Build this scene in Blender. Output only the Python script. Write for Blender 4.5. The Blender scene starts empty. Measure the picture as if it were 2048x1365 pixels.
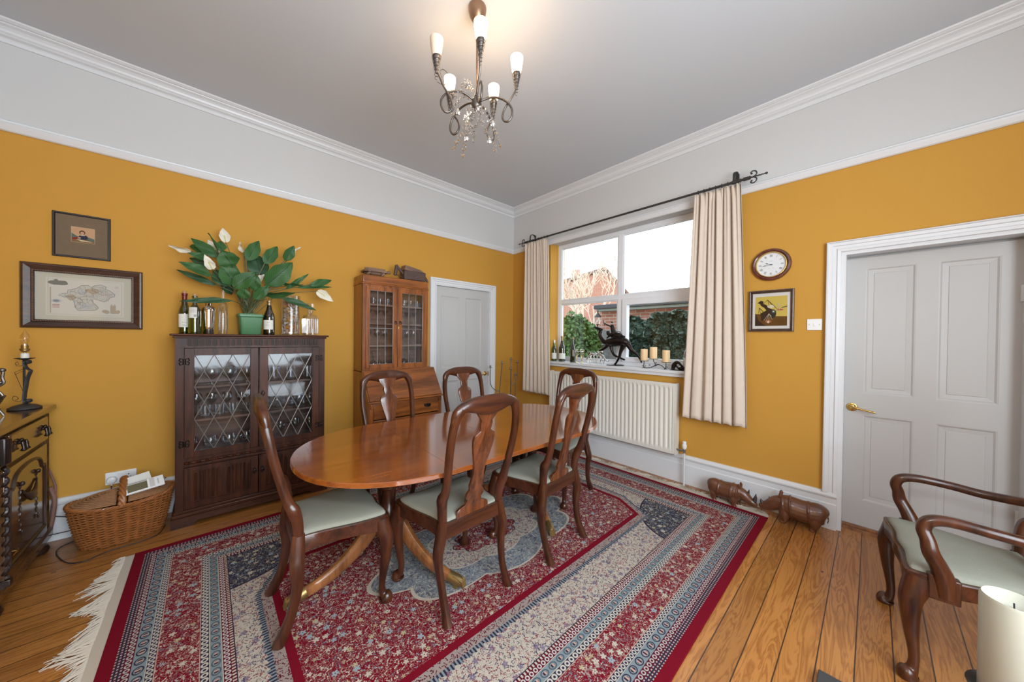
import bpy, bmesh, math, random
from mathutils import Vector, Matrix, noise
random.seed(7)
PI = math.pi
SC = bpy.context.scene
COL = SC.collection

# ------------------------------------------------------------------ camera
def set_camera():
    cd = bpy.data.cameras.new('camera'); co = bpy.data.objects.new('camera', cd); COL.objects.link(co)
    cd.sensor_fit = 'HORIZONTAL'; cd.sensor_width = 36.0; cd.lens = 662.94 / 2048 * 36
    cd.clip_start = 0.05; cd.clip_end = 200
    pitch, roll, yaw = 0.0094858, 0.0112479, 0.7432151
    fw = Vector((math.sin(yaw)*math.cos(pitch), math.cos(yaw)*math.cos(pitch), -math.sin(pitch)))
    r = Vector((math.cos(yaw), -math.sin(yaw), 0)); u = r.cross(fw)
    r2 = r*math.cos(roll) + u*math.sin(roll); u2 = -r*math.sin(roll) + u*math.cos(roll)
    m = Matrix((r2, u2, -fw)).transposed().to_4x4(); m.translation = Vector((-3.4418, -3.7308, 1.4))
    co.matrix_world = m
    SC.camera = co
set_camera()

# ------------------------------------------------------------------ world, lights, exposure
W = bpy.data.worlds.new('World'); SC.world = W; W.use_nodes = True
nt = W.node_tree; bg = nt.nodes['Background']
tc = nt.nodes.new('ShaderNodeTexCoord'); sx = nt.nodes.new('ShaderNodeSeparateXYZ'); rp = nt.nodes.new('ShaderNodeValToRGB')
nt.links.new(tc.outputs['Generated'], sx.inputs[0]); nt.links.new(sx.outputs['Z'], rp.inputs[0]); nt.links.new(rp.outputs[0], bg.inputs[0])
rp.color_ramp.elements[0].position = 0.0; rp.color_ramp.elements[0].color = (1.0, 0.99, 0.97, 1)
rp.color_ramp.elements[1].position = 0.6; rp.color_ramp.elements[1].color = (0.80, 0.90, 1.0, 1)
bg.inputs[1].default_value = 2.6
def area(name, loc, target, sx_, sy_, power, col=(1, 1, 1)):
    ld = bpy.data.lights.new(name, 'AREA'); ld.shape = 'RECTANGLE'; ld.size = sx_; ld.size_y = sy_; ld.energy = power; ld.color = col
    o = bpy.data.objects.new(name, ld); COL.objects.link(o); o.location = loc
    o.rotation_euler = (Vector(target) - Vector(loc)).to_track_quat('-Z', 'Y').to_euler(); return o
# daylight of the big window in the wall behind the camera
area('daylight_back_window', (-2.9, -5.06, 1.75), (-2.9, 0, 1.85), 2.2, 1.9, 112, (0.80, 0.91, 1.0))
# the photographer's flash, just above and beside the camera
fl = bpy.data.lights.new('camera_flash', 'POINT'); fl.energy = 33; fl.shadow_soft_size = 0.05; fl.color = (0.90, 0.96, 1.0)
fo = bpy.data.objects.new('camera_flash', fl); COL.objects.link(fo); fo.location = (-3.36, -3.66, 1.66)
SC.view_settings.view_transform = 'Standard'; SC.view_settings.look = 'None'; SC.view_settings.gamma = 1
SC.view_settings.use_curve_mapping = False; SC.view_settings.exposure = 0.27
SC.cycles.use_denoising = True
SC.cycles.max_bounces = 10; SC.cycles.transparent_max_bounces = 24

# ------------------------------------------------------------------ materials
MATS = {}
def nmat(name):
    m = bpy.data.materials.new(name); m.use_nodes = True; n = m.node_tree.nodes
    return m, n, m.node_tree.links, n['Principled BSDF']
def plain(name, col, rough=0.5, metal=0.0, spec=0.5, coat=0.0, bump=0, bscale=60, emis=None, var=0.0, vscale=4):
    if name in MATS: return MATS[name]
    m, n, l, b = nmat(name)
    b.inputs['Base Color'].default_value = (*col, 1); b.inputs['Roughness'].default_value = rough
    b.inputs['Metallic'].default_value = metal; b.inputs['Specular IOR Level'].default_value = spec; b.inputs['Coat Weight'].default_value = coat
    b.inputs['Coat Roughness'].default_value = 0.12
    tcn = n.new('ShaderNodeTexCoord')
    if var > 0:
        ns = n.new('ShaderNodeTexNoise'); ns.inputs['Scale'].default_value = vscale; ns.inputs['Detail'].default_value = 5
        l.new(tcn.outputs['Object'], ns.inputs['Vector'])
        mx = n.new('ShaderNodeMix'); mx.data_type = 'RGBA'; l.new(ns.outputs['Fac'], mx.inputs[0])
        mx.inputs[6].default_value = (*[c*(1-var) for c in col], 1); mx.inputs[7].default_value = (*[min(1, c*(1+var)) for c in col], 1)
        l.new(mx.outputs[2], b.inputs['Base Color'])
    if bump > 0:
        ns = n.new('ShaderNodeTexNoise'); ns.inputs['Scale'].default_value = bscale; ns.inputs['Detail'].default_value = 4
        l.new(tcn.outputs['Object'], ns.inputs['Vector'])
        bp = n.new('ShaderNodeBump'); bp.inputs['Strength'].default_value = bump; bp.inputs['Distance'].default_value = 0.004
        l.new(ns.outputs['Fac'], bp.inputs['Height']); l.new(bp.outputs[0], b.inputs['Normal'])
    if emis:
        b.inputs['Emission Color'].default_value = (*emis[:3], 1); b.inputs['Emission Strength'].default_value = emis[3]
    MATS[name] = m; return m
def wood(name, c1, c2, rough=0.3, axis='Z', scale=1.0, coat=0.35, spec=0.5):
    if name in MATS: return MATS[name]
    m, n, l, b = nmat(name)
    tcn = n.new('ShaderNodeTexCoord'); mp = n.new('ShaderNodeMapping'); l.new(tcn.outputs['Object'], mp.inputs[0])
    s = {'X': (1.2, 14, 14), 'Y': (14, 1.2, 14), 'Z': (14, 14, 1.2)}[axis]
    mp.inputs['Scale'].default_value = [v*scale for v in s]
    n1 = n.new('ShaderNodeTexNoise'); n1.inputs['Scale'].default_value = 1.6; n1.inputs['Detail'].default_value = 8; n1.inputs['Distortion'].default_value = 0.7
    l.new(mp.outputs[0], n1.inputs['Vector'])
    n2 = n.new('ShaderNodeTexNoise'); n2.inputs['Scale'].default_value = 9; n2.inputs['Detail'].default_value = 3
    l.new(mp.outputs[0], n2.inputs['Vector'])
    ad = n.new('ShaderNodeMath'); ad.operation = 'MULTIPLY_ADD'; l.new(n2.outputs['Fac'], ad.inputs[0]); ad.inputs[1].default_value = 0.35; l.new(n1.outputs['Fac'], ad.inputs[2])
    r = n.new('ShaderNodeValToRGB'); l.new(ad.outputs[0], r.inputs[0])
    r.color_ramp.elements[0].position = 0.45; r.color_ramp.elements[0].color = (*c1, 1)
    r.color_ramp.elements[1].position = 0.85; r.color_ramp.elements[1].color = (*c2, 1)
    l.new(r.outputs[0], b.inputs['Base Color'])
    b.inputs['Roughness'].default_value = rough; b.inputs['Coat Weight'].default_value = coat; b.inputs['Coat Roughness'].default_value = 0.13; b.inputs['Specular IOR Level'].default_value = spec
    bp = n.new('ShaderNodeBump'); bp.inputs['Strength'].default_value = 0.12; bp.inputs['Distance'].default_value = 0.002
    l.new(ad.outputs[0], bp.inputs['Height']); l.new(bp.outputs[0], b.inputs['Normal'])
    MATS[name] = m; return m
def glass(name, col=(0.95, 0.97, 0.97), refl=0.5, rough=0.02, base=0.04):
    if name in MATS: return MATS[name]
    m = bpy.data.materials.new(name); m.use_nodes = True; n = m.node_tree.nodes; l = m.node_tree.links; n.clear()
    out = n.new('ShaderNodeOutputMaterial'); tr = n.new('ShaderNodeBsdfTransparent'); tr.inputs[0].default_value = (*col, 1)
    gl = n.new('ShaderNodeBsdfGlossy'); gl.inputs['Roughness'].default_value = rough; gl.inputs[0].default_value = (1, 1, 1, 1)
    lw = n.new('ShaderNodeLayerWeight'); lw.inputs[0].default_value = 0.35
    ma = n.new('ShaderNodeMath'); ma.operation = 'MULTIPLY_ADD'; ma.use_clamp = True; l.new(lw.outputs['Facing'], ma.inputs[0]); ma.inputs[1].default_value = refl; ma.inputs[2].default_value = base
    mx = n.new('ShaderNodeMixShader'); l.new(ma.outputs[0], mx.inputs[0]); l.new(tr.outputs[0], mx.inputs[1]); l.new(gl.outputs[0], mx.inputs[2]); l.new(mx.outputs[0], out.inputs[0])
    MATS[name] = m; return m

YELLOW = plain('wall_yellow_paint', (0.55, 0.285, 0.048), 0.75, spec=0.25, bump=0.08, bscale=300, var=0.03, vscale=1.5)
WHITEW = plain('white_wall_paint', (0.59, 0.59, 0.59), 0.8, spec=0.2, bump=0.05, bscale=200, var=0.03, vscale=1.2)
CEIL = plain('grey_ceiling_paint', (0.58, 0.605, 0.645), 0.9, spec=0.1, bump=0.05, bscale=30, var=0.03, vscale=1.5)
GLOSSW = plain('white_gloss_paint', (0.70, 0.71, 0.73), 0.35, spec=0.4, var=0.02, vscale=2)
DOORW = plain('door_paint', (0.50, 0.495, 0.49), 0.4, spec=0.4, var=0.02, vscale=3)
UPVC = plain('white_window_plastic', (0.80, 0.82, 0.86), 0.3)
MAHOG = wood('mahogany', (0.018, 0.005, 0.0025), (0.085, 0.023, 0.008), 0.30, coat=0.2)
MAHOGX = wood('mahogany_x', (0.018, 0.005, 0.0025), (0.085, 0.023, 0.008), 0.30, 'X', coat=0.2)
TABLEW = wood('table_veneer', (0.17, 0.040, 0.006), (0.32, 0.086, 0.012), 0.12, 'X', 0.6, coat=1.0)
TLEGW = wood('table_leg_wood', (0.13, 0.045, 0.014), (0.34, 0.135, 0.045), 0.28, 'Z', 0.8)
DOAK = wood('dark_oak', (0.014, 0.0045, 0.0025), (0.080, 0.023, 0.009), 0.45, 'Z', 1.0, coat=0.04, spec=0.25)
DOAKX = wood('dark_oak_x', (0.014, 0.0045, 0.0025), (0.080, 0.023, 0.009), 0.45, 'X', 1.0, coat=0.04, spec=0.25)
DINT = wood('dark_oak_inside', (0.06, 0.028, 0.018), (0.16, 0.075, 0.045), 0.5, 'X', 1.0)
OAK = wood('warm_oak', (0.11, 0.030, 0.006), (0.34, 0.100, 0.018), 0.35, 'Z', 1.0)
OAKX = wood('warm_oak_x', (0.12, 0.034, 0.007), (0.36, 0.11, 0.020), 0.33, 'X', 0.8)
OAKIN = wood('oak_inside', (0.20, 0.105, 0.07), (0.36, 0.22, 0.15), 0.55, 'X', 1.0)
SIDEB = wood('sideboard_wood', (0.028, 0.012, 0.006), (0.13, 0.055, 0.018), 0.16, 'Y', 0.8, coat=0.7)
SIDEBD = wood('sideboard_dark', (0.008, 0.004, 0.003), (0.035, 0.014, 0.008), 0.42, 'Z', 0.8, coat=0.12)
IRON = plain('black_iron', (0.045, 0.043, 0.042), 0.55, 0.35, bump=0.2, bscale=90)
PEWTER = plain('pewter_grey_metal', (0.17, 0.15, 0.135), 0.38, 0.9, bump=0.15, bscale=70, var=0.25, vscale=20)
BRONZE = plain('dark_bronze', (0.035, 0.026, 0.024), 0.35, 0.85, bump=0.6, bscale=60, var=0.4, vscale=18)
BRASS = plain('brass', (0.62, 0.42, 0.14), 0.25, 1.0)
OLDBRASS = plain('aged_brass', (0.34, 0.23, 0.09), 0.42, 0.85)
SILVER = plain('silver', (0.75, 0.74, 0.72), 0.16, 1.0)
CHROME = plain('chrome', (0.62, 0.56, 0.52), 0.08, 1.0)
LEAD = plain('lead_strip', (0.30, 0.30, 0.30), 0.35, 0.8)
SEATF = plain('sage_seat_fabric', (0.285, 0.285, 0.235), 0.85, spec=0.15, bump=0.25, bscale=260, var=0.06, vscale=9)
CURT = plain('cream_curtain', (0.66, 0.56, 0.47), 0.9, spec=0.1, bump=0.3, bscale=220, var=0.05, vscale=20)
RADM = plain('cream_radiator', (0.74, 0.71, 0.64), 0.35)
PLASW = plain('white_plastic', (0.80, 0.80, 0.80), 0.3)
PLASG = plain('grey_plastic', (0.33, 0.34, 0.33), 0.4)
BLACK = plain('black_plastic', (0.012, 0.012, 0.012), 0.4)
WAX = plain('cream_wax', (0.86, 0.60, 0.33), 0.45, var=0.06, vscale=30)
WAXW = plain('ivory_wax', (0.40, 0.385, 0.31), 0.5)
PAPER = plain('label_paper', (0.72, 0.71, 0.66), 0.7)
CORK = plain('cork', (0.45, 0.27, 0.15), 0.8, bump=0.3, bscale=200)
GREENG = glass('green_glass', (0.30, 0.42, 0.05), 0.55, 0.04, 0.07)
DGREENG = glass('dark_green_glass', (0.055, 0.12, 0.022), 0.55, 0.04, 0.07)
BROWNG = glass('olive_glass', (0.10, 0.085, 0.02), 0.55, 0.04, 0.08)
CLEAR = glass('clear_glass', (0.93, 0.94, 0.945), 0.75, 0.05, 0.05)
PANE = glass('window_pane', (0.93, 0.96, 0.97), 0.28, 0.0, 0.015)
CABPANE = glass('cabinet_pane', (0.90, 0.92, 0.94), 0.14, 0.06, 0.02)
CLEARP = glass("bookcase_pane", (0.88, 0.89, 0.90), 0.28, 0.03, 0.03)
BULBG = glass('bulb_glass', (0.96, 0.93, 0.86), 0.5, 0.02, 0.03)
POTM = plain('green_glazed_pot', (0.075, 0.20, 0.095), 0.35, bump=0.1, bscale=90, var=0.12, vscale=50)
RHINO = plain('carved_brown_wood', (0.13, 0.048, 0.022), 0.28, spec=0.6, coat=0.25, bump=0.25, bscale=40, var=0.55, vscale=16)

def leaf_mat(name, c1, c2, vein):
    m, n, l, b = nmat(name)
    uv = n.new('ShaderNodeUVMap'); uv.uv_map = 'UVMap'; sp = n.new('ShaderNodeSeparateXYZ'); l.new(uv.outputs[0], sp.inputs[0])
    ab = n.new('ShaderNodeMath'); ab.operation = 'ABSOLUTE'; l.new(sp.outputs['Y'], ab.inputs[0])
    # side veins run forward from the midrib
    sb = n.new('ShaderNodeMath'); sb.operation = 'MULTIPLY_ADD'; l.new(ab.outputs[0], sb.inputs[0]); sb.inputs[1].default_value = -0.35; l.new(sp.outputs['X'], sb.inputs[2])
    mu = n.new('ShaderNodeMath'); mu.operation = 'MULTIPLY'; l.new(sb.outputs[0], mu.inputs[0]); mu.inputs[1].default_value = 12
    fr = n.new('ShaderNodeMath'); fr.operation = 'FRACT'; l.new(mu.outputs[0], fr.inputs[0])
    lt = n.new('ShaderNodeMath'); lt.operation = 'LESS_THAN'; l.new(fr.outputs[0], lt.inputs[0]); lt.inputs[1].default_value = 0.13
    l2 = n.new('ShaderNodeMath'); l2.operation = 'LESS_THAN'; l.new(ab.outputs[0], l2.inputs[0]); l2.inputs[1].default_value = 0.045
    mxm = n.new('ShaderNodeMath'); mxm.operation = 'MAXIMUM'; l.new(lt.outputs[0], mxm.inputs[0]); l.new(l2.outputs[0], mxm.inputs[1])
    tcn = n.new('ShaderNodeTexCoord'); ns = n.new('ShaderNodeTexNoise'); ns.inputs['Scale'].default_value = 9; l.new(tcn.outputs['Object'], ns.inputs['Vector'])
    mx = n.new('ShaderNodeMix'); mx.data_type = 'RGBA'; l.new(ns.outputs['Fac'], mx.inputs[0]); mx.inputs[6].default_value = (*c1, 1); mx.inputs[7].default_value = (*c2, 1)
    m2 = n.new('ShaderNodeMix'); m2.data_type = 'RGBA'; l.new(mxm.outputs[0], m2.inputs[0]); l.new(mx.outputs[2], m2.inputs[6]); m2.inputs[7].default_value = (*vein, 1)
    l.new(m2.outputs[2], b.inputs['Base Color']); b.inputs['Roughness'].default_value = 0.5; b.inputs['Specular IOR Level'].default_value = 0.35
    return m
LEAF = leaf_mat('leaf_green', (0.018, 0.078, 0.020), (0.060, 0.160, 0.040), (0.010, 0.036, 0.012))
LEAFD = leaf_mat('leaf_dark_green', (0.014, 0.055, 0.022), (0.045, 0.12, 0.045), (0.008, 0.03, 0.012))
PETAL = leaf_mat('white_spathe', (0.72, 0.68, 0.58), (0.80, 0.77, 0.68), (0.62, 0.62, 0.45))
STEM = plain('stem_green_brown', (0.085, 0.10, 0.035), 0.5)

def floor_mat():
    m, n, l, b = nmat('pine_floorboards')
    tcn = n.new('ShaderNodeTexCoord'); sp = n.new('ShaderNodeSeparateXYZ'); l.new(tcn.outputs['Object'], sp.inputs[0])
    # boards run along X, 0.1155 wide
    q = n.new('ShaderNodeMath'); q.operation = 'MULTIPLY_ADD'; l.new(sp.outputs['Y'], q.inputs[0]); q.inputs[1].default_value = 1/0.1145; q.inputs[2].default_value = 0.30
    fr = n.new('ShaderNodeMath'); fr.operation = 'FRACT'; l.new(q.outputs[0], fr.inputs[0])
    flr = n.new('ShaderNodeMath'); flr.operation = 'FLOOR'; l.new(q.outputs[0], flr.inputs[0])
    s2 = n.new('ShaderNodeMath'); s2.operation = 'SUBTRACT'; l.new(fr.outputs[0], s2.inputs[0]); s2.inputs[1].default_value = 0.5
    ab = n.new('ShaderNodeMath'); ab.operation = 'ABSOLUTE'; l.new(s2.outputs[0], ab.inputs[0])
    gp = n.new('ShaderNodeMath'); gp.operation = 'GREATER_THAN'; l.new(ab.outputs[0], gp.inputs[0]); gp.inputs[1].default_value = 0.479
    wn = n.new('ShaderNodeTexWhiteNoise'); wn.noise_dimensions = '1D'; l.new(flr.outputs[0], wn.inputs['W'])
    # grain, offset per board
    of = n.new('ShaderNodeMath'); of.operation = 'MULTIPLY'; l.new(wn.outputs['Value'], of.inputs[0]); of.inputs[1].default_value = 37
    cb = n.new('ShaderNodeCombineXYZ'); 
    ax = n.new('ShaderNodeMath'); ax.operation = 'MULTIPLY_ADD'; l.new(sp.outputs['X'], ax.inputs[0]); ax.inputs[1].default_value = 0.9; l.new(of.outputs[0], ax.inputs[2])
    ay = n.new('ShaderNodeMath'); ay.operation = 'MULTIPLY'; l.new(sp.outputs['Y'], ay.inputs[0]); ay.inputs[1].default_value = 9.0
    l.new(ax.outputs[0], cb.inputs[0]); l.new(ay.outputs[0], cb.inputs[1]); l.new(of.outputs[0], cb.inputs[2])
    n1 = n.new('ShaderNodeTexNoise'); n1.inputs['Scale'].default_value = 1.7; n1.inputs['Detail'].default_value = 6; n1.inputs['Distortion'].default_value = 1.0; l.new(cb.outputs[0], n1.inputs['Vector'])
    wv = n.new('ShaderNodeMath'); wv.operation = 'MULTIPLY'; l.new(n1.outputs['Fac'], wv.inputs[0]); wv.inputs[1].default_value = 9
    f2 = n.new('ShaderNodeMath'); f2.operation = 'PINGPONG'; l.new(wv.outputs[0], f2.inputs[0]); f2.inputs[1].default_value = 0.5
    r = n.new('ShaderNodeValToRGB'); l.new(f2.outputs[0], r.inputs[0])
    r.color_ramp.elements[0].position = 0.0; r.color_ramp.elements[0].color = (0.27, 0.095, 0.020, 1)
    r.color_ramp.elements[1].position = 0.35; r.color_ramp.elements[1].color = (0.41, 0.170, 0.042, 1)
    # per-board tone
    tn = n.new('ShaderNodeMath'); tn.operation = 'MULTIPLY_ADD'; l.new(wn.outputs['Value'], tn.inputs[0]); tn.inputs[1].default_value = 0.35; tn.inputs[2].default_value = 0.82
    mt = n.new('ShaderNodeMix'); mt.data_type = 'RGBA'; mt.blend_type = 'MULTIPLY'; mt.inputs[0].default_value = 1.0; l.new(r.outputs[0], mt.inputs[6]); l.new(tn.outputs[0], mt.inputs[7])
    # knots
    vo = n.new('ShaderNodeTexVoronoi'); vo.inputs['Scale'].default_value = 3.6; mpk = n.new('ShaderNodeMapping'); mpk.inputs['Scale'].default_value = (0.7, 1.3, 1); l.new(tcn.outputs['Object'], mpk.inputs[0]); l.new(mpk.outputs[0], vo.inputs['Vector'])
    kn = n.new('ShaderNodeMath'); kn.operation = 'LESS_THAN'; l.new(vo.outputs['Distance'], kn.inputs[0]); kn.inputs[1].default_value = 0.032
    mk = n.new('ShaderNodeMix'); mk.data_type = 'RGBA'; l.new(kn.outputs[0], mk.inputs[0]); l.new(mt.outputs[2], mk.inputs[6]); mk.inputs[7].default_value = (0.11, 0.045, 0.02, 1)
    mg = n.new('ShaderNodeMix'); mg.data_type = 'RGBA'; l.new(gp.outputs[0], mg.inputs[0]); l.new(mk.outputs[2], mg.inputs[6]); mg.inputs[7].default_value = (0.05, 0.022, 0.01, 1)
    l.new(mg.outputs[2], b.inputs['Base Color']); b.inputs['Roughness'].default_value = 0.34; b.inputs['Coat Weight'].default_value = 0.25; b.inputs['Coat Roughness'].default_value = 0.2
    iv = n.new('ShaderNodeMath'); iv.operation = 'SUBTRACT'; iv.inputs[0].default_value = 1; l.new(gp.outputs[0], iv.inputs[1])
    bp = n.new('ShaderNodeBump'); bp.inputs['Strength'].default_value = 0.5; bp.inputs['Distance'].default_value = 0.003; l.new(iv.outputs[0], bp.inputs['Height']); l.new(bp.outputs[0], b.inputs['Normal'])
    return m
FLOORM = floor_mat()

class N:
    """tiny expression layer over shader math nodes"""
    def __init__(s, n, l): s.n = n; s.l = l
    def op(s, o, a, b=None, c=None, clamp=False):
        q = s.n.new('ShaderNodeMath'); q.operation = o; q.use_clamp = clamp
        for i, v in enumerate((a, b, c)):
            if v is None: continue
            if isinstance(v, (int, float)): q.inputs[i].default_value = v
            else: s.l.new(v, q.inputs[i])
        return q.outputs[0]
    def mix(s, f, a, b):
        q = s.n.new('ShaderNodeMix'); q.data_type = 'RGBA'
        for i, v in ((0, f), (6, a), (7, b)):
            if isinstance(v, (int, float)): q.inputs[i].default_value = v
            elif isinstance(v, tuple): q.inputs[i].default_value = (*v, 1)
            else: s.l.new(v, q.inputs[i])
        return q.outputs[2]
def rug_mat():
    m, n, l, b = nmat('persian_rug'); e = N(n, l); op = e.op; mix = e.mix
    RED = (0.165, 0.004, 0.014); IV = (0.47, 0.42, 0.35); BL = (0.19, 0.235, 0.255); NV = (0.030, 0.022, 0.045); PK = (0.50, 0.30, 0.24); DR = (0.10, 0.006, 0.018)
    tcn = n.new('ShaderNodeTexCoord'); sp = n.new('ShaderNodeSeparateXYZ'); l.new(tcn.outputs['Object'], sp.inputs[0])
    X, Y = sp.outputs['X'], sp.outputs['Y']; U = op('ABSOLUTE', X); V = op('ABSOLUTE', Y)
    HX, HY = 1.79, 1.30
    dx = op('SUBTRACT', HX, U); dy = op('SUBTRACT', HY, V); D = op('MINIMUM', dx, dy)
    isx = op('LESS_THAN', dx, dy)
    t = op('ADD', op('MULTIPLY', isx, Y), op('MULTIPLY', op('SUBTRACT', 1, isx), X))   # coordinate along the border
    def vor(scale, rnd=1.0, feat='F1', sx=1, sy=1):
        v = n.new('ShaderNodeTexVoronoi'); v.feature = feat; v.inputs['Scale'].default_value = scale; v.inputs['Randomness'].default_value = rnd
        mp = n.new('ShaderNodeMapping'); mp.inputs['Scale'].default_value = (sx, sy, 1); l.new(tcn.outputs['Object'], mp.inputs[0]); l.new(mp.outputs[0], v.inputs['Vector']); return v
    mpP = tcn.outputs['Object']
    def flower(scale, petals):
        v = vor(scale); s1 = n.new('ShaderNodeVectorMath'); s1.operation = 'SUBTRACT'; l.new(mpP, s1.inputs[0]); l.new(v.outputs['Position'], s1.inputs[1])
        q = n.new('ShaderNodeSeparateXYZ'); l.new(s1.outputs[0], q.inputs[0]); c = n.new('ShaderNodeSeparateColor'); l.new(v.outputs['Color'], c.inputs[0])
        th = op('ADD', op('ARCTAN2', q.outputs['Y'], q.outputs['X']), op('MULTIPLY', c.outputs[0], 6.28))
        return v.outputs['Distance'], th, c
    fd_, fth, fc = flower(23, 5)
    fr_ = op('MULTIPLY', op('ADD', op('MULTIPLY', op('ABSOLUTE', op('COSINE', op('MULTIPLY', fth, 2.5))), 0.16), 0.15), op('MULTIPLY_ADD', fc.outputs[1], 0.5, 0.8))
    big_fl = op('MULTIPLY', op('LESS_THAN', fd_, fr_), op('GREATER_THAN', fd_, 0.065)); big_out = op('LESS_THAN', fd_, op('ADD', fr_, 0.045))
    ld_, lth, lc = flower(50, 2)
    l2d, l2th, l2c = flower(63, 2)
    lr_ = op('ADD', op('MULTIPLY', op('POWER', op('ABSOLUTE', op('COSINE', lth)), 3), 0.40), 0.05)
    leaf1 = op('LESS_THAN', ld_, lr_)
    leaf = op('MAXIMUM', leaf1, op('LESS_THAN', l2d, op('ADD', op('MULTIPLY', op('POWER', op('ABSOLUTE', op('COSINE', l2th)), 3), 0.36), 0.07)))
    va = vor(58); vb = vor(58, 1, 'DISTANCE_TO_EDGE'); vc = vor(15)
    nz = n.new('ShaderNodeTexNoise'); nz.inputs['Scale'].default_value = 75; nz.inputs['Detail'].default_value = 1.5; nz.inputs['Distortion'].default_value = 1.2; l.new(tcn.outputs['Object'], nz.inputs['Vector'])
    # floral overlay : petals + tendrils, colour per cell
    sc = n.new('ShaderNodeSeparateColor'); l.new(va.outputs['Color'], sc.inputs[0])
    fcol = mix(op('LESS_THAN', sc.outputs[0], 0.42), IV, mix(op('LESS_THAN', sc.outputs[1], 0.6), BL, (0.34, 0.33, 0.30)))
    dist = va.outputs['Distance']
    petal = leaf1
    wiggle = op('MULTIPLY', op('ABSOLUTE', op('SUBTRACT', nz.outputs['Fac'], 0.5)), 1.0)
    vine = op('LESS_THAN', wiggle, 0.017)
    flor = op('MAXIMUM', petal, vine)
    flcol = mix(op('LESS_THAN', fc.outputs[0], 0.5), IV, mix(op('LESS_THAN', fc.outputs[1], 0.6), (0.27, 0.33, 0.36), (0.42, 0.36, 0.22)))
    big = op('LESS_THAN', vc.outputs['Distance'], op('MULTIPLY_ADD', nz.outputs['Fac'], 0.22, 0.10)); bigr = op('MULTIPLY', big, op('GREATER_THAN', op('FRACT', op('MULTIPLY', vc.outputs['Distance'], 16)), 0.45))
    def field(ground, colr, amt=1.0, outline=NV):
        c = mix(op('MULTIPLY', flor, amt), ground, colr)
        c = mix(big_out, c, ground); c = mix(big_fl, c, flcol); c = mix(op('LESS_THAN', fd_, 0.05), c, outline)
        return c
    redf = mix(op('MULTIPLY', bigr, op('LESS_THAN', vc.outputs['Distance'], 0.16)), field(RED, fcol), IV)
    blf = mix(leaf, mix(vine, mix(big_fl, (0.17, 0.20, 0.23), (0.07, 0.08, 0.12)), IV), mix(op('LESS_THAN', lc.outputs[0], 0.55), IV, (0.09, 0.08, 0.12)))
    ivf = mix(leaf, mix(vine, mix(big_fl, IV, (0.20, 0.17, 0.24)), (0.15, 0.07, 0.08)), mix(op('LESS_THAN', lc.outputs[0], 0.55), (0.07, 0.06, 0.10), (0.20, 0.05, 0.06)))
    nvf = field(NV, mix(op('LESS_THAN', sc.outputs[0], 0.55), (0.42, 0.40, 0.31), BL))
    # repeating motifs for guard bands
    def motif(per, d0, w):
        a = op('SUBTRACT', op('FRACT', op('DIVIDE', t, per)), 0.5); bb = op('SUBTRACT', op('DIVIDE', op('SUBTRACT', D, d0), w), 0.5)
        rr = op('SQRT', op('ADD', op('MULTIPLY', a, a), op('MULTIPLY', bb, bb))); return rr
    def ring(rr, a, b_): return op('MULTIPLY', op('LESS_THAN', rr, a), op('GREATER_THAN', rr, b_))
    col = mix(0.0, RED, RED)
    def band(col, d0, c): return mix(op('GREATER_THAN', D, d0), col, c)
    st = op('LESS_THAN', op('FRACT', op('MULTIPLY', D, 85)), 0.5)
    ck = op('LESS_THAN', op('FRACT', op('MULTIPLY', t, 60)), 0.5)
    col = band(col, .048, mix(op('MULTIPLY', st, ck), mix(st, NV, DR), (0.36, 0.33, 0.30)))
    m1 = motif(.026, .078, .024); col = band(col, .078, mix(ring(m1, .42, .2), DR, (0.40, 0.37, 0.35)))
    m2 = motif(.055, .103, .044); col = band(col, .103, mix(ring(m2, .40, .30), mix(op('LESS_THAN', m2, .22), BL, mix(ck, PK, NV)), NV))
    col = band(col, .1465, IV); 
    m3 = motif(.024, .149, .024); col = band(col, .149, mix(ring(m3, .45, .22), NV, (0.45, 0.42, 0.38)))
    col = band(col, .173, PK)
    col = band(col, .1765, redf)
    col = band(col, .310, PK)
    m4 = motif(.028, .313, .028); col = band(col, .313, mix(ring(m4, .45, .2), NV, (0.48, 0.45, 0.40)))
    col = band(col, .341, IV)
    m5 = motif(.050, .344, .038); col = band(col, .344, mix(ring(m5, .42, .30), mix(op('LESS_THAN', m5, .2), BL, mix(ck, PK, NV)), (0.07, 0.09, 0.11)))
    col = band(col, .382, IV)
    m6 = motif(.024, .385, .026); col = band(col, .385, mix(ring(m6, .42, .2), DR, (0.48, 0.44, 0.42)))
    col = band(col, .411, mix(ck, IV, DR))
    col = band(col, .424, NV)
    # inner ground
    inn = ivf
    # navy spandrels in the corners
    e1 = op('DIVIDE', op('SUBTRACT', U, 1.42), 0.52); e2 = op('DIVIDE', op('SUBTRACT', V, 0.92), 0.40)
    rr = op('ADD', op('MULTIPLY', e1, e1), op('MULTIPLY', e2, e2))
    inn = mix(op('LESS_THAN', rr, 1.06), inn, NV); inn = mix(op('LESS_THAN', rr, 1.0), inn, nvf)
    # red field, stepped ends
    fd = op('MINIMUM', op('SUBTRACT', 0.60, V), op('SUBTRACT', op('SUBTRACT', 1.20, U), op('MULTIPLY', op('GREATER_THAN', V, 0.36), op('MULTIPLY', op('SUBTRACT', V, 0.36), 0.55))))
    zig = op('MULTIPLY', op('ABSOLUTE', op('SUBTRACT', op('FRACT', op('MULTIPLY', op('ADD', U, V), 26)), 0.5)), 0.03)
    inn = mix(op('GREATER_THAN', fd, op('ADD', zig, -0.075)), inn, mix(ck, BL, NV))
    inn = mix(op('GREATER_THAN', fd, -0.045), inn, mix(leaf, (0.30, 0.24, 0.22), DR))
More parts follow.
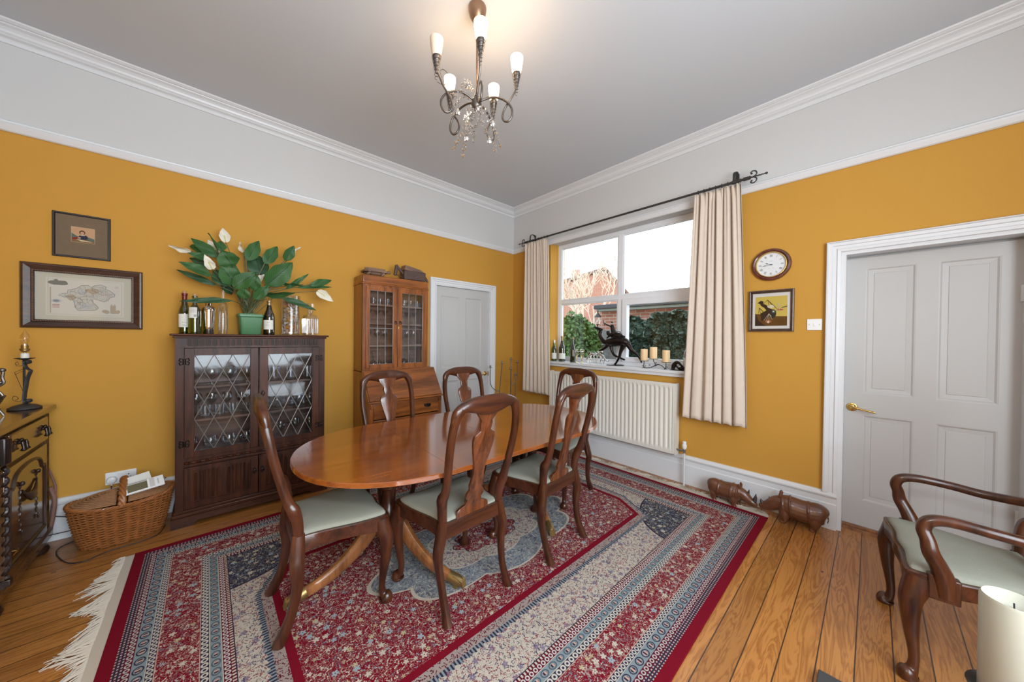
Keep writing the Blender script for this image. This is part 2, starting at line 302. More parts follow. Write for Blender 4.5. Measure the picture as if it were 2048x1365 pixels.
    inn = mix(op('GREATER_THAN', fd, 0.0), inn, RED)
    inn = mix(op('GREATER_THAN', fd, 0.035), inn, redf)
    # central medallion
    ang = op('ARCTAN2', op('MULTIPLY', Y, 1.9), X)
    mu = op('DIVIDE', X, 0.86); mv = op('DIVIDE', Y, 0.43)
    mr = op('SQRT', op('ADD', op('MULTIPLY', mu, mu), op('MULTIPLY', mv, mv)))
    lob = op('MULTIPLY_ADD', op('ABSOLUTE', op('COSINE', op('MULTIPLY', ang, 4))), 0.14, 0.78)
    mrr = op('DIVIDE', mr, lob)
    inn = mix(op('LESS_THAN', mrr, 1.03), inn, IV); inn = mix(op('LESS_THAN', mrr, 1.0), inn, mix(op('GREATER_THAN', op('FRACT', op('MULTIPLY', ang, 1.2732)), 0.5), blf, blf))
    inn = mix(op('LESS_THAN', mrr, 0.62), inn, IV); inn = mix(op('LESS_THAN', mrr, 0.60), inn, ivf)
    inn = mix(op('LESS_THAN', mrr, 0.34), inn, NV); inn = mix(op('LESS_THAN', mrr, 0.33), inn, redf)
    col = band(col, .428, inn)
    l.new(col, b.inputs['Base Color']); b.inputs['Roughness'].default_value = 0.95; b.inputs['Specular IOR Level'].default_value = 0.1
    bp = n.new('ShaderNodeBump'); bp.inputs['Strength'].default_value = 0.4; bp.inputs['Distance'].default_value = 0.002
    n3 = n.new('ShaderNodeTexNoise'); n3.inputs['Scale'].default_value = 500; l.new(tcn.outputs['Object'], n3.inputs['Vector']); l.new(n3.outputs['Fac'], bp.inputs['Height']); l.new(bp.outputs[0], b.inputs['Normal'])
    return m
RUGM = rug_mat()
def brick_mat(name, c1, c2, mort, sc=1.0, plane='YZ'):
    m, n, l, b = nmat(name); tcn = n.new('ShaderNodeTexCoord'); sp = n.new('ShaderNodeSeparateXYZ'); l.new(tcn.outputs['Object'], sp.inputs[0])
    cb = n.new('ShaderNodeCombineXYZ'); l.new(sp.outputs[plane[0]], cb.inputs[0]); l.new(sp.outputs[plane[1]], cb.inputs[1])
    br = n.new('ShaderNodeTexBrick'); br.inputs['Scale'].default_value = sc; br.inputs['Color1'].default_value = (*c1, 1); br.inputs['Color2'].default_value = (*c2, 1); br.inputs['Mortar'].default_value = (*mort, 1)
    br.inputs['Mortar Size'].default_value = 0.008; br.inputs['Brick Width'].default_value = 0.225; br.inputs['Row Height'].default_value = 0.075
    l.new(cb.outputs[0], br.inputs['Vector']); l.new(br.outputs[0], b.inputs['Base Color']); b.inputs['Roughness'].default_value = 0.9
    return m
# ------------------------------------------------------------------ geometry helpers
class G:
    def __init__(s): s.bm = bmesh.new(); s.mi = 0; s.bc = 0; s.jit = True; s.M = Matrix.Identity(4); s.smooth = True
    def v(s, p): return s.bm.verts.new(s.M @ Vector(p))
    def f(s, vs, smooth=None):
        try: fc = s.bm.faces.new(vs)
        except ValueError: return None
        fc.material_index = s.mi; fc.smooth = s.smooth if smooth is None else smooth; return fc
    def box(s, x0, x1, y0, y1, z0, z1, bev=0.0, seg=2):
        if x0 > x1: x0, x1 = x1, x0
        if y0 > y1: y0, y1 = y1, y0
        if z0 > z1: z0, z1 = z1, z0
        if s.jit and min(x1-x0, y1-y0, z1-z0) > .004:      # keep joined members from sharing a face plane
            e = (s.bc % 7)*.00013; s.bc += 1; x0 += e; x1 -= e; y0 += e; y1 -= e; z0 += e; z1 -= e
        vs = [s.v((x, y, z)) for z in (z0, z1) for y in (y0, y1) for x in (x0, x1)]
        fs = [s.f([vs[i] for i in q], smooth=False) for q in ((0, 2, 3, 1), (4, 5, 7, 6), (0, 1, 5, 4), (2, 6, 7, 3), (0, 4, 6, 2), (1, 3, 7, 5))]
        if bev > 0:
            es = list({e for f in fs for e in f.edges})
            r = bmesh.ops.bevel(s.bm, geom=es, offset=bev, segments=seg, profile=0.5, affect='EDGES')
            for f in r['faces']: f.material_index = s.mi; f.smooth = True
        return s
    def lathe(s, prof, c=(0, 0, 0), seg=24, M=None, sq=None, a0=0, cap=True):
        """prof: list of (r, z); sq = superellipse exponent for squarish sections"""
        M = M or Matrix.Identity(4); rings = []
        for r, z in prof:
            ring = []
            for i in range(seg):
                a = 2*PI*i/seg + a0; ca, sa = math.cos(a), math.sin(a); k = 1
                if sq: k = 1/((abs(ca)**sq + abs(sa)**sq)**(1/sq))
                ring.append(s.v(M @ Vector((c[0] + r*ca*k, c[1] + r*sa*k, c[2] + z))))
            rings.append(ring)
        for a, b in zip(rings, rings[1:]):
            for i in range(seg): s.f([a[i], a[(i+1) % seg], b[(i+1) % seg], b[i]])
        if cap:
            if prof[0][0] > 1e-5: s.f(list(reversed(rings[0])))
            if prof[-1][0] > 1e-5: s.f(rings[-1])
        return s
    def cyl(s, p0, p1, r0, r1=None, seg=12): return s.tube([p0, p1], [r0, r0 if r1 is None else r1], seg)
    def tube(s, pts, rad, seg=8, closed=False, flat=None, up=None, twist=0.0, sq=None):
        """pts polyline; rad scalar/list; flat=(a,b) multiplies the two section axes (scalar pairs or list of pairs)"""
        P = [Vector(p) for p in pts]; n = len(P)
        if not isinstance(rad, (list, tuple)): rad = [rad]*n
        T = []
        for i in range(n):
            if closed: d = P[(i+1) % n] - P[i-1]
            elif i == 0: d = P[1]-P[0]
            elif i == n-1: d = P[-1]-P[-2]
            else: d = (P[i+1]-P[i]).normalized() + (P[i]-P[i-1]).normalized()
            T.append(d.normalized() if d.length > 1e-9 else Vector((0, 0, 1)))
        u = Vector(up) if up else (Vector((0, 0, 1)) if abs(T[0].z) < 0.9 else Vector((1, 0, 0)))
        rings = []
        a = (u - T[0]*u.dot(T[0])).normalized()
        for i in range(n):
            if up: a = Vector(up)
            a = a - T[i]*a.dot(T[i])
            if a.length < 1e-6: a = T[i].orthogonal()
            a.normalize(); b_ = T[i].cross(a)
            fa, fb = (1, 1) if flat is None else (flat[i] if isinstance(flat, list) else flat)
            ring = []
            for k in range(seg):
                t = 2*PI*k/seg + twist*i; c_, s_ = math.cos(t), math.sin(t); q = 1
                if sq: q = 1/((abs(c_)**sq + abs(s_)**sq)**(1/sq))
                ring.append(s.v(P[i] + a*(c_*rad[i]*fa*q) + b_*(s_*rad[i]*fb*q)))
            rings.append(ring)
        m = n if closed else n-1
        for i in range(m):
            A, B = rings[i], rings[(i+1) % n]
            for k in range(seg): s.f([A[k], A[(k+1) % seg], B[(k+1) % seg], B[k]])
        if not closed: s.f(list(reversed(rings[0]))); s.f(rings[-1])
        return s
    def prism(s, poly, fn, t0, t1, smooth=False):
        """poly 2-D points, fn(u,v,t)->3-D"""
        A = [s.v(fn(u, v, t0)) for u, v in poly]; B = [s.v(fn(u, v, t1)) for u, v in poly]; n = len(poly)
        for i in range(n): s.f([A[i], A[(i+1) % n], B[(i+1) % n], B[i]], smooth)
        s.f(list(reversed(A)), False); s.f(B, False); return s
    def ell(s, c, r, seg=16, rings=10, M=None):
        M = M or Matrix.Identity(4); rr = []
        top = s.v(M @ Vector((0, 0, r[2])) + Vector(c)); bot = s.v(M @ Vector((0, 0, -r[2])) + Vector(c))
        for j in range(1, rings):
            ph = PI*j/rings
            rr.append([s.v(M @ Vector((r[0]*math.sin(ph)*math.cos(2*PI*i/seg), r[1]*math.sin(ph)*math.sin(2*PI*i/seg), r[2]*math.cos(ph))) + Vector(c)) for i in range(seg)])
        for i in range(seg):
            s.f([top, rr[0][i], rr[0][(i+1) % seg]]); s.f([bot, rr[-1][(i+1) % seg], rr[-1][i]])
        for a, b in zip(rr, rr[1:]):
            for i in range(seg): s.f([a[i], b[i], b[(i+1) % seg], a[(i+1) % seg]])
        return s
    def grid(s, fn, nu, nv, uv=False, closeu=False):
        V = [[s.v(fn(i/nu, j/nv)) for j in range(nv+1)] for i in range(nu+1)]
        L = s.bm.loops.layers.uv.get('UVMap') or (s.bm.loops.layers.uv.new('UVMap') if uv else None)
        for i in range(nu):
            for j in range(nv):
                f = s.f([V[i][j], V[i+1][j], V[i+1][j+1], V[i][j+1]])
                if uv and f:
                    for lp, (a, b) in zip(f.loops, ((i, j), (i+1, j), (i+1, j+1), (i, j+1))): lp[L].uv = (a/nu, b/nv*2-1)
        return s
    def text(s, txt, size, M):
        cu = bpy.data.curves.new('t', 'FONT'); cu.body = txt; cu.size = size; cu.align_x = 'CENTER'; cu.align_y = 'CENTER'; cu.resolution_u = 2
        o = bpy.data.objects.new('t', cu); COL.objects.link(o); bpy.context.view_layer.update()
        me = o.to_mesh(); vs = [s.v(M @ v.co) for v in me.vertices]
        for p in me.polygons: s.f([vs[i] for i in p.vertices], False)
        o.to_mesh_clear(); bpy.data.objects.remove(o); bpy.data.curves.remove(cu); return s
def spline(pts, n=6, closed=False):
    """Catmull-Rom through tuples of any length"""
    P = [tuple(p) for p in pts]; out = []; m = len(P)
    rng = range(m if closed else m-1)
    for i in rng:
        if closed: p0, p1, p2, p3 = P[i-1], P[i], P[(i+1) % m], P[(i+2) % m]
        else: p0, p1, p2, p3 = P[max(i-1, 0)], P[i], P[i+1], P[min(i+2, m-1)]
        for k in range(n):
            t = k/n
            out.append(tuple(0.5*((2*b) + (-a+c)*t + (2*a-5*b+4*c-d)*t*t + (-a+3*b-3*c+d)*t**3) for a, b, c, d in zip(p0, p1, p2, p3)))
    if not closed: out.append(P[-1])
    return out
def obj(name, g, mats, parent=None, loc=None, rot=None, sharp=38):
    bm = g.bm
    bmesh.ops.recalc_face_normals(bm, faces=bm.faces)
    ca = math.radians(sharp)
    for e in bm.edges:
        if len(e.link_faces) == 2:
            try: e.smooth = e.calc_face_angle() < ca
            except Exception: pass
    me = bpy.data.meshes.new(name); bm.to_mesh(me); bm.free()
    for m in (mats if isinstance(mats, (list, tuple)) else [mats]): me.materials.append(m)
    o = bpy.data.objects.new(name, me); COL.objects.link(o)
    if parent: o.parent = parent
    if loc: o.location = loc
    if rot is not None: o.rotation_euler = (0, 0, rot) if isinstance(rot, (int, float)) else rot
    return o
def tag(o, label, cat, group=None, kind=None):
    o['label'] = label; o['category'] = cat
    if group: o['group'] = group
    if kind: o['kind'] = kind
    return o
def thing(name, label, cat, loc=(0, 0, 0), rot=0, group=None):
    o = bpy.data.objects.new(name, None); COL.objects.link(o); o.location = loc; o.empty_display_size = 0.05
    o.rotation_euler = (0, 0, rot) if isinstance(rot, (int, float)) else rot
    return tag(o, label, cat, group)
def struct(name, g, mats, label=None, parent=None, loc=None, rot=None):
    o = obj(name, g, mats, parent, loc, rot)
    if not parent:
        o['kind'] = 'structure'; o['category'] = name.split('_')[0]
        if label: o['label'] = label
    return o
def dup(root, loc, rot, label=None, group=None):
    r = root.copy(); COL.objects.link(r); r.location = loc; r.rotation_euler = (0, 0, rot)
    if label: r['label'] = label
    if group: r['group'] = group
    for ch in list(root.children):
        c = ch.copy(); COL.objects.link(c); c.parent = r
        for gg in ch.children:
            d = gg.copy(); COL.objects.link(d); d.parent = c
    return r
def remesh(o, vox, smooth=3):
    r = o.modifiers.new('fuse', 'REMESH'); r.mode = 'VOXEL'; r.voxel_size = vox; r.use_smooth_shade = True
    s = o.modifiers.new('soften', 'SMOOTH'); s.iterations = smooth; s.factor = 0.5
    return o
#PARTS_BELOW
# ------------------------------------------------------------------ room shell
XW, YW = -4.72, -5.12          # far walls (outside the frame)
ZC = 3.32; ZR = 2.69
g = G(); g.box(XW-.1, .45, YW-.1, .25, -.12, 0); struct('floor', g, FLOORM)
g = G(); g.box(XW-.1, .4, YW-.1, .25, ZC, ZC+.1); struct('ceiling', g, CEIL)
def wallpiece(g, x0, x1, y0, y1, z0, z1):
    g.jit = False
    if z0 < ZR:
        g.mi = 0; g.box(x0, x1, y0, y1, z0, min(z1, ZR))
    if z1 > ZR:
        g.mi = 1; g.box(x0, x1, y0, y1, max(z0, ZR), z1)
DLx0, DLx1, DLz = -1.335, -0.452, 2.06      # left door opening
g = G()
for a in ((XW-.1, DLx0, 0, ZC), (DLx1, .3, 0, ZC), (DLx0, DLx1, DLz, ZC)): wallpiece(g, a[0], a[1], 0, .12, a[2], a[3])
struct('wall_left', g, [YELLOW, WHITEW])
WY0, WY1, WZ0, WZ1 = -2.66, -0.745, 1.06, 2.69     # window opening
DRy0, DRy1, DRz = -4.34, -3.565, 2.065
g = G()
for y0, y1, z0, z1 in ((WY1, 0, 0, ZC), (DRy1, WY0, 0, ZC), (WY0, WY1, 0, WZ0), (WY0, WY1, WZ1, ZC), (YW-.1, DRy0, 0, ZC), (DRy0, DRy1, DRz, ZC)):
    wallpiece(g, 0, .30, y0, y1, z0, z1)
struct('wall_right', g, [YELLOW, WHITEW])
g = G()
for x0, x1, z0, z1 in ((XW-.1, -3.8, 0, ZC), (-1.4, .3, 0, ZC), (-3.8, -1.4, 0, .75), (-3.8, -1.4, 2.75, ZC)): wallpiece(g, x0, x1, YW-.1, YW, z0, z1)
struct('wall_back', g, [YELLOW, WHITEW])
g = G(); wallpiece(g, XW-.1, XW, YW, 0, 0, ZC); struct('wall_far', g, [YELLOW, WHITEW])
# back window (behind the camera)
g = G()
for x in (-3.8, -2.62, -1.46): g.box(x, x+.06, YW-.08, YW-.02, .75, 2.75)
for z in (.75, 2.69): g.box(-3.8, -1.4, YW-.08, YW-.02, z, z+.06)
g2 = G(); g2.box(-3.78, -1.42, YW-.055, YW-.05, .8, 2.7)
wb = struct('window_2', g, UPVC); struct('window_pane', g2, PANE, parent=wb)

# mouldings: profile (d from wall, z) swept along a wall with mitred corners
def mould(name, prof, path, mat, closed=False):
    """path: list of (x, y); interior lies to the left of travel"""
    g = G(); n = len(path); rings = []
    for i, p in enumerate(path):
        p = Vector(p)
        d1 = (Vector(path[i]) - Vector(path[i-1])).normalized() if (i > 0 or closed) else None
        d2 = (Vector(path[(i+1) % n]) - p).normalized() if (i < n-1 or closed) else None
        if d1 is None: nn = Vector((-d2.y, d2.x)); k = 1
        elif d2 is None: nn = Vector((-d1.y, d1.x)); k = 1
        else:
            n1 = Vector((-d1.y, d1.x)); n2 = Vector((-d2.y, d2.x)); nn = (n1+n2).normalized(); k = 1/max(.2, nn.dot(n1))
        rings.append([g.v((p.x+nn.x*d*k, p.y+nn.y*d*k, z)) for d, z in prof])
    m = len(prof)
    for i in range(n if closed else n-1):
        A, B = rings[i], rings[(i+1) % n]
        for k in range(m): g.f([A[k], A[(k+1) % m], B[(k+1) % m], B[k]], False)
    if not closed: g.f(list(reversed(rings[0]))); g.f(rings[-1])
    return struct(name, g, mat)
corn = [(0, 3.322), (0, 3.224), (.010, 3.224), (.012, 3.243), (.018, 3.250), (.030, 3.2535), (.040, 3.257), (.043, 3.262), (.047, 3.262), (.052, 3.2665), (.056, 3.2665), (.062, 3.280), (.075, 3.291), (.092, 3.297), (.096, 3.297), (.098, 3.302), (.112, 3.305), (.122, 3.311), (.126, 3.311), (.134, 3.322)]
mould('trim_1', corn, [(XW, 0), (XW, YW), (0, YW), (0, 0)], GLOSSW, True)
rail = [(0, 2.672), (.010, 2.670), (.020, 2.676), (.034, 2.700), (.040, 2.712), (.036, 2.719), (.022, 2.721), (.018, 2.727), (.020, 2.736), (.012, 2.742), (0, 2.742)]
mould('trim_2', rail, [(XW, 0), (XW, YW), (0, YW), (0, 0)], GLOSSW, True)
base = [(0, 0), (.026, 0), (.026, .185), (.020, .192), (.019, .232), (.030, .238), (.033, .250), (.024, .256), (.022, .264), (.014, .274), (0, .276)]
mould('baseboard_left', base, [(-.352, 0), (0, 0)][::-1], GLOSSW)
mould('baseboard_left_2', base, [(-1.41, 0), (XW, 0)], GLOSSW)
mould('baseboard_right', base, [(0, -3.567), (0, 0)], GLOSSW)
mould('baseboard_right_2', base, [(0, YW), (0, -4.46)], GLOSSW)
mould('baseboard_far', base, [(XW, 0), (XW, YW)], GLOSSW)
mould('baseboard_back', base, [(XW, YW), (0, YW)], GLOSSW)

# architraves: profile (distance from opening edge w, projection d)
def architrave(name, a0, a1, ztop, fn, z0=0, w=.085):
    prof = [(0, 0), (0, .018), (.018, .022), (.024, .015), (.042, .016), (.046, .024), (.066, .026), (.070, .036), (w-.004, .036), (w, .030), (w, 0)]
    g = G(); rings = []
    for (u, z, du, dz) in ((a0, z0, -1, 0), (a0, ztop, -1, 1), (a1, ztop, 1, 1), (a1, z0, 1, 0)):
        rings.append([g.v(fn(u+du*p, z+dz*p, d)) for p, d in prof])
    for A, B in zip(rings, rings[1:]):
        for k in range(len(prof)): g.f([A[k], A[(k+1) % len(prof)], B[(k+1) % len(prof)], B[k]], False)
    g.f(rings[0]); g.f(rings[-1]); return struct(name, g, GLOSSW)
architrave('trim_3', DLx0+.012, DLx1-.012+.006, DLz-.005, lambda u, z, d: (u, -d, z), w=.092)
architrave('trim_4', DRy0, DRy1, DRz-.005, lambda u, z, d: (-d, u, z), z0=.27, w=.078)

def door(name, w, h, rects, fn, rise=0.0):
    """rects: panels (u0,u1,z0,z1); fn(u, depth, z) depth + goes into the wall"""
    g = G(); T = .04
    us = sorted({0, w} | {r[0] for r in rects} | {r[1] for r in rects}); zs = sorted({0, h} | {r[2] for r in rects} | {r[3] for r in rects})
    def bx(u0, u1, d0, d1, z0, z1):
        P = [fn(u, d, z) for u in (u0, u1) for d in (d0, d1) for z in (z0, z1)]
        vs = [g.v(p) for p in P]
        for q in ((0, 1, 3, 2), (4, 6, 7, 5), (0, 4, 5, 1), (2, 3, 7, 6), (0, 2, 6, 4), (1, 5, 7, 3)): g.f([vs[i] for i in q], False)
    bx(0, w, .012, T, 0, h)
    for a, b in zip(us, us[1:]):
        for c, d in zip(zs, zs[1:]):
            if not any(r[0] <= a and b <= r[1] and r[2] <= c and d <= r[3] for r in rects): bx(a, b, 0, .013, c, d)
    for u0, u1, z0, z1 in rects:     # bevelled moulding then raised field
        def loop(i, d): return [g.v(fn(u, d, z)) for u, z in ((u0+i, z0+i), (u1-i, z0+i), (u1-i, z1-i), (u0+i, z1-i))]
        L = [loop(0, .001), loop(.006, .002), loop(.014, .009), loop(.040, .0115), loop(.043, .0085), loop(.046, .0085)]
        for A, B in zip(L, L[1:]):
            for k in range(4): g.f([A[k], A[(k+1) % 4], B[(k+1) % 4], B[k]], False)
        g.f(L[-1], False)
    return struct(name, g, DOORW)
# left door (slightly recessed)
wl = .883
d1 = door('door_1', wl, 2.045, [(.095, .375, .98, 1.93), (.475, .745, .98, 1.93), (.095, .375, .22, .82), (.475, .745, .22, .82)], lambda u, d, z: (DLx0+u, .022+d, z+.008))
g = G(); g.box(DLx0-.0, DLx0+.0, 0, 0, 0, 0)
g = G(); HJ = .034
g.box(DLx0, DLx0+.012, .0, .1, 0, DLz); g.box(DLx1-.012, DLx1, 0, .1, 0, DLz); g.box(DLx0, DLx1, 0, .1, DLz-.005, DLz+.0)
struct('trim_5', g, GLOSSW)
def handle(parent, p, along, out, s=1.0):
    """lever handle: p on the door face; along = lever direction, out = into the room"""
    A = Vector(along); O = Vector(out); p = Vector(p); Z = Vector((0, 0, 1)); M = Matrix((A, Z, O)).transposed().to_4x4(); M.translation = p
    g = G(); g.M = M
    g.lathe([(0, 0), (.030, 0), (.031, .003), (.027, .006), (.022, .006), (.019, .010), (.010, .013), (.009, .04), (0, .04)], seg=24)
    g.tube(spline([(0, 0, .036, .0095), (.02, .001, .042, .009), (.05, -.006, .044, .0065), (.085, -.012, .043, .006), (.11, -.018, .042, .007), (.12, -.014, .041, .005)], 4) and [q[:3] for q in spline([(0, 0, .036, .0095), (.02, .001, .042, .009), (.05, -.006, .044, .0065), (.085, -.012, .043, .006), (.11, -.018, .042, .007), (.12, -.014, .041, .005)], 4)],
           [q[3] for q in spline([(0, 0, .036, .0095), (.02, .001, .042, .009), (.05, -.006, .044, .0065), (.085, -.012, .043, .006), (.11, -.018, .042, .007), (.12, -.014, .041, .005)], 4)], 10)
    o = obj('door_handle', g, BRASS, parent); o['label'] = 'brass lever handle'; return o
handle(d1, (DLx0+.82, .022, .885), (-1, 0, 0), (0, -1, 0))
g = G(); g.box(DLx1-.018, DLx1-.012, -.002, .02, .855, .915); obj('latch_plate', g, BRASS, d1)
d2 = door('door_2', .745, 1.985, [(.098, .335, .985, 1.905), (.43, .665, .985, 1.905), (.098, .335, .19, .825), (.43, .665, .19, .825)], lambda u, d, z: (.125+d, -3.592-u, z+.035))
handle(d2, (.125, -3.632, .91), (0, -1, 0), (-1, 0, 0))
g = G()
for z in (.3, 1.65): g.box(.112, .124, -4.335, -4.322, z, z+.1, .002)
obj('hinge', g, GLOSSW, d2)
g = G(); t = .027
g.box(.0, .16, DRy1-.0, DRy1-t, 0, DRz-.03); g.box(.0, .16, DRy0, DRy0+t-.02, 0, DRz-.03); g.box(0, .16, DRy0, DRy1, DRz-.03, DRz-.0)
g.box(.02, .10, DRy1-t-.0, DRy1-t+.012, 0, DRz-.03)
struct('trim_6', g, GLOSSW)
g = G(); g.box(.08, .20, DRy0, DRy1, 0, .018); g.box(.105, .14, DRy0, DRy1, .018, .034, .003); struct('trim_7', g, TLEGW)
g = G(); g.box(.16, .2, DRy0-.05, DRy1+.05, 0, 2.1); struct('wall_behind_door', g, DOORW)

# ------------------------------------------------------------------ window_1
FX0, FX1 = .165, .225
g = G()
def fb(y0, y1, z0, z1, x0=FX0, x1=FX1, b=.006): g.box(x0, x1, y0, y1, z0, z1, b)
fb(WY1-.055, WY1+.01, 1.09, 2.69); fb(WY0-.01, WY0+.055, 1.09, 2.69); fb(WY0, WY1, 2.635, 2.69); fb(WY0, WY1, 1.085, 1.14)
fb(-1.725, -1.66, 1.1, 2.67); fb(WY0, WY1, 1.868, 1.925)
for y0, y1, z0, z1 in ((-1.66, WY1-.055, 1.14, 1.868), (-1.66, WY1-.055, 1.925, 2.635), (WY0+.05, -1.725, 1.925, 2.635)):     # glazing beads
    for a in ((y0, y0+.012, z0, z1), (y1-.012, y1, z0, z1), (y0, y1, z0, z0+.012), (y0, y1, z1-.012, z1)): g.box(FX0+.008, FX0+.03, *a)
w1 = struct('window_1', g, UPVC)
g = G()
y0, y1, z0, z1 = WY0+.05, -1.728, 1.135, 1.872
for a in ((y0, y0+.065, z0, z1), (y1-.062, y1, z0, z1), (y0, y1, z0, z0+.055), (y0, y1, z1-.075, z1)): g.box(FX0-.018, FX1-.01, *a, .006)
struct('casement_frame', g, UPVC, parent=w1)
for a in ((-1.67, WY1-.05, 1.13, 1.875), (-1.67, WY1-.05, 1.92, 2.64), (WY0+.04, -1.72, 1.92, 2.64), (y0+.06, y1-.06, z0+.05, z1-.07)):
    g = G(); g.box(FX0+.022, FX0+.026, *a); struct('window_pane', g, PANE, parent=w1)
g = G(); g.box(-.045, .17, WY0-.02, WY1+.02, 1.062, 1.092, .006); g.box(-.028, 0.0, WY0-.01, WY1+.01, 1.03, 1.062, .004)
struct('window_sill', g, GLOSSW, parent=w1)

# ------------------------------------------------------------------ outdoors
R = math.radians
GRASS = plain('garden_ground', (0.16, 0.16, 0.13), 0.95, var=0.3, vscale=2)
g = G(); g.box(.3, 30, -14, 24, -.35, -.25); o = struct('floor_garden', g, GRASS)
HB = brick_mat('red_brick', (0.42, 0.16, 0.11), (0.52, 0.24, 0.17), (0.55, 0.48, 0.42))
HB2 = brick_mat('red_brick_far', (0.46, 0.18, 0.12), (0.52, 0.23, 0.16), (0.5, 0.36, 0.3))
IVY = plain('ivy_leaf', (0.055, 0.10, 0.075), 0.35, var=0.6, vscale=6)
BUSH = plain('bush_leaf', (0.075, 0.16, 0.035), 0.6, var=0.55, vscale=5)
FENCE = wood('grey_fence', (0.20, 0.20, 0.19), (0.36, 0.36, 0.34), 0.8, 'Z', .6, coat=0)
ROOFM = plain('dark_felt_roof', (0.05, 0.055, 0.065), 0.7, var=.2); FASC = plain('pale_green_fascia', (0.30, 0.36, 0.33), 0.6)
TILE = plain('brown_tile', (0.22, 0.13, 0.10), 0.8, var=.2, vscale=3)
# garage
t = thing('garage', 'flat-roofed red brick garage behind the ivy outside the window', 'garage', (4.3, -.6, -.25))
g = G(); g.box(-.5, 3, -3.6, 1.52, 0, 2.32); obj('brick_wall', g, HB, t)
g = G(); g.box(-.72, 3.1, -3.7, 1.47, 2.32, 2.37); obj('fascia_board', g, FASC, t)
g = G(); g.box(-.80, 3.2, -3.8, 1.50, 2.37, 2.47, .02); obj('roof', g, ROOFM, t)
# gabled house
t = thing('house', 'red brick house with pointed gable beyond the bare tree', 'house', (14, 7.1, -.25), R(32))
g = G(); g.prism([(-2.2, 0), (2.7, 0), (2.7, 4.95), (0, 5.72), (-2.2, 3.1)], lambda u, v, w: (w, u, v), 0, 6); obj('brick_wall', g, HB2, t)
g = G(); g.prism([(-2.35, 2.95), (0, 5.74), (2.9, 4.95), (2.9, 5.12), (0, 5.92), (-2.45, 3.05)], lambda u, v, w: (w, u, v), -.15, 6.2); obj('roof', g, TILE, t)
g = G(); g.box(1.2, 1.9, 1.6, 2.1, 5.0, 6.1); obj('chimney', g, HB2, t)
# fence
t = thing('garden_fence', 'weathered grey close-board fence panel beside the ivy', 'fence', (3.62, .55, -.25))
for k in range(8):
    g = G(); g.box(0, .018, -.48+k*.115, -.48+k*.115+.108, 0, 1.86+.012*(k % 2)); obj('board', g, FENCE, t)
for z_ in (.5, 1.5): g = G(); g.box(-.03, 0, -.5, .44, z_, z_+.08); obj('rail', g, FENCE, t)
g = G(); g.tube([(-.035, -.42, .55), (-.035, .36, 1.5)], .04, 4); obj('brace', g, FENCE, t)
# lantern on post
t = thing('garden_lantern', 'small dark lantern on a slim post in front of the brick garage', 'lantern', (3.45, .74, -.25))
g = G(); g.tube([(0, 0, 0), (0, 0, 2.0)], .018, 8); obj('post', g, IRON, t)
g = G(); g.lathe([(.05, 2.0), (.075, 2.16), (.08, 2.17)], seg=6, cap=False); obj('pane', g, CLEAR, t)
g = G(); g.lathe([(.09, 2.17), (.04, 2.24), (.015, 2.27), (.02, 2.3), (.004, 2.34)], seg=6); obj('cap', g, IRON, t)
g = G(); g.lathe([(.02, 1.98), (.055, 2.0)], seg=6); obj('collar', g, IRON, t)
def foliage(name, n, pts_fn, size, mat, parent, seed):
    rnd = random.Random(seed); g = G(); g.smooth = False
    for i in range(n):
        p = Vector(pts_fn(rnd)); q = Matrix.Rotation(rnd.uniform(0, 6.28), 3, 'Z') @ Matrix.Rotation(rnd.uniform(-1.0, 1.0), 3, 'X') @ Matrix.Rotation(rnd.uniform(0, 6.28), 3, 'Y')
        s_ = size*rnd.uniform(.6, 1.3)
        P = [Vector(v)*s_ for v in ((-.5, -.4, 0), (.5, -.4, 0), (.65, .25, .08), (0, .75, 0), (-.65, .25, .08))]
        vs = [g.v(p + q @ v) for v in P]; g.f(vs, False)
    o = obj(name, g, mat, parent); return o
t = thing('ivy_hedge', 'dense dark ivy covering the garden wall outside the right pane', 'ivy', (3.5, -1.3, -.25))
def ivp(r):
    y = r.uniform(-2.0, 1.30); top = 2.15 + .06*math.sin(y*5) + .05*math.sin(y*13); z = top*r.random()**.7
    return (-.02 - .20*abs(noise.noise(Vector((y*3, z*3, 1)))) - r.random()*.05, y, z)
foliage('ivy_leaves', 8500, ivp, .085, IVY, t, 3)['kind'] = 'stuff'
g = G(); g.box(.02, .16, -2.0, 1.33, 0, 2.12); obj('wall', g, HB, t)
t = thing('evergreen_bush', 'bright green rounded evergreen bush outside the left lower pane', 'bush', (2.75, .95, -.25))
def bup(r):
    a, b = r.uniform(0, 2*PI), math.acos(r.uniform(-1, 1)); k = r.uniform(.8, 1.05)*(1+.13*noise.noise(Vector((a*2, b*3, 0))))
    return (.55*k*math.sin(b)*math.cos(a), .72*k*math.sin(b)*math.sin(a), 1.12 + 1.05*k*math.cos(b))
foliage('leaves', 9000, bup, .055, BUSH, t, 5)['kind'] = 'stuff'
g = G(); g.ell((0, 0, 1.1), (.46, .60, .92)); obj('inner_branches', g, plain('bush_core', (0.03, 0.06, 0.02), .9), t)
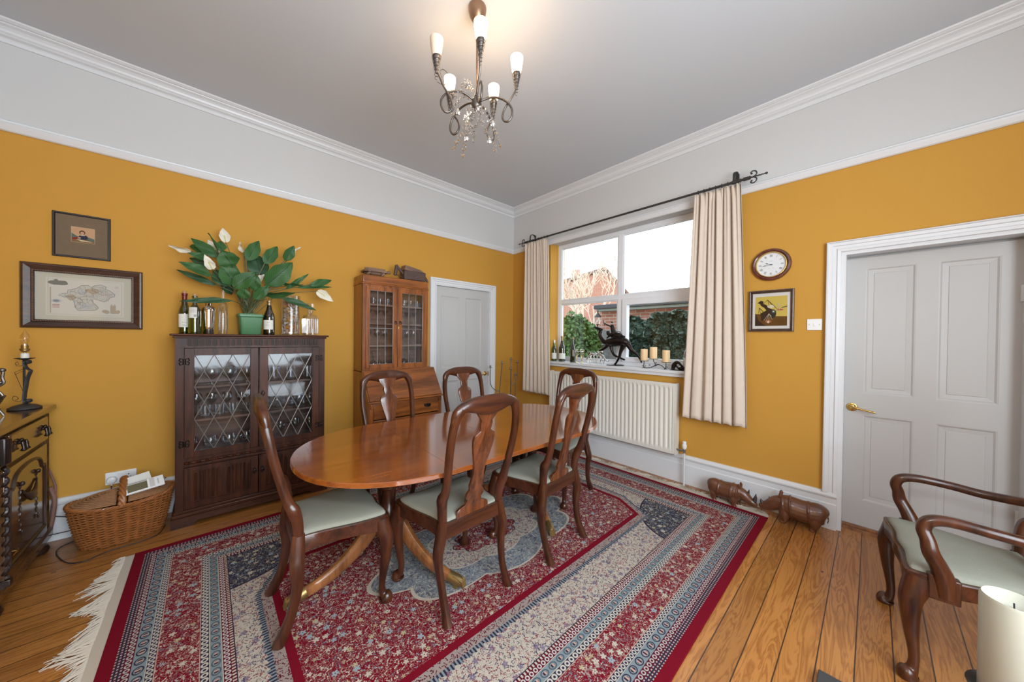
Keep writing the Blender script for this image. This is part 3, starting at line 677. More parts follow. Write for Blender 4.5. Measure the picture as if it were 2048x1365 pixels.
# bare tree
BARK = plain('pale_bark', (0.75, 0.62, 0.50), 0.9)
t = thing('bare_tree', 'leafless tree with pale twigs in front of the gabled house', 'tree', (8, 4.3, -.25))
g = G(); gt = G(); rnd = random.Random(11)
def branch(p, d, L, r, lev):
    q = p; n_ = 4; pts = [p]; 
    for i in range(n_):
        d = (d + Vector((rnd.uniform(-.25, .25), rnd.uniform(-.25, .25), rnd.uniform(-.05, .22)))).normalized(); q = q + d*L/n_; pts.append(q)
    (g if lev < 2 else gt).tube(pts, [max(.012, r*(1-.12*i)) for i in range(n_+1)], 5 if lev < 2 else 3)
    if lev < 5:
        for i in range(3 if lev < 4 else 2):
            k = rnd.randint(2, 4); dd = (d + Vector((rnd.uniform(-.9, .9), rnd.uniform(-1.0, 1.0), rnd.uniform(-.2, .6)))).normalized()
            branch(pts[k], dd, L*rnd.uniform(.6, .8), r*.55, lev+1)
branch(Vector((0, 0, 0)), Vector((0, 0, 1)), 2.2, .08, 0); branch(Vector((0, .1, 1.2)), Vector((0, .6, 1)), 1.7, .06, 1); branch(Vector((0, -.1, 1.4)), Vector((0, -.7, 1)), 1.7, .06, 1)
obj('trunk', g, BARK, t); obj('twigs', gt, BARK, t)
for k, (y, z_, s_) in enumerate(((-1.1, 0, .42), (-1.55, 0, .38))):
    pt = tag(obj('garden_bin', G().box(-.15, .15, -s_/2, s_/2, 0, 1.25 - .08*k, .06), plain('grey_green_bin', (0.16, 0.20, 0.18), .6), loc=(3.0, y, -.25)), 'grey-green garden bin in front of the ivy, %s' % ('nearer the window mullion' if k == 0 else 'nearer the right curtain'), 'bin')
# ------------------------------------------------------------------ rug
RX, RY = -1.985, -1.895
g = G(); g.box(-1.79, 1.79, -1.30, 1.30, 0, .010, .003)
rug = obj('rug', g, RUGM, loc=(RX, RY, .0005)); tag(rug, 'large fringed red, blue and ivory patterned rug under the dining table', 'rug')
FR = plain('cream_fringe', (0.52, 0.45, 0.37), .9)
for sgn in (-1, 1):
    g = G(); rnd = random.Random(4+sgn); g.box(sgn*1.79, sgn*1.835, -1.295, 1.295, .001, .006)
    for i in range(430):
        y = -1.295 + 2.59*i/429; cl = .5+.5*math.sin(i*.21+math.sin(i*.07)*3); L = (.045+.085*cl)*rnd.uniform(.75, 1.15) if sgn < 0 else rnd.uniform(.04, .085); w = .05*math.sin(i*.13+1)+rnd.uniform(-.02, .02) - (.03 if sgn < 0 else 0)
        pts = [(sgn*1.83, y, .006), (sgn*(1.83+L*.4), y+w*.3+rnd.uniform(-.01, .01), rnd.uniform(.003, .010)), (sgn*(1.83+L*.75), y+w*.8+rnd.uniform(-.012, .012), rnd.uniform(.003, .009)), (sgn*(1.83+L), y+w+rnd.uniform(-.02, .02), .002)]
        g.tube(pts, [.004, .0036, .003, .0015], 4)
    o = obj('fringe', g, FR, rug); o['kind'] = 'stuff'

# ------------------------------------------------------------------ dining chair
def make_chair(name, label, rear=.19, back=True, fw=.25, dep=.205, seat_z=.46, armchair=False):
    t = thing(name, label, 'armchair' if armchair else 'chair', (0, 0, 0))
    W = MAHOG
    # front cabriole legs
    for s in (-1, 1):
        x = s*(fw-.028)
        P = spline([(x, dep-.03, seat_z-.02, .036), (x+s*.006, dep-.022, seat_z-.075, .040), (x+s*.018, dep-.008, seat_z-.13, .034), (x+s*.012, dep-.012, .22, .024), (x+s*.000, dep-.024, .10, .0165), (x+s*.002, dep-.02, .045, .018), (x+s*.010, dep-.008, .026, .030), (x+s*.010, dep-.006, .010, .033), (x+s*.009, dep-.006, .0, .026)], 5)
        g = G(); g.tube([p[:3] for p in P], [p[3] for p in P], 14, up=(1, 0, 0), sq=2.4)
        for v in g.bm.verts: v.co.z = max(0, v.co.z)
        obj('leg', g, W, t)
    # rear legs
    for s in (-1, 1):
        x = s*rear
        P = spline([(x*1.04, -.266, 0, .024), (x*1.03, -.252, .03, .021), (x*1.02, -.215, .12, .0185), (x*1.07, -.194, .24, .0205), (x*1.12, -.198, .32, .025), (x*1.04, -.194, .385, .027), (x*.955, -.188, .47, .023)], 5)
        g = G(); g.tube([p[:3] for p in P], [p[3] for p in P], 12, up=(1, 0, 0), flat=(.85, 1.1), sq=4)
        for v in g.bm.verts: v.co.z = max(0, v.co.z)
        obj('leg', g, W, t)
    # seat rails
    g = G(); z0, z1 = seat_z-.078, seat_z-.002; r2 = rear*.955
    out = spline([(-r2-.012, -.205), (-r2-.02, -.10), (-fw+.012, .06), (-fw+.002, dep-.02), (-fw+.03, dep+.008), (-.11, dep-.002), (0, dep+.006), (.11, dep-.002), (fw-.03, dep+.008), (fw-.002, dep-.02), (fw-.012, .06), (r2+.02, -.10), (r2+.012, -.205)], 4)
    inn = [(u*.80, v*.80-.0) for u, v in out]
    R = []
    for (poly, z) in ((out, z1-.004), ([(u*.985, v*.985) for u, v in out], z1), (inn, z1)): R.append([g.v((u, v, z)) for u, v in poly])
    n = len(out)
    bot = [g.v((u, v, z0 + .022*(1-min(1, abs(u)/(fw*.75)))**.7*(1 if v > dep-.03 else 0) + (.016*math.sin(PI*min(1, max(0, (v+.18)/(.36)))) if v <= dep-.03 else 0))) for u, v in out]
    boti = [g.v((u, v, z0+.01)) for u, v in inn]
    for A, B in ((bot, R[0]), (R[0], R[1]), (R[1], R[2]), (R[2], boti), (boti, bot)):
        for i in range(n): g.f([A[i], A[(i+1) % n], B[(i+1) % n], B[i]])
    obj('seat_frame', g, MAHOGX, t)
    # upholstered drop-in pad
    pad = [(u*.93, v*.925+.002) for u, v in out]
    g = G(); prev = None
    rings = [(1.0, seat_z-.006), (1.0, seat_z+.004), (.985, seat_z+.010), (.93, seat_z+.016), (.8, seat_z+.022), (.55, seat_z+.027), (.25, seat_z+.029)]
    RR = [[g.v((u*k, v*k, z)) for u, v in pad] for k, z in rings]
    for A, B in zip(RR, RR[1:]):
        for i in range(n): g.f([A[i], A[(i+1) % n], B[(i+1) % n], B[i]])
    c = g.v((0, 0, seat_z+.0295))
    for i in range(n): g.f([RR[-1][i], RR[-1][(i+1) % n], c])
    g.f(list(reversed(RR[0]))); o = obj('seat_pad', g, SEATF, t, sharp=60); o['label'] = 'sage green seat pad'
    # stiles, crest, splat
    k = rear/.19
    for s in (-1, 1):
        P = spline([(s*.181*k, -.188, .455, .0215), (s*.188*k, -.193, .53, .023), (s*.199*k, -.209, .590, .026), (s*.194*k, -.226, .625, .0215), (s*.196*k, -.250, .70, .019), (s*.206*k, -.282, .83, .019), (s*.205*k, -.302, .93, .0195), (s*.192*k, -.315, 1.005, .021), (s*.165*k, -.322, 1.05, .022)], 5)
        g = G(); g.tube([p[:3] for p in P], [p[3] for p in P], 12, up=(1, 0, 0), flat=(.95, 1.0), sq=3); obj('stile', g, W, t)
    P = spline([(-.202*k, -.312, .985, .018, 1.0), (-.190*k, -.318, 1.030, .0225, 1.0), (-.15*k, -.323, 1.056, .026, .95), (-.09*k, -.327, 1.060, .040, .58), (-.04*k, -.329, 1.056, .048, .46), (0, -.330, 1.054, .050, .42), (.04*k, -.329, 1.056, .048, .46), (.09*k, -.327, 1.060, .040, .58), (.15*k, -.323, 1.056, .026, .95), (.190*k, -.318, 1.030, .0225, 1.0), (.202*k, -.312, .985, .018, 1.0)], 5)
    g = G(); g.tube([p[:3] for p in P], [p[3] for p in P], 14, flat=[(1.0, p[4]*.9) for p in P], up=(0, 0, 1), sq=2.6); obj('crest_rail', g, MAHOGX, t)
    hw = [(.452, .105), (.490, .100), (.500, .082), (.512, .052), (.535, .044), (.552, .058), (.575, .056), (.595, .040), (.620, .046), (.645, .041), (.68, .034), (.73, .038), (.79, .054), (.84, .066), (.875, .070), (.897, .063), (.909, .042), (.917, .033), (.935, .035), (.955, .037), (.968, .034), (.985, .046), (1.01, .066), (1.050, .075)]
    def yy(z): return -.188 - .135*max(0, (z-.50)/.56)**.9
    g = G(); L = []
    for z, w in hw:
        th = .007; y = yy(z)
        L.append([g.v((a*k, y+b, z)) for a, b in ((-w, -th), (-w+.004, -th-.002), (0, -th-.003), (w-.004, -th-.002), (w, -th), (w, th), (w-.004, th+.002), (0, th+.001), (-w+.004, th+.002), (-w, th))])
    for A, B in zip(L, L[1:]):
        for i in range(10): g.f([A[i], A[(i+1) % 10], B[(i+1) % 10], B[i]])
    g.f(list(reversed(L[0]))); g.f(L[-1]); obj('splat', g, TABLECH, t)
    return t
TABLECH = wood('splat_wood', (0.045, 0.013, 0.005), (0.17, 0.050, 0.017), 0.25, 'Z', 1.3)
ch = make_chair('dining_chair', 'carved-splat mahogany dining chair at the left end of the table, nearest the basket')
R = math.radians
ch.location = (-2.935, -1.775, .011); ch.rotation_euler.z = R(-90-2.4)
GRP = 'dining chairs around the table'
ch['group'] = GRP
dup(ch, (-2.40, -2.105, .011), R(1), 'mahogany dining chair with its back to the camera, centre front of the table')
dup(ch, (-1.72, -2.135, .011), R(5.5), 'mahogany dining chair on the near side, right of the centre-front chair')
dup(ch, (-1.10, -1.80, .011), R(92), 'mahogany dining chair at the radiator end of the table')
dup(ch, (-2.33, -1.31, .011), R(181), 'mahogany dining chair behind the table, in front of the oak bureau')
dup(ch, (-1.625, -1.36, .011), R(178), 'mahogany dining chair behind the table, in front of the white left door')
# carver armchair
ac = make_chair('armchair', 'mahogany carver armchair with open curved arms in front of the white right door', rear=.205, fw=.285, armchair=True)
for s in (-1, 1):
    P = spline([(s*.268, .105, .39, .030), (s*.272, .112, .46, .031), (s*.284, .128, .51, .027), (s*.300, .150, .56, .0255), (s*.294, .158, .605, .0225), (s*.284, .168, .645, .0215), (s*.280, .150, .680, .0210), (s*.281, .095, .694, .0195), (s*.284, -.01, .688, .019), (s*.270, -.10, .680, .019), (s*.235, -.19, .688, .019), (s*.205, -.225, .70, .019)], 6)
    g = G(); g.tube([p[:3] for p in P], [p[3] for p in P], 12, up=(1, 0, 0), sq=2.6); obj('arm', g, MAHOG, ac)
    g = G(); g.box(s*.252, s*.290, .07, .155, .372, .47, .006); obj('arm_bracket', g, MAHOG, ac)
ac.location = (-1.0, -4.02, 0); ac.rotation_euler.z = R(5.7)

# ------------------------------------------------------------------ dining table
T0 = (-2.03, -1.785)
tb = thing('dining_table', 'long oval-ended polished mahogany dining table on two brass-footed pedestals', 'table', (T0[0], T0[1], .011), R(-1.5))
def outline(a, b, L, n=28):
    o = []
    for i in range(n+1):
        th = -PI/2 + PI*i/n; c, s = math.cos(th), math.sin(th); e = 2/2.15
        o.append((L + a*abs(c)**e, b*math.copysign(abs(s)**e, s)))
    return o + [(-x, -y) for x, y in o]
def top_piece(name, x0, x1, mat):
    """slice of the table top between x0 and x1 with a reeded edge"""
    base_ = outline(.615, .57, .485)
    pts = []
    m = len(base_)
    for i in range(m):   # densify then clip by clamping
        a, b_ = base_[i], base_[(i+1) % m]
        pts += [(a[0]+(b_[0]-a[0])*k/4, a[1]+(b_[1]-a[1])*k/4) for k in range(4)]
    pts = [(min(max(x, x0), x1), y) for x, y in pts]
    out = []
    for p in pts:
        if not out or (abs(p[0]-out[-1][0]) + abs(p[1]-out[-1][1])) > 1e-5: out.append(p)
    g = G(); prof = [(0.016, -.026), (.004, -.025), (.0, -.022), (.003, -.019), (0, -.016), (.003, -.013), (0, -.010), (.003, -.007), (0, -.004), (.004, 0)]
    def shr(p, d):
        r = math.hypot(p[0]*.6, p[1]); return (p[0] if (abs(p[0]-x0) < 1e-6 or abs(p[0]-x1) < 1e-6) and abs(p[0]) < 1.0 else p[0]*(1-d/1.1), p[1]*(1-d/.57))
    Rg = [[g.v((*shr(p, d), .733+z)) for p in out] for d, z in prof]
    for A, B in zip(Rg, Rg[1:]):
        for i in range(len(out)): g.f([A[i], A[(i+1) % len(out)], B[(i+1) % len(out)], B[i]])
    g.f(Rg[-1], False); g.f(list(reversed(Rg[0])), False); return obj(name, g, mat, tb)
top_piece('tabletop_end', -1.2, -.482, TABLEW); top_piece('tabletop_leaf', -.4805, -.001, TABLEW); top_piece('tabletop_leaf', .0005, .4805, TABLEW); top_piece('tabletop_end', .482, 1.2, TABLEW)
g = G()
for y in (-.28, .28): g.box(-.80, .80, y-.012, y+.012, .66, .707)
for x in (-.80, -.3, .3, .80): g.box(x-.012, x+.012, -.28, .28, .66, .707)
obj('apron', g, DOAKX, tb)
for sx_ in (-1, 1):
    cx = sx_*.605
    g = G(); g.box(cx-.30, cx+.30, -.20, .20, .69, .7070, .004)
    obj('pedestal_block', g, DOAK, tb)
    g = G(); g.lathe([(.060, .70), (.062, .685), (.046, .672), (.058, .66), (.072, .63), (.070, .595), (.052, .545), (.038, .52), (.040, .508), (.056, .500), (.056, .485), (.042, .475), (.038, .40), (.055, .37), (.068, .34), (.070, .30), (.060, .26), (.045, .245)], (cx, 0, 0), 28); obj('pedestal', g, MAHOG, tb)
    for ang in ((180, -62, 62) if sx_ < 0 else (0, 242, 118)):
        a = R(ang); ca, sa = math.cos(a), math.sin(a)
        P = spline([(.030, .335, .042, .75), (.085, .285, .040, .72), (.160, .200, .036, .72), (.250, .128, .031, .74), (.340, .082, .027, .78), (.455, .050, .024, .85)], 7)
        g = G(); g.tube([(cx+p[0]*ca, p[0]*sa, p[1]) for p in P], [p[2] for p in P], 14, flat=[(1.15, p[3]) for p in P], sq=3.2, up=(0, 0, 1)); lg = obj('leg', g, TLEGW, tb)
        g = G(); P = spline([(.425, .060, .0255), (.45, .052, .027), (.48, .046, .026), (.505, .040, .020), (.515, .038, .008)], 4)
        g.tube([(cx+p[0]*ca, p[0]*sa, p[1]) for p in P], [p[2] for p in P], 12, flat=(1.1, 1.0))
        for q in (-.7, 0, .7): g.tube([(cx+.46*ca-q*.018*sa, .46*sa+q*.018*ca, .072), (cx+.512*ca-q*.018*sa, .512*sa+q*.018*ca, .052), (cx+.52*ca-q*.018*sa, .52*sa+q*.018*ca, .02)], [.007, .009, .007], 6)
        g.cyl((cx+.47*ca-.011*sa, .47*sa+.011*ca, .017), (cx+.47*ca+.011*sa, .47*sa-.011*ca, .017), .016, seg=14)
        obj('brass_foot', g, OLDBRASS, lg)

# ------------------------------------------------------------------ dark oak display cabinet
CX0, CX1, CD, CH = -3.612, -2.655, .315, 1.40
cab = thing('display_cabinet', 'dark oak cabinet with diamond-leaded glass doors and linenfold panels below', 'cabinet', ((CX0+CX1)/2, -.04, 0))
w2 = (CX1-CX0)/2; yf = -CD+.04-.04     # local y of the front (wall face is y=+.04)
yf = -.315
def P(name, g, m=DOAK, par=cab): return obj(name, g, m, par)
for s in (-1, 1): g = G(); g.box(s*w2, s*(w2-.02), yf+.02, 0, 0, 1.385); P('side_panel', g)
g = G(); g.box(-w2+.02, w2-.02, -.012, 0, .05, 1.38); P('back_panel', g, DINT)
for z in (.455, .745, .995): g = G(); g.box(-w2+.02, w2-.02, -.27, -.012, z, z+.015); P('shelf', g, DINT)
g = G(); g.box(-w2-.012, w2+.012, yf-.012, 0, 1.372, 1.388, .005); g.box(-w2-.028, w2+.028, yf-.030, 0, 1.388, 1.403, .006); P('top', g, DOAKX)
g = G(); fr_x0, fr_x1 = -w2, w2
g.box(-w2, -w2+.045, yf, yf+.02, .09, 1.30); g.box(w2-.045, w2, yf, yf+.02, .09, 1.30); g.box(-w2, w2, yf, yf+.02, 1.30, 1.375); g.box(-w2+.045, w2-.045, yf, yf+.02, .425, .49); g.box(-w2, w2, yf, yf+.02, .06, .115)
P('face_frame', g)
g = G(); nfl = 24
for i in range(nfl):
    x = -w2+.075+(2*w2-.15)*i/(nfl-1)
    pts = [(x-.010, 1.322), (x-.010, 1.360), (x-.005, 1.366), (x+.005, 1.366), (x+.010, 1.360), (x+.010, 1.322), (x+.005, 1.316), (x-.005, 1.316)]
    g.tube([(a, yf-.0015, b) for a, b in pts], .0032, 6, closed=True); g.box(x+.016, x+.021, yf-.004, yf, 1.316, 1.366, .001)
P('carved_frieze', g)
g = G()
for i in range(nfl):
    x = -w2+.075+(2*w2-.15)*i/(nfl-1); g.box(x-.008, x+.008, yf-.0008, yf+.002, 1.320, 1.362)
P('frieze_shade_inlay', g, plain('frieze_painted_shade', (0.012, 0.005, 0.003), .6))  # flat dark inlays: shade inside the carved flutes, put in as colour
g = G()
for (x0, x1, z0, z1) in ((-w2+.05, w2-.05, .448, .466),):
    N_ = 90; pr = spline([(x0, 0), (x1, 0)], 4)
    for s in range(2):
        pts = [(x0+(x1-x0)*i/(N_*4), yf-.006+.005*math.cos(i*PI/4+s*PI), .457+.006*math.sin(i*PI/4+s*PI)) for i in range(N_*4+1)]
        g.tube(pts, .0055, 5)
g.box(-w2+.045, w2-.045, yf-.006, yf, .430, .446, .002)
P('rope_moulding', g)
g = G(); g.box(-w2-.008, w2+.008, yf-.010, 0, .095, .115, .004); g.box(-w2-.018, w2+.018, yf-.022, 0, .070, .097, .006)
g.prism([(-w2-.02, .0), (-w2-.02, .072), (w2+.02, .072), (w2+.02, 0), (w2-.09, 0), (w2-.12, .03), (-w2+.12, .03), (-w2+.09, 0)], lambda u, v, t: (u, t, v), yf-.026, yf-.004)
P('plinth', g, DOAKX)
HINGE = plain('dark_hinge_iron', (0.035, 0.028, 0.025), .4, .8)
for s in (-1, 1):
    # glazed door
    xo, xi = (s*(w2-.047), s*.003); gl = (s*(w2-.100), s*(.055 if s < 0 else .062))
    g = G(); y0, y1 = yf-.006, yf+.016
    g.box(xo, gl[0], y0, y1, .492, 1.297, .002); g.box(gl[1], xi, y0, y1, .492, 1.297, .002); g.box(gl[0], gl[1], y0, y1, 1.248, 1.297); g.box(gl[0], gl[1], y0, y1, .492, .535)
    for zz in (1.246, .537): g.box(gl[0], gl[1], y0-.004, y0+.006, zz-.003, zz+.003)
    dr = P('glazed_door', g)
    g = G(); g.box(gl[0], gl[1], yf+.004, yf+.007, .535, 1.248); obj('glass_pane', g, CABPANE, dr)
    a0, a1 = min(gl), max(gl); g = G(); cw, chh = (a1-a0)/3, (1.248-.535)/3
    for i in range(-3, 4):      # diagonal lead cames
        for d in (1, -1):
            # line through (a0+i*cw, .535) direction (cw, chh) clipped to the rectangle
            pts = []
            for k in range(7):
                x = a0+(i+k*.5)*cw if d > 0 else a1-(i+k*.5)*cw; z = .535+k*.5*chh
                if a0-1e-6 <= x <= a1+1e-6: pts.append((x, yf+.001, z))
            if len(pts) > 1: g.tube([pts[0], pts[-1]], .0028, 5)
    for i in range(4):
        for k in range(4): g.ell((a0+i*cw, yf-.001, .535+k*chh), (.0045, .004, .0045), 8, 5)
    for i in range(3):
        for k in range(3): g.ell((a0+(i+.5)*cw, yf-.001, .535+(k+.5)*chh), (.0045, .004, .0045), 8, 5)
    obj('lead_lattice', g, LEAD, dr)
    for zz in (1.20, .60):
        g = G()
        for q in (-1, 1):
            g.tube([(xo+q*.006, y0-.002, zz-.018), (xo+q*.022, y0-.002, zz-.024), (xo+q*.027, y0-.002, zz-.008), (xo+q*.015, y0-.002, zz), (xo+q*.027, y0-.002, zz+.008), (xo+q*.022, y0-.002, zz+.024), (xo+q*.006, y0-.002, zz+.018)], .004, 5, closed=True)
        g.cyl((xo, y0-.004, zz-.02), (xo, y0-.004, zz+.02), .004); obj('hinge', g, HINGE, dr)
    g = G(); g.cyl((s*.028, y0-.001, .935), (s*.028, y0-.012, .935), .009, .006); g.tube([(s*.028, y0-.012, .935+.012*1), (s*.028-.012, y0-.012, .925), (s*.028, y0-.012, .905), (s*.028+.012, y0-.012, .925)], .003, 5, closed=True)
    if s > 0: obj('door_pull', g, HINGE, dr)
    # linenfold door
    g = G(); g.box(xo, xi, yf+.002, y1, .118, .422); zz0, zz1 = .118, .422
    g.box(xo, xo-s*.05, y0, yf+.004, zz0, zz1, .002); g.box(s*.052, xi, y0, yf+.004, zz0, zz1, .002); g.box(xo, xi, y0, yf+.004, .392, zz1); g.box(xo, xi, y0, yf+.004, zz0, .16)
    md = (abs(xo)-.05+.052)/2; g.box(s*(md-.022), s*(md+.022), y0, yf+.004, .16, .392, .002)
    ld = P('panel_door', g)
    g = G()
    for (u0, u1) in ((.052, md-.022), (md+.022, abs(xo)-.05)):
        for k in range(6):
            uu = u0+.012+(u1-u0-.024)*k/5; zt = .378-.010*(abs(k-2.5) > 1.6)
            g.tube([(s*uu, yf-.001, .172), (s*uu, yf-.001, zt)], .0068 if k % 2 else .0042, 8)
            g.tube([(s*(uu-.006), yf-.003, zt), (s*uu, yf-.003, zt+.006), (s*(uu+.006), yf-.003, zt)], .0022, 5)
    obj('linenfold_carving', g, DOAK, ld)
    g = G(); c = (s*.026, y0-.004, .30); g.cyl((c[0], y0, .312), (c[0], y0-.01, .312), .008); g.tube([(c[0]+.013*math.sin(a), y0-.010, .300-.013*math.cos(a)) for a in [2*PI*k/10 for k in range(10)]], .003, 5, closed=True); g.tube([(c[0], y0-.002, .33), (c[0]+.009, y0-.002, .318), (c[0], y0-.002, .275), (c[0]-.009, y0-.002, .318)], .003, 5, closed=True)
    obj('door_pull', g, HINGE, ld)

# ------------------------------------------------------------------ oak bureau and bookcase
BX0, BX1 = -2.305, -1.505
bu = thing('bureau', 'warm oak writing bureau with sloping fall front beside the left door', 'bureau', ((BX0+BX1)/2, -.03, 0)); bw = (BX1-BX0)/2
def sidepoly(): return [(0, 0), (-.435, 0), (-.435, .765), (-.255, 1.045), (0, 1.045)]
for s in (-1, 1):
    g = G(); g.prism(sidepoly(), lambda u, v, t: (t, u, v), s*bw, s*(bw-.02)); obj('side_panel', g, OAK, bu)
g = G(); g.box(-bw, bw, -.26, 0, 1.035, 1.052, .003); g.box(-bw+.02, bw-.02, -.015, 0, .05, 1.04); g.box(-bw+.02, bw-.02, -.43, 0, .742, .762); g.box(-bw+.02, bw-.02, -.43, 0, .05, .07); obj('carcass', g, OAKX, bu)
g = G(); g.prism([(-.440, .762), (-.448, .772), (-.262, 1.050), (-.252, 1.043)], lambda u, v, t: (t, u, v), -bw+.012, bw-.004); fall = obj('fall_front', g, OAKX, bu)
g = G(); g.box(-bw-.004, bw+.012, -.462, -.43, .748, .764, .003); obj('front_moulding', g, OAKX, bu)
for k, (z0, z1) in enumerate(((.585, .742), (.415, .575), (.235, .405), (.07, .225))):
    g = G(); g.box(-bw+.05, bw-.05, -.447, -.425, z0, z1, .003); dw = obj('drawer', g, OAKX, bu)
    for xx in (-.22, .22):
        zc_ = (z0+z1)/2; g = G(); g.prism([(xx-.042, zc_), (xx-.036, zc_+.018), (xx-.012, zc_+.014), (xx, zc_+.022), (xx+.012, zc_+.014), (xx+.036, zc_+.018), (xx+.042, zc_), (xx+.030, zc_-.014), (xx, zc_-.02), (xx-.030, zc_-.014)], lambda u, v, t: (u, t, v), -.4465, -.4495)
        g.tube(spline([(xx-.03, -.45, zc_+.006), (xx-.028, -.462, zc_-.008), (xx, -.468, zc_-.014), (xx+.028, -.462, zc_-.008), (xx+.03, -.45, zc_+.006)], 4), .0035, 6)
        obj('drawer_handle', g, HINGE, dw)
g = G()
for s in (-1, 1): g.box(s*(bw-.02), s*(bw-.05), -.44, -.42, .05, .745, .002); g.box(s*(bw-.045), s*(bw-.02), -.452, -.42, .69, .74, .003)
g.box(-bw, bw, -.445, -.42, 0, .068, .003); obj('front_frame', g, OAK, bu)
for s in (-1, 1):
    g = G(); g.box(s*(bw-.018), s*(bw-.044), -.455, -.20, .70, .74, .002); obj('lopers', g, OAK, bu)
# bookcase standing on the bureau
bc = thing('bookcase', 'narrow oak bookcase with leaded glass doors standing on the bureau', 'bookcase', (-1.945, -.03, 1.053)); kw = .358; kf = -.255; kh = .975
for s in (-1, 1): g = G(); g.box(s*kw, s*(kw-.018), kf+.005, 0, 0, .885); obj('side_panel', g, OAK, bc)
g = G(); g.box(-kw+.018, kw-.018, -.012, 0, 0, .90); obj('back_panel', g, OAKIN, bc)
g = G(); g.box(-kw-.004, kw+.004, kf-.006, 0, .885, kh-.004, .012, 3); g.box(-kw-.010, kw+.010, kf-.012, 0, .878, .888, .003); obj('top', g, OAKX, bc)
g = G()
for z in (.0, .245, .47, .665): g = G(); g.box(-kw+.018, kw-.018, -.225, -.012, z, z+.016); obj('shelf', g, OAKIN, bc)
g = G(); g.box(-kw, -kw+.03, kf, kf+.02, 0, .88); g.box(kw-.03, kw, kf, kf+.02, 0, .88); g.box(-kw, kw, kf, kf+.02, .855, .885); g.box(-kw, kw, kf, kf+.02, 0, .022); obj('face_frame', g, OAK, bc)
for s in (-1, 1):
    xo, xi = s*(kw-.032), s*.002; gz0, gz1 = .060, .815; go, gi = s*(kw-.068), s*.048
    g = G(); y0, y1 = kf-.008, kf+.012
    g.box(xo, go, y0, y1, .022, .855, .002); g.box(gi, xi, y0, y1, .022, .855, .002); g.box(go, gi, y0, y1, gz1, .855); g.box(go, gi, y0, y1, .022, gz0)
    dr = obj('glazed_door', g, OAK, bc)
    g = G(); g.box(go, gi, kf+.002, kf+.005, gz0, gz1); obj('glass_pane', g, CLEARP, dr)
    g = G(); a0, a1 = min(go, gi), max(go, gi)
    for k in range(4): x = a0+(a1-a0)*k/3; g.box(x-.003, x+.003, kf-.002, kf+.002, gz0, gz1)
    for k in (0, .235, .455, .0): z = gz0+(gz1-gz0)*k; 
    for z in (gz0, gz0+.185, gz0+.37, gz1): g.box(a0, a1, kf-.002, kf+.002, z-.003, z+.003)
    obj('lead_grid', g, LEAD, dr)
    g = G(); c = s*.026; g.cyl((c, y0, .505), (c, y0-.010, .505), .009); g.tube([(c+.011*math.sin(a), y0-.010, .493-.014*math.cos(a)) for a in [2*PI*k/10 for k in range(10)]], .003, 5, closed=True)
    obj('door_pull', g, HINGE, dr)
g = G(); g.box(.010, .018, kf-.011, kf-.008, .425, .455, .001); obj('escutcheon', g, BRASS, bc)
# ------------------------------------------------------------------ bottles and glassware
def bottle(label, loc, r, h, glassm, cap='cork', lab=None, shoulder='slope', labrot=0, group=None, neck=.0135, foil=None, text=None, name='bottle'):
    t = thing(name, label, 'bottle', loc, labrot, group)
    hb = h*(.60 if shoulder == 'square' else .50)
    prof = [(0, .012), (r*.6, .002), (r*.97, 0), (r, .008), (r, hb*.95)]
    if shoulder == 'square': prof += [(r*.97, hb), (r*.8, hb+.014), (neck*1.6, hb+.030), (neck, hb+.045)]
    else: prof += [(r*.96, hb+.01), (r*.78, hb+.035), (r*.52, hb+.065), (neck*1.25, hb+.092), (neck, hb+.11)]
    prof += [(neck, h-.022), (neck*1.22, h-.020), (neck*1.22, h-.008), (neck, h-.006)]
    g = G(); g.lathe(prof, seg=28, cap=False); obj('glass_body', g, glassm, t)
    if foil:
        g = G(); g.lathe([(neck+.001, h-.085), (neck+.0012, h-.024), (neck*1.22+.001, h-.021), (neck*1.22+.001, h-.006), (0, h-.005)], seg=20, cap=False); obj('foil', g, foil, t)
    if cap == 'cork': g = G(); g.lathe([(neck*.85, h-.02), (neck*.85, h+.010), (0, h+.010)], seg=14); obj('cork', g, CORK, t)
    if lab:
        z0, z1, span = lab; g = G(); g.grid(lambda a, b: ((r+.0008)*math.sin((a-.5)*span), -(r+.0008)*math.cos((a-.5)*span), z0+(z1-z0)*b), 12, 2); lo = obj('label', g, PAPER, t)
        if text:      # faint unreadable print: (kind, height)
            gg = G(); r_ = random.Random(int(h*1000))
            def dash(a0, a1, zz, hh):
                gg.grid(lambda u, v: ((r+.0014)*math.sin(a0+(a1-a0)*u), -(r+.0014)*math.cos(a0+(a1-a0)*u), zz+hh*v), 3, 1)
            if text[0] == 'bars':
                for k in range(7): dash(.18+.06*k, .215+.06*k, text[1], .018)
                for k in range(4): dash(-.45+.1*k, .45, text[1]+.035+.008*k, .0015)
            else:
                for k in range(4):
                    a = -.30+.17*k; dash(a, a+r_.uniform(.06, .12), text[1], .005)
                for k in range(2): dash(-.35, .1+.2*k, text[1]-.014-.010*k, .0018)
            obj('label_print', gg, plain('print_ink', (.16, .15, .16), .7), lo)
    return t
RED_F = plain('dark_red_foil', (0.16, 0.02, 0.02), .35, .3); SILF = plain('silver_foil', (0.65, 0.63, 0.58), .35, .6); GOLDF = plain('dull_gold_foil', (0.35, 0.25, 0.12), .4, .6)
ZT = 1.4035
bottle('green wine bottle with wide white label, farthest left on the dark cabinet', (-3.571, -.165, ZT), .0365, .315, GREENG, lab=(.05, .15, 2.0), foil=RED_F, text=('marks', .085))
bottle('green wine bottle with small barcode label, second from left on the dark cabinet', (-3.513, -.235, ZT), .038, .295, GREENG, lab=(.12, .20, 1.3), shoulder='square', labrot=-.3, text=('bars', .128))
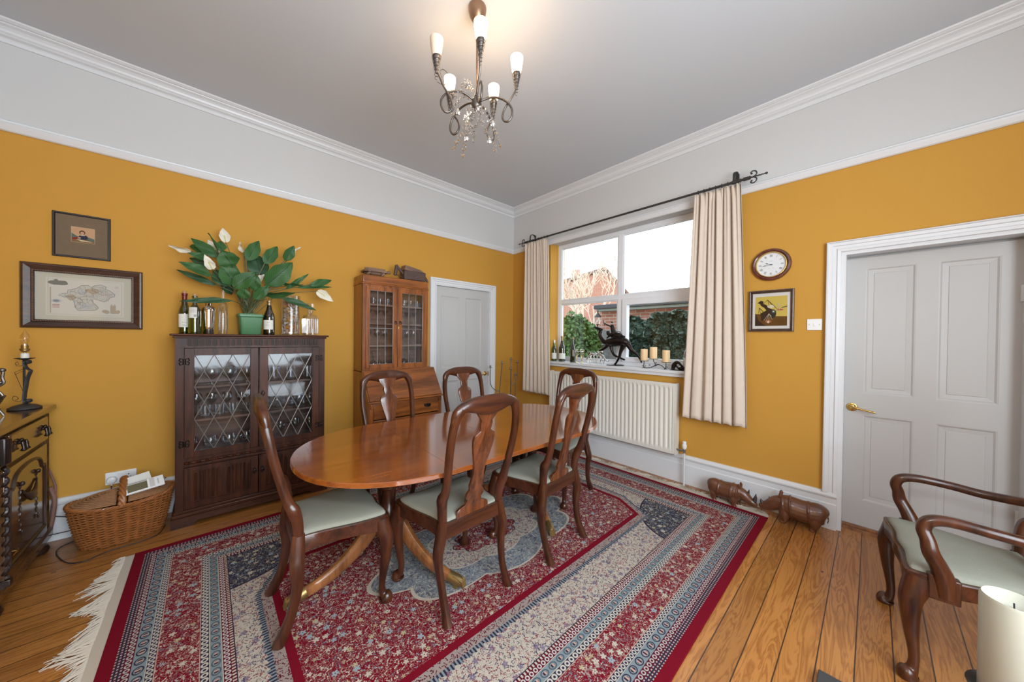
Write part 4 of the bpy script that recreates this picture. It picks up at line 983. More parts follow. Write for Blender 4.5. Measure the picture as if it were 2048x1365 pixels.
bottle('dark olive wine bottle with white label, right of the green plant pot', (-3.052, -.22, ZT), .0405, .298, BROWNG, cap=None, lab=(.045, .125, 1.9), foil=GOLDF, labrot=-.35, text=('marks', .10))
t = thing('cocktail_shaker', 'polished chrome cocktail shaker between the wine bottles and the tall glass cylinder', 'shaker', (-3.436, -.2, ZT))
g = G(); g.lathe([(0, 0), (.030, 0), (.032, .004), (.034, .06), (.038, .11), (.0405, .165), (.041, .178)], seg=32); obj('cup', g, CHROME, t)
g = G(); g.lathe([(.0425, .175), (.0435, .182), (.043, .20), (.036, .212), (.022, .222), (.021, .240), (.015, .245), (0, .246)], seg=32); obj('lid', g, CHROME, t)
t = thing('glass_cylinder', 'tall clear ribbed glass cylinder with a thin neck beside the shaker', 'glass', (-3.350, -.2, ZT))
g = G(); g.lathe([(0, .004), (.027, 0), (.0285, .006), (.0285, .235), (.022, .252), (.010, .262), (.0095, .385)], seg=28, cap=False); obj('glass_body', g, CLEAR, t)
g = G()
for k in range(12): a = 2*PI*k/12; g.tube([(.0285*math.cos(a), .0285*math.sin(a), .02), (.0285*math.cos(a), .0285*math.sin(a), .225)], .0022, 5)
for k in range(9): g.lathe([(.0285, .03+.02*k), (.0297, .033+.02*k), (.0285, .036+.02*k)], seg=24, cap=False)
obj('ribs', g, CLEAR, t)
# plant
pp = thing('plant_pot', 'square green glazed pot holding the peace lily on the dark cabinet', 'plant pot', (-3.181, -.2, ZT), R(4))
g = G(); s2 = 2**.5
g.lathe([(.0, .0), (.062*s2, 0), (.066*s2, .006), (.076*s2, .135), (.078*s2, .145), (.083*s2, .150), (.084*s2, .160), (.080*s2, .170), (.076*s2, .168), (.074*s2, .150), (0, .150)], seg=48, sq=14, a0=PI/48, M=Matrix.Scale(1, 4)); 
bpy.data.meshes
for v in g.bm.verts: v.co.x *= 1/s2*1.0; v.co.y *= 1/s2*1.0
obj('pot', g, POTM, pp)
g = G(); g.lathe([(0, .153), (.070, .153)], seg=24, cap=False); obj('soil', g, plain('soil', (0.05, 0.03, 0.02), .95, bump=.5), pp)
LEAVES = [(-3.381, -0.22, 2.006, -3.528, -0.19, 2.128, 0.061, 0), (-3.431, -0.26, 1.976, -3.546, -0.3, 2.0, 0.043, 0), (-3.408, -0.2, 1.93, -3.539, -0.17, 1.984, 0.049, 1), (-3.42, -0.33, 1.844, -3.585, -0.37, 1.912, 0.057, 0), (-3.386, -0.24, 1.785, -3.604, -0.21, 1.877, 0.037, 1), (-3.382, -0.28, 2.018, -3.437, -0.32, 2.159, 0.02, 0), (-3.291, -0.27, 1.945, -3.36, -0.31, 2.046, 0.11, 0), (-3.363, -0.2, 2.066, -3.366, -0.17, 2.147, 0.052, 0), (-3.274, -0.3, 1.799, -3.366, -0.34, 1.923, 0.109, 0), (-3.293, -0.33, 1.764, -3.16, -0.37, 1.897, 0.09, 0), (-3.208, -0.24, 2.009, -3.128, -0.21, 2.186, 0.076, 0), (-3.089, -0.24, 2.001, -3.0, -0.21, 2.164, 0.074, 0), (-2.948, -0.26, 2.049, -2.891, -0.3, 2.176, 0.064, 0), (-3.102, -0.15, 1.91, -3.14, -0.12, 2.089, 0.119, 1), (-3.083, -0.28, 1.816, -2.911, -0.32, 2.02, 0.122, 0), (-3.169, -0.34, 1.754, -3.149, -0.38, 1.874, 0.062, 0), (-3.241, -0.35, 1.685, -3.221, -0.39, 1.766, 0.065, 0), (-3.168, -0.33, 1.685, -3.073, -0.37, 1.807, 0.057, 0), (-3.299, -0.34, 1.666, -3.572, -0.38, 1.636, 0.036, 1), (-3.357, -0.2, 1.831, -3.298, -0.17, 1.733, 0.064, 1), (-3.409, -0.26, 1.877, -3.331, -0.3, 1.778, 0.068, 1), (-2.94, -0.26, 1.802, -2.782, -0.3, 1.946, 0.032, 0), (-2.759, -0.24, 1.858, -2.575, -0.21, 1.928, 0.051, 0), (-2.855, -0.22, 1.832, -2.578, -0.19, 1.866, 0.031, 0), (-3.104, -0.3, 1.737, -2.896, -0.34, 1.769, 0.03, 0), (-2.981, -0.34, 1.717, -2.745, -0.38, 1.629, 0.043, 1), (-2.988, -0.26, 1.854, -2.826, -0.3, 1.852, 0.018, 0), (-3.458, -0.18, 2.074, -3.54, -0.15, 2.079, 0.027, 0), (-3.364, -0.24, 1.946, -3.252, -0.21, 1.906, 0.071, 0), (-3.329, -0.22, 1.863, -3.408, -0.19, 1.901, 0.052, 0)]
FLOWERS = [(-3.334, -0.16, 2.148, -3.351, -0.13, 2.263, 0.06, 0), (-3.38, -0.15, 2.057, -3.436, -0.12, 2.151, 0.063, 0), (-3.415, -0.34, 1.894, -3.457, -0.38, 1.987, 0.054, 0), (-3.534, -0.24, 2.03, -3.649, -0.21, 2.053, 0.018, 0), (-3.221, -0.2, 2.084, -3.241, -0.17, 2.165, 0.016, 0), (-2.897, -0.2, 2.101, -2.815, -0.17, 2.203, 0.021, 0), (-3.115, -0.28, 1.844, -3.097, -0.32, 1.897, 0.026, 0), (-2.698, -0.26, 1.81, -2.58, -0.3, 1.725, 0.068, 0)]
PO = Vector((-3.181, -.2, ZT+.15))
pl = thing('peace_lily', 'peace lily with broad dark leaves and white flowers in the green pot', 'plant', PO)
def blade(name, row, mat, flower, rnd):
    b = Vector(row[:3])-PO; t_ = Vector(row[3:6])-PO; w = row[6]*(1.3 if not flower else 1.15); t_ = t_+(t_-b)*.06; ax = t_-b; L = ax.length; a = ax.normalized()
    tocam = Vector((0.0, -1, .05)) + Vector((rnd.uniform(-.25, .25), 0, rnd.uniform(-.2, .3)))
    s = a.cross(tocam).normalized(); nrm = s.cross(a).normalized()
    wfull = w if w > .04 else max(w*2.2, .045); tilt = math.acos(min(1, w/wfull)) * rnd.choice((-1, 1))
    s2_, n2 = s*math.cos(tilt) + nrm*math.sin(tilt), nrm*math.cos(tilt) - s*math.sin(tilt)
    bend = rnd.uniform(.05, .12)*L
    def fn(u, v):
        v = v*2-1
        prof = math.sin(PI*min(1, u)**.80)**.85 if u < 1 else 0
        if flower: prof = math.sin(PI*min(1, u*.97+.02)**.62)**.9
        hw = wfull/2*prof*(1+.05*math.sin(u*18+row[0]*9))
        fold = abs(v)*hw*(.30 if not flower else .55)
        return b + a*(L*u) + s2_*(hw*v) + n2*(fold + bend*math.sin(PI*u)*.6 + .004*math.sin(u*11+v*3))
    g = G(); g.grid(fn, 14, 6, uv=True); o = obj(name, g, mat, pl, sharp=80); return o
rnd = random.Random(21)
for i, row in enumerate(LEAVES):
    lf = blade('leaf', row, LEAFD if row[7] else LEAF, False, rnd)
    b = Vector(row[:3])-PO; root = Vector((rnd.uniform(-.03, .03), rnd.uniform(-.03, .03), 0)); mid = root.lerp(b, .5) + Vector((-(b.x)*.14, 0, .25*abs(b.x)))
    g = G(); g.tube(spline([tuple(root), tuple(root.lerp(mid, .6)), tuple(mid), tuple(b), tuple(b+(Vector(row[3:6])-PO-b)*.25)], 4), [.0042]*9+[.003]*8, 6); obj('stalk', g, STEM, lf)
for row in FLOWERS:
    lf = blade('flower', row, PETAL, True, rnd); lf['label'] = 'white flower'
    b = Vector(row[:3])-PO; root = Vector((rnd.uniform(-.03, .03), rnd.uniform(-.03, .03), 0)); mid = root.lerp(b, .5) + Vector((-(b.x)*.10, 0, .15*abs(b.x)))
    tip = b+(Vector(row[3:6])-PO-b)*.5
    g = G(); g.tube(spline([tuple(root), tuple(root.lerp(mid, .6)), tuple(mid), tuple(b)], 4), .0026, 6); obj('stalk', g, STEM, lf)
    g = G(); off = Vector((0, -.008, 0)); g.tube([tuple(b+off), tuple(tip+off)], [.0035, .0045], 7); obj('spadix', g, plain('spadix_yellow', (0.55, 0.55, 0.22), .7, bump=.4, bscale=300), lf)
# vase of shells, decanter
t = thing('glass_vase', 'tall straight clear glass vase filled with seashells on the dark cabinet', 'vase', (-2.893, -.2, ZT))
g = G(); g.lathe([(0, .012), (.060, .010), (.064, .014), (.068, .345), (.072, .350), (.073, .345), (.069, .006), (.064, 0), (0, 0)], seg=36); obj('glass_body', g, CLEAR, t)
SHELLS = [plain('shell_cream', (0.62, 0.50, 0.38), .5), plain('shell_white', (0.70, 0.66, 0.58), .5), plain('shell_brown', (0.32, 0.19, 0.11), .5), plain('shell_orange', (0.60, 0.25, 0.05), .45), plain('shell_pinkgrey', (0.45, 0.36, 0.33), .5)]
g = G(); rnd = random.Random(5)
for i in range(150):
    a, rr, z = rnd.uniform(0, 2*PI), .052*math.sqrt(rnd.random()), .028+.295*i/150; g.mi = rnd.randrange(5) if i > 20 else rnd.choice((2, 3, 4))
    M = Matrix.Rotation(rnd.uniform(0, 6), 4, 'Z') @ Matrix.Rotation(rnd.uniform(0, 3), 4, 'X')
    s_ = rnd.uniform(.012, .020); rr = min(rr, .064-s_)
    c = (rr*math.cos(a), rr*math.sin(a), z)
    if i % 3 == 0:
        g.lathe([(0, -s_), (s_*.45, -s_*.5), (s_*.3, -s_*.45), (s_*.62, 0), (s_*.45, .05*s_), (s_*.75, s_*.5), (s_*.4, s_*.8), (0, s_)], seg=9, M=Matrix.Translation(c) @ M)
    else: g.ell(c, (s_, s_*.75, s_*.5), 9, 6, M)
tag(obj('seashells', g, SHELLS, loc=(-2.893, -.2, ZT)), 'mixed cream, brown and orange seashells filling the tall glass vase', 'seashells', kind='stuff')
t = thing('decanter', 'square cut-glass decanter with stopper at the right end of the dark cabinet', 'decanter', (-2.741, -.2, ZT), R(8))
g = G(); g.lathe([(0, .010), (.060, 0), (.066, .006), (.066, .165), (.058, .180), (.024, .192), (.019, .200), (.030, .222), (.030, .226)], seg=40, sq=9, cap=False)
for v in g.bm.verts: v.co.x *= .78; v.co.y *= .78
obj('glass_body', g, CLEAR, t)
g = G()
for s in (-1, 1):
    for k in range(6):
        x = -.040+.016*k; g.tube([(x, s*.0525, .02), (x, s*.0525, .15)], .0028, 5); g.tube([(s*.0525, x, .02), (s*.0525, x, .15)], .0028, 5)
obj('cut_ribs', g, CLEAR, t)
g = G(); g.lathe([(.013, .20), (.015, .226), (.012, .232), (.027, .240), (.032, .262), (.027, .292), (.018, .298), (0, .299)], seg=8); obj('stopper', g, CLEAR, t)

# glasses inside the two cabinets
CRY0 = None
GP = {
 'tumbler': [(0, .008), (.026, .006), (.029, 0), (.031, .004), (.035, .088), (.0335, .088), (.029, .014), (0, .012)],
 'wine_glass': [(0, .0), (.031, 0), (.031, .002), (.008, .005), (.004, .010), (.0038, .070), (.010, .078), (.027, .098), (.034, .122), (.033, .150), (.029, .165), (.0275, .165), (.031, .148), (.0325, .122), (.024, .099), (0, .084)],
 'brandy_glass': [(0, 0), (.030, 0), (.030, .002), (.007, .005), (.005, .028), (.020, .038), (.040, .062), (.042, .082), (.030, .112), (.0285, .112), (.040, .082), (.037, .062), (0, .040)],
 'martini_glass': [(0, 0), (.030, 0), (.030, .002), (.004, .006), (.0035, .085), (.045, .140), (.0435, .140), (0, .088)],
 'upturned_wine_glass': [(.029, 0), (.033, .018), (.034, .044), (.027, .068), (.008, .088), (.004, .095), (.004, .160), (.008, .165), (.032, .168), (.032, .170), (0, .170)],
}
GMESH = {}
def glassware(kind, x, y, z, label, group, sc=1.0):
    if kind not in GMESH:
        g = G(); g.lathe(GP[kind], seg=18, cap=False); o = obj(kind, g, CLEAR); GMESH[kind] = o
    else: o = GMESH[kind].copy(); COL.objects.link(o)
    o.location = (x, y, z); o.scale = (sc, sc, sc); tag(o, label, 'glass', group); return o
rnd = random.Random(9)
def shelf_row(xs, y, z, kinds, label, group, sc=1.0):
    for i, x in enumerate(xs): glassware(kinds[i % len(kinds)], x, y+rnd.uniform(-.012, .012), z, label, group, sc*rnd.uniform(.94, 1.04))
def lin(a, b, n): return [a+(b-a)*i/(n-1) for i in range(n)]
for nm, x0, x1 in (('left', -3.535, -3.20), ('right', -3.075, -2.745)):
    L = lambda w, s: 'clear %s, %s shelf, %s leaded door, dark cabinet' % (w, s, nm)
    Gp = lambda w, s: '%s on the %s shelf, %s leaded door' % (w, s, nm)
    if nm == 'left':
        shelf_row(lin(x0+.01, x1, 4), -.22, 1.0105, ['brandy_glass'], L('brandy glass', 'upper'), Gp('brandy glasses', 'upper'), 1.25)
        shelf_row(lin(x0, x1, 5), -.21, .7605, ['tumbler'], L('tumbler', 'middle'), Gp('tumblers', 'middle'))
        shelf_row(lin(x0+.03, x1-.03, 4), -.12, .7605, ['wine_glass'], L('wine glass behind the tumblers', 'middle'), Gp('wine glasses', 'middle'))
        shelf_row(lin(x0, x1, 4), -.20, .4705, ['brandy_glass'], L('brandy glass', 'lowest'), Gp('brandy glasses', 'lowest'), 1.2)
    else:
        shelf_row(lin(x0+.06, x1-.02, 3), -.21, 1.0105, ['tumbler'], L('large tumbler', 'upper'), Gp('tumblers', 'upper'), 1.25)
        shelf_row(lin(x0, x1, 5), -.21, .7605, ['brandy_glass'], L('small round glass', 'middle'), Gp('round glasses', 'middle'))
        shelf_row(lin(x0+.03, x1-.03, 4), -.12, .7605, ['tumbler'], L('tumbler behind the round glasses', 'middle'), Gp('tumblers', 'middle'))
        shelf_row(lin(x0, x1, 4), -.20, .4705, ['wine_glass'], L('wine glass', 'lowest'), Gp('wine glasses', 'lowest'), 1.1)
bz = 1.053
for nm, x0, x1 in (('left', -2.235, -2.00), ('right', -1.895, -1.665)):
    L = lambda w, s: 'clear %s, %s shelf, %s door, oak bookcase' % (w, s, nm)
    Gp = lambda w, s: '%s on the %s bookcase shelf, %s door' % (w, s, nm)
    shelf_row(lin(x0, x1, 4), -.16, bz+.6815, ['tumbler'], L('small tumbler', 'top'), Gp('tumblers', 'top'), .8)
    shelf_row(lin(x0+.03, x1-.03, 3), -.16, bz+.4865, ['martini_glass'], L('cocktail glass', 'second'), Gp('cocktail glasses', 'second'), 1.0)
    shelf_row(lin(x0+.03, x1-.03, 3), -.16, bz+.2615, ['wine_glass'], L('stemmed glass', 'third'), Gp('stemmed glasses', 'third'), 1.0)
    shelf_row(lin(x0+.02, x1-.02, 4), -.16, bz+.0165, ['upturned_wine_glass'], L('upturned wine glass', 'bottom'), Gp('upturned glasses', 'bottom'), 1.0)

# ------------------------------------------------------------------ carved things on the bookcase
CARVW = wood('carved_pale_wood', (0.10, 0.055, 0.035), (0.27, 0.16, 0.105), .6, 'X', .8, coat=.1)
CARVD = plain('carved_dark_wood', (0.075, 0.040, 0.030), .55, bump=.6, bscale=70, var=.5, vscale=40)
bzt = 2.0245
t = thing('carved_tortoise', 'flat-backed pale carved wooden tortoise at the left on the oak bookcase', 'carving', (-2.15, -.17, bzt))
g = G(); g.prism([(-.118, -.055), (-.090, -.085), (.095, -.085), (.115, -.06), (.118, .05), (.095, .08), (-.09, .08), (-.12, .05)], lambda u, v, t_: (u, v, t_), .042, .058); g.prism([(-.112, -.045), (-.080, -.070), (.090, -.070), (.105, .04), (.085, .065), (-.08, .065)], lambda u, v, t_: (u, v, t_), .058, .082)
obj('shell', g, CARVW, t)
g = G(); g.ell((0, 0, .030), (.105, .062, .026)); obj('body', g, CARVW, t)
for (x, y) in ((-.075, -.07), (.07, -.07), (-.075, .06), (.07, .06)):
    g = G(); k = 1 if y > 0 else -1; g.tube([(x*.7, y*.4, .032), (x-.0, y+.004*k, .026), (x-.022, y+.012*k, .009), (x-.030, y+.014*k, .007)], [.018, .016, .010, .007], 8); obj('leg', g, CARVW, t)
g = G(); g.tube([(.10, -.01, .045), (.13, -.01, .062), (.155, -.01, .066), (.168, -.01, .062)], [.012, .013, .017, .010], 10); obj('head', g, CARVW, t)
t = thing('carved_box_beast', 'dark carved blocky wooden beast with raised slab lid on the oak bookcase, at its right', 'carving', (-1.72, -.17, bzt))
g = G(); g.box(-.125, .135, -.06, .06, .012, .112, .008); obj('body', g, CARVD, t)
g = G(); g.prism([(-.120, .118), (-.110, .168), (-.04, .158), (.06, .140), (.125, .112), (-.08, .112)], lambda u, v, t_: (u, t_, v), -.055, .055); obj('lid', g, CARVW, t)
g = G(); g.tube([(-.12, -.02, .075), (-.17, -.02, .125), (-.200, -.02, .162)], [.015, .014, .012], 8); g.tube([(-.205, -.02, .160), (-.198, -.02, .12), (-.212, -.02, .055), (-.214, -.02, .045)], [.013, .022, .018, .014], 8); obj('neck', g, CARVD, t)
g = G(); g.tube([(-.21, -.02, .060), (-.16, -.02, .045), (-.12, -.02, .035)], .004, 6); obj('rein', g, CARVD, t)
g = G(); g.tube([(.130, -.01, .070), (.155, -.01, .060), (.175, -.01, .030), (.185, -.01, .006)], [.014, .015, .014, .010], 8); obj('tail', g, CARVD, t)
for x in (-.09, .10):
    g = G(); g.box(x-.015, x+.015, -.055, .055, 0, .014, .003); obj('foot', g, CARVD, t)

# ------------------------------------------------------------------ pictures on the left wall
def frame(g, w, h, prof, fn):
    """mitred frame, prof: (inset from outer edge, projection)"""
    R_ = []
    for ins, d in prof: R_.append([g.v(fn(u, z, d)) for u, z in ((-w/2+ins, -h/2+ins), (w/2-ins, -h/2+ins), (w/2-ins, h/2-ins), (-w/2+ins, h/2-ins))])
    for A, B in zip(R_, R_[1:]):
        for k in range(4): g.f([A[k], A[(k+1) % 4], B[(k+1) % 4], B[k]], False)
    g.f(R_[-1], False)
DFR = wood('dark_frame_wood', (0.022, 0.010, 0.008), (0.075, 0.032, 0.020), .32, 'X', 1.2)
def poly(g, pts, fn, d):
    vs = [g.v(fn(u, z, d)) for u, z in pts]; g.f(vs, False)
def blob(cu, cz, ru, rz, n=18, jit=0, seed=1, a0=0):
    r_ = random.Random(seed); return [(cu+ru*(1+jit*r_.uniform(-1, 1))*math.cos(2*PI*i/n+a0), cz+rz*(1+jit*r_.uniform(-1, 1))*math.sin(2*PI*i/n+a0)) for i in range(n)]
def colr(n, c, r=.7): return plain(n, c, r, spec=.15)
# map
fl_ = lambda u, z, d: (u, -d, z)
t = thing('framed_map', 'antique county map in a wide dark frame on the left wall', 'picture', (-4.066, 0, 1.646))
g = G(); frame(g, .53, .428, [(0, .001), (0, .018), (.006, .026), (.014, .028), (.040, .018), (.044, .022), (.052, .022), (.056, .014), (.056, .004)], fl_); obj('frame', g, DFR, t)
g = G()
for k in range(60):
    pass
for i in range(44):
    u = -.214+.428*i/43
    for z in (-.166, .166): g.ell((u, -.0225, z), (.0032, .002, .003), 6, 4)
for i in range(32):
    z = -.160+.32*i/31
    for u in (-.217, .217): g.ell((u, -.0225, z), (.003, .002, .0032), 6, 4)
o = obj('frame_beading', g, plain('gilt_beading', (0.22, 0.12, 0.07), .4, .5), t)
g = G(); g.box(-.210, .210, -.005, -.004, -.159, .159); obj('mount', g, colr('cream_mount', (0.52, 0.50, 0.42)), t)
mp_ = G(); mp_.box(-.168, .172, -.0062, -.0052, -.128, .128); pr_ = obj('map_sheet', mp_, colr('map_paper', (0.60, 0.575, 0.52)), t)
MC = [colr('map_green', (0.50, 0.50, 0.45)), colr('map_blue', (0.22, 0.26, 0.30)), colr('map_pink', (0.53, 0.49, 0.45)), colr('map_ink', (0.14, 0.14, 0.14)), colr('map_red', (0.40, 0.14, 0.12)), colr('map_bluegrey', (0.46, 0.48, 0.49)), colr('map_tan', (0.42, 0.35, 0.27))]
county = [(-.118, .008), (-.10, .022), (-.08, .026), (-.078, .046), (-.055, .055), (-.035, .068), (-.02, .085), (.008, .088), (.022, .075), (.035, .088), (.065, .098), (.09, .085), (.085, .07), (.105, .06), (.13, .035), (.128, .02), (.105, .01), (.098, -.01), (.08, -.022), (.055, -.012), (.028, -.004), (.03, -.03), (.045, -.05), (.055, -.068), (.04, -.085), (0, -.088), (-.035, -.09), (-.048, -.07), (-.05, -.04), (-.058, -.015), (-.066, .002), (-.09, -.004)]
g = G(); poly(g, county, fl_, .0066); obj('county_shape', g, MC[0], pr_)
g = G(); g.tube([(u, -.0070, z) for u, z in county], .0013, 4, closed=True)
rnd = random.Random(3)
def inside(p, poly_):
    c = False; j = len(poly_)-1
    for i in range(len(poly_)):
        a, b = poly_[i], poly_[j]
        if (a[1] > p[1]) != (b[1] > p[1]) and p[0] < (b[0]-a[0])*(p[1]-a[1])/(b[1]-a[1])+a[0]: c = not c
        j = i
    return c
obj('coast_line', g, MC[1], pr_)
g = G(); cnt = 0
while cnt < 90:
    p0 = (rnd.uniform(-.11, .12), rnd.uniform(-.085, .09))
    if not inside(p0, county): continue
    pts = [p0]; a = rnd.uniform(0, 6.28)
    for k in range(7):
        a += rnd.uniform(-.9, .9); q = (pts[-1][0]+.007*math.cos(a), pts[-1][1]+.007*math.sin(a))
        if not inside(q, county): break
        pts.append(q)
    cnt += 1
    if len(pts) > 2: g.tube([(u, -.0068, z) for u, z in pts], .00055, 3)
obj('river_lines', g, MC[3], pr_)
g = G()
for i, (cu, cz, ru, rz) in enumerate(((-.065, -.0, .02, .02), (.0, -.06, .03, .02), (.09, .03, .025, .022), (.03, .05, .03, .02), (-.02, .04, .022, .02))): g.mi = i % 3; poly(g, blob(cu, cz, ru, rz, 11, .25, i), fl_, .0067)
obj('district_tints', g, [MC[6], MC[5], MC[2]], pr_)
g = G()
for a in ((-.160, -.1585, -.120, .120), (.160, .1615, -.120, .120)): g.box(a[0], a[1], -.0068, -.0062, a[2], a[3])
for z in (-.120, .119): g.box(-.160, .1615, -.0068, -.0062, z, z+.0012)
for u in (-.152,): g.box(u, u+.005, -.0067, -.0062, -.112, .06)
obj('map_border', g, MC[6], pr_)
g = G(); poly(g, blob(-.118, .092, .042, .016, 16, .12, 3), fl_, .0066); poly(g, blob(-.126, .105, .010, .012, 9, .2, 8), fl_, .0070); poly(g, blob(-.095, .100, .014, .008, 9, .2, 9), fl_, .0070); obj('landscape_vignette', g, colr('vignette_grey', (0.17, 0.18, 0.16)), pr_)
g = G(); g.mi = 0; poly(g, blob(-.126, -.030, .022, .0125), fl_, .0066); g.mi = 1; poly(g, blob(-.126, -.030, .014, .008, 8), fl_, .0070); obj('blue_crest', g, [MC[5], MC[1]], pr_)
g = G()
for k in range(3): g.box(-.142, -.113, -.0068, -.0062, -.075+.009*k, -.0715+.009*k)
obj('red_cartouche', g, MC[4], pr_)
g = G(); g.box(.108, .134, -.0068, -.0062, -.105, -.045); g.box(.112, .116, -.0068, -.0062, -.045, -.036); g.box(.127, .131, -.0068, -.0062, -.045, -.036); poly(g, blob(.088, -.092, .018, .014, 9, .2, 4), fl_, .0066); poly(g, blob(.142, -.092, .013, .014, 9, .2, 5), fl_, .0066); obj('castle_vignette', g, MC[6], pr_)
g = G(); poly(g, blob(.138, .086, .012, .010, 8, .2), fl_, .0066)
for k in range(4): g.box(.122, .156, -.0068, -.0064, .062-.006*k, .063-.006*k)
obj('title_cartouche', g, MC[2], pr_)
g = G(); g.box(-.209, .209, -.0085, -.0080, -.158, .158); obj('glazing', g, glass('picture_glass', (.97, .97, .97), .18, .02, .02), t)
# small portrait
t = thing('framed_portrait', 'small seated figure picture with wide brown mount, thin black frame, above the map', 'picture', (-4.082, 0, 2.069))
g = G(); frame(g, .252, .302, [(0, .001), (0, .012), (.003, .016), (.010, .016), (.013, .010), (.013, .003)], fl_); obj('frame', g, plain('black_frame', (0.018, 0.015, 0.018), .35), t)
g = G(); g.box(-.114, .114, -.0045, -.0035, -.139, .139); obj('mount', g, plain('brown_mount', (0.165, 0.115, 0.070), .85, var=.12, vscale=30), t)
g = G(); W_ = (-.047, .052, -.040, .062); g.box(W_[0]-.002, W_[1]+.002, -.0050, -.0045, W_[2]-.002, W_[3]+.002); obj('mount_bevel', g, colr('bevel_tan', (0.45, 0.35, 0.22)), t)
g = G(); C8 = [colr('p_sky', (0.50, 0.30, 0.17)), colr('p_hill', (0.10, 0.14, 0.13)), colr('p_dress', (0.035, 0.035, 0.06)), colr('p_skin', (0.50, 0.30, 0.20)), colr('p_hair', (0.12, 0.05, 0.02)), colr('p_red', (0.22, 0.03, 0.02)), colr('p_cream', (0.55, 0.45, 0.30)), colr('p_ground', (0.20, 0.11, 0.05))]
def ppoly(mi, pts, d): g.mi = mi; poly(g, pts, fl_, d)
ppoly(0, [(W_[0], W_[2]), (W_[1], W_[2]), (W_[1], W_[3]), (W_[0], W_[3])], .0052)
ppoly(1, [(W_[0], -.038), (W_[1], -.038), (W_[1], -.008), (.02, .002), (-.02, -.002), (W_[0], .02)], .0054); ppoly(7, [(W_[0], W_[2]), (W_[1], W_[2]), (W_[1], -.026), (0, -.018), (W_[0], -.022)], .0056)
ppoly(2, blob(.004, -.004, .020, .018, 12, .1), .0058); ppoly(5, [(-.045, -.012), (-.02, -.004), (-.022, -.022), (-.045, -.024)], .0058); ppoly(6, [(-.028, -.020), (.022, -.026), (.045, -.032), (-.005, -.034)], .0060)
ppoly(4, blob(-.001, .028, .0135, .0155), .0060); ppoly(3, blob(-.001, .024, .0085, .0105), .0062); ppoly(6, blob(0, .010, .012, .004), .0062); ppoly(3, [(-.014, -.004), (-.022, -.014), (-.010, -.016), (-.006, -.008)], .0062)
obj('painted_scene', g, C8, t)
# double socket
t = thing('wall_socket', 'white double wall socket above the wicker basket', 'socket', (-3.907, 0, .346))
g = G(); g.box(-.075, .075, -.010, 0, -.044, .044, .003); obj('plate', g, PLASW, t)
for u in (-.010, .012):
    g = G(); g.box(u-.008, u+.006, -.014, -.009, .014, .034, .0015); obj('rocker', g, PLASW, t)
g = G()
for a in ((.034, .040, .010, .018), (.026, .032, -.008, -.003), (.043, .049, -.008, -.003)): g.box(a[0], a[1], -.0106, -.0098, a[2], a[3])
obj('pin_slots', g, plain('socket_slot', (.05, .05, .05), .6), t)
t = thing('plug', 'round white plug in the left side of the double socket', 'plug', (-3.950, -.011, .338))
g = G(); g.lathe([(0, 0), (.026, 0), (.026, .012), (.022, .026), (.015, .030), (0, .030)], seg=24, M=Matrix.Rotation(PI/2, 4, 'X')); g.tube([(0, -.014, -.022), (0, -.014, -.040)], .005, 8); obj('plug_body', g, PLASW, t)

# ------------------------------------------------------------------ wicker hamper and what lies on it
WK = plain('wicker', (0.30, 0.105, 0.028), .5, spec=.4, var=.45, vscale=30, coat=.15); WKL = plain('wicker_lid', (0.36, 0.18, 0.085), .65, var=.25, vscale=60)
hb = thing('wicker_basket', 'oval brown wicker hamper with two lids and arched handle on the floor', 'basket', (-3.865, -.245, 0), R(4))
def oval(a, b, t_, z, off=0): return ((a+off)*math.copysign(abs(math.cos(t_))**.86, math.cos(t_)), (b+off)*math.copysign(abs(math.sin(t_))**.9, math.sin(t_)), z)
def wall(z): k = z/.27; return (.178+.060*k**.7, .115+.042*k**.7)
g = G(); NS = 34
for j in range(31):
    z = .008+.262*j/30; a, b = wall(z)
    pts = []
    for i in range(NS*4):
        t_ = 2*PI*i/(NS*4); off = .0070*(1 if ((i//4)+j) % 2 else -1)*math.sin(PI*((i % 4)+.0)/4+.0)
        pts.append(oval(a, b, t_, z+.006*math.cos(2*t_)*z/.27*2, off))
    g.tube(pts, .0046, 5, closed=True)
obj('basket_body', g, WK, hb)
g = G()
for i in range(NS):
    t_ = 2*PI*(i+.0)/NS; pts = []
    for k in range(6): z = .27*k/5; a, b = wall(z); pts.append(oval(a, b, t_, z))
    g.tube(pts, .0050, 5)
a, b = wall(.27)
g.lathe([(0, .002), (.11, .002)], seg=32, cap=False, M=Matrix.Diagonal((1.6, 1.02, 1, 1)))
obj('stakes', g, WK, hb)
g = G()
for s in range(3):
    pts = [oval(a, b, 2*PI*i/160, .274+.012*math.cos(4*PI*i/160)+.007*math.sin(2*PI*i*20/160+s*2.1), .002+.006*math.cos(2*PI*i*20/160+s*2.1)) for i in range(160)]; g.tube(pts, .0062, 6, closed=True)
obj('braided_rim', g, WK, hb)
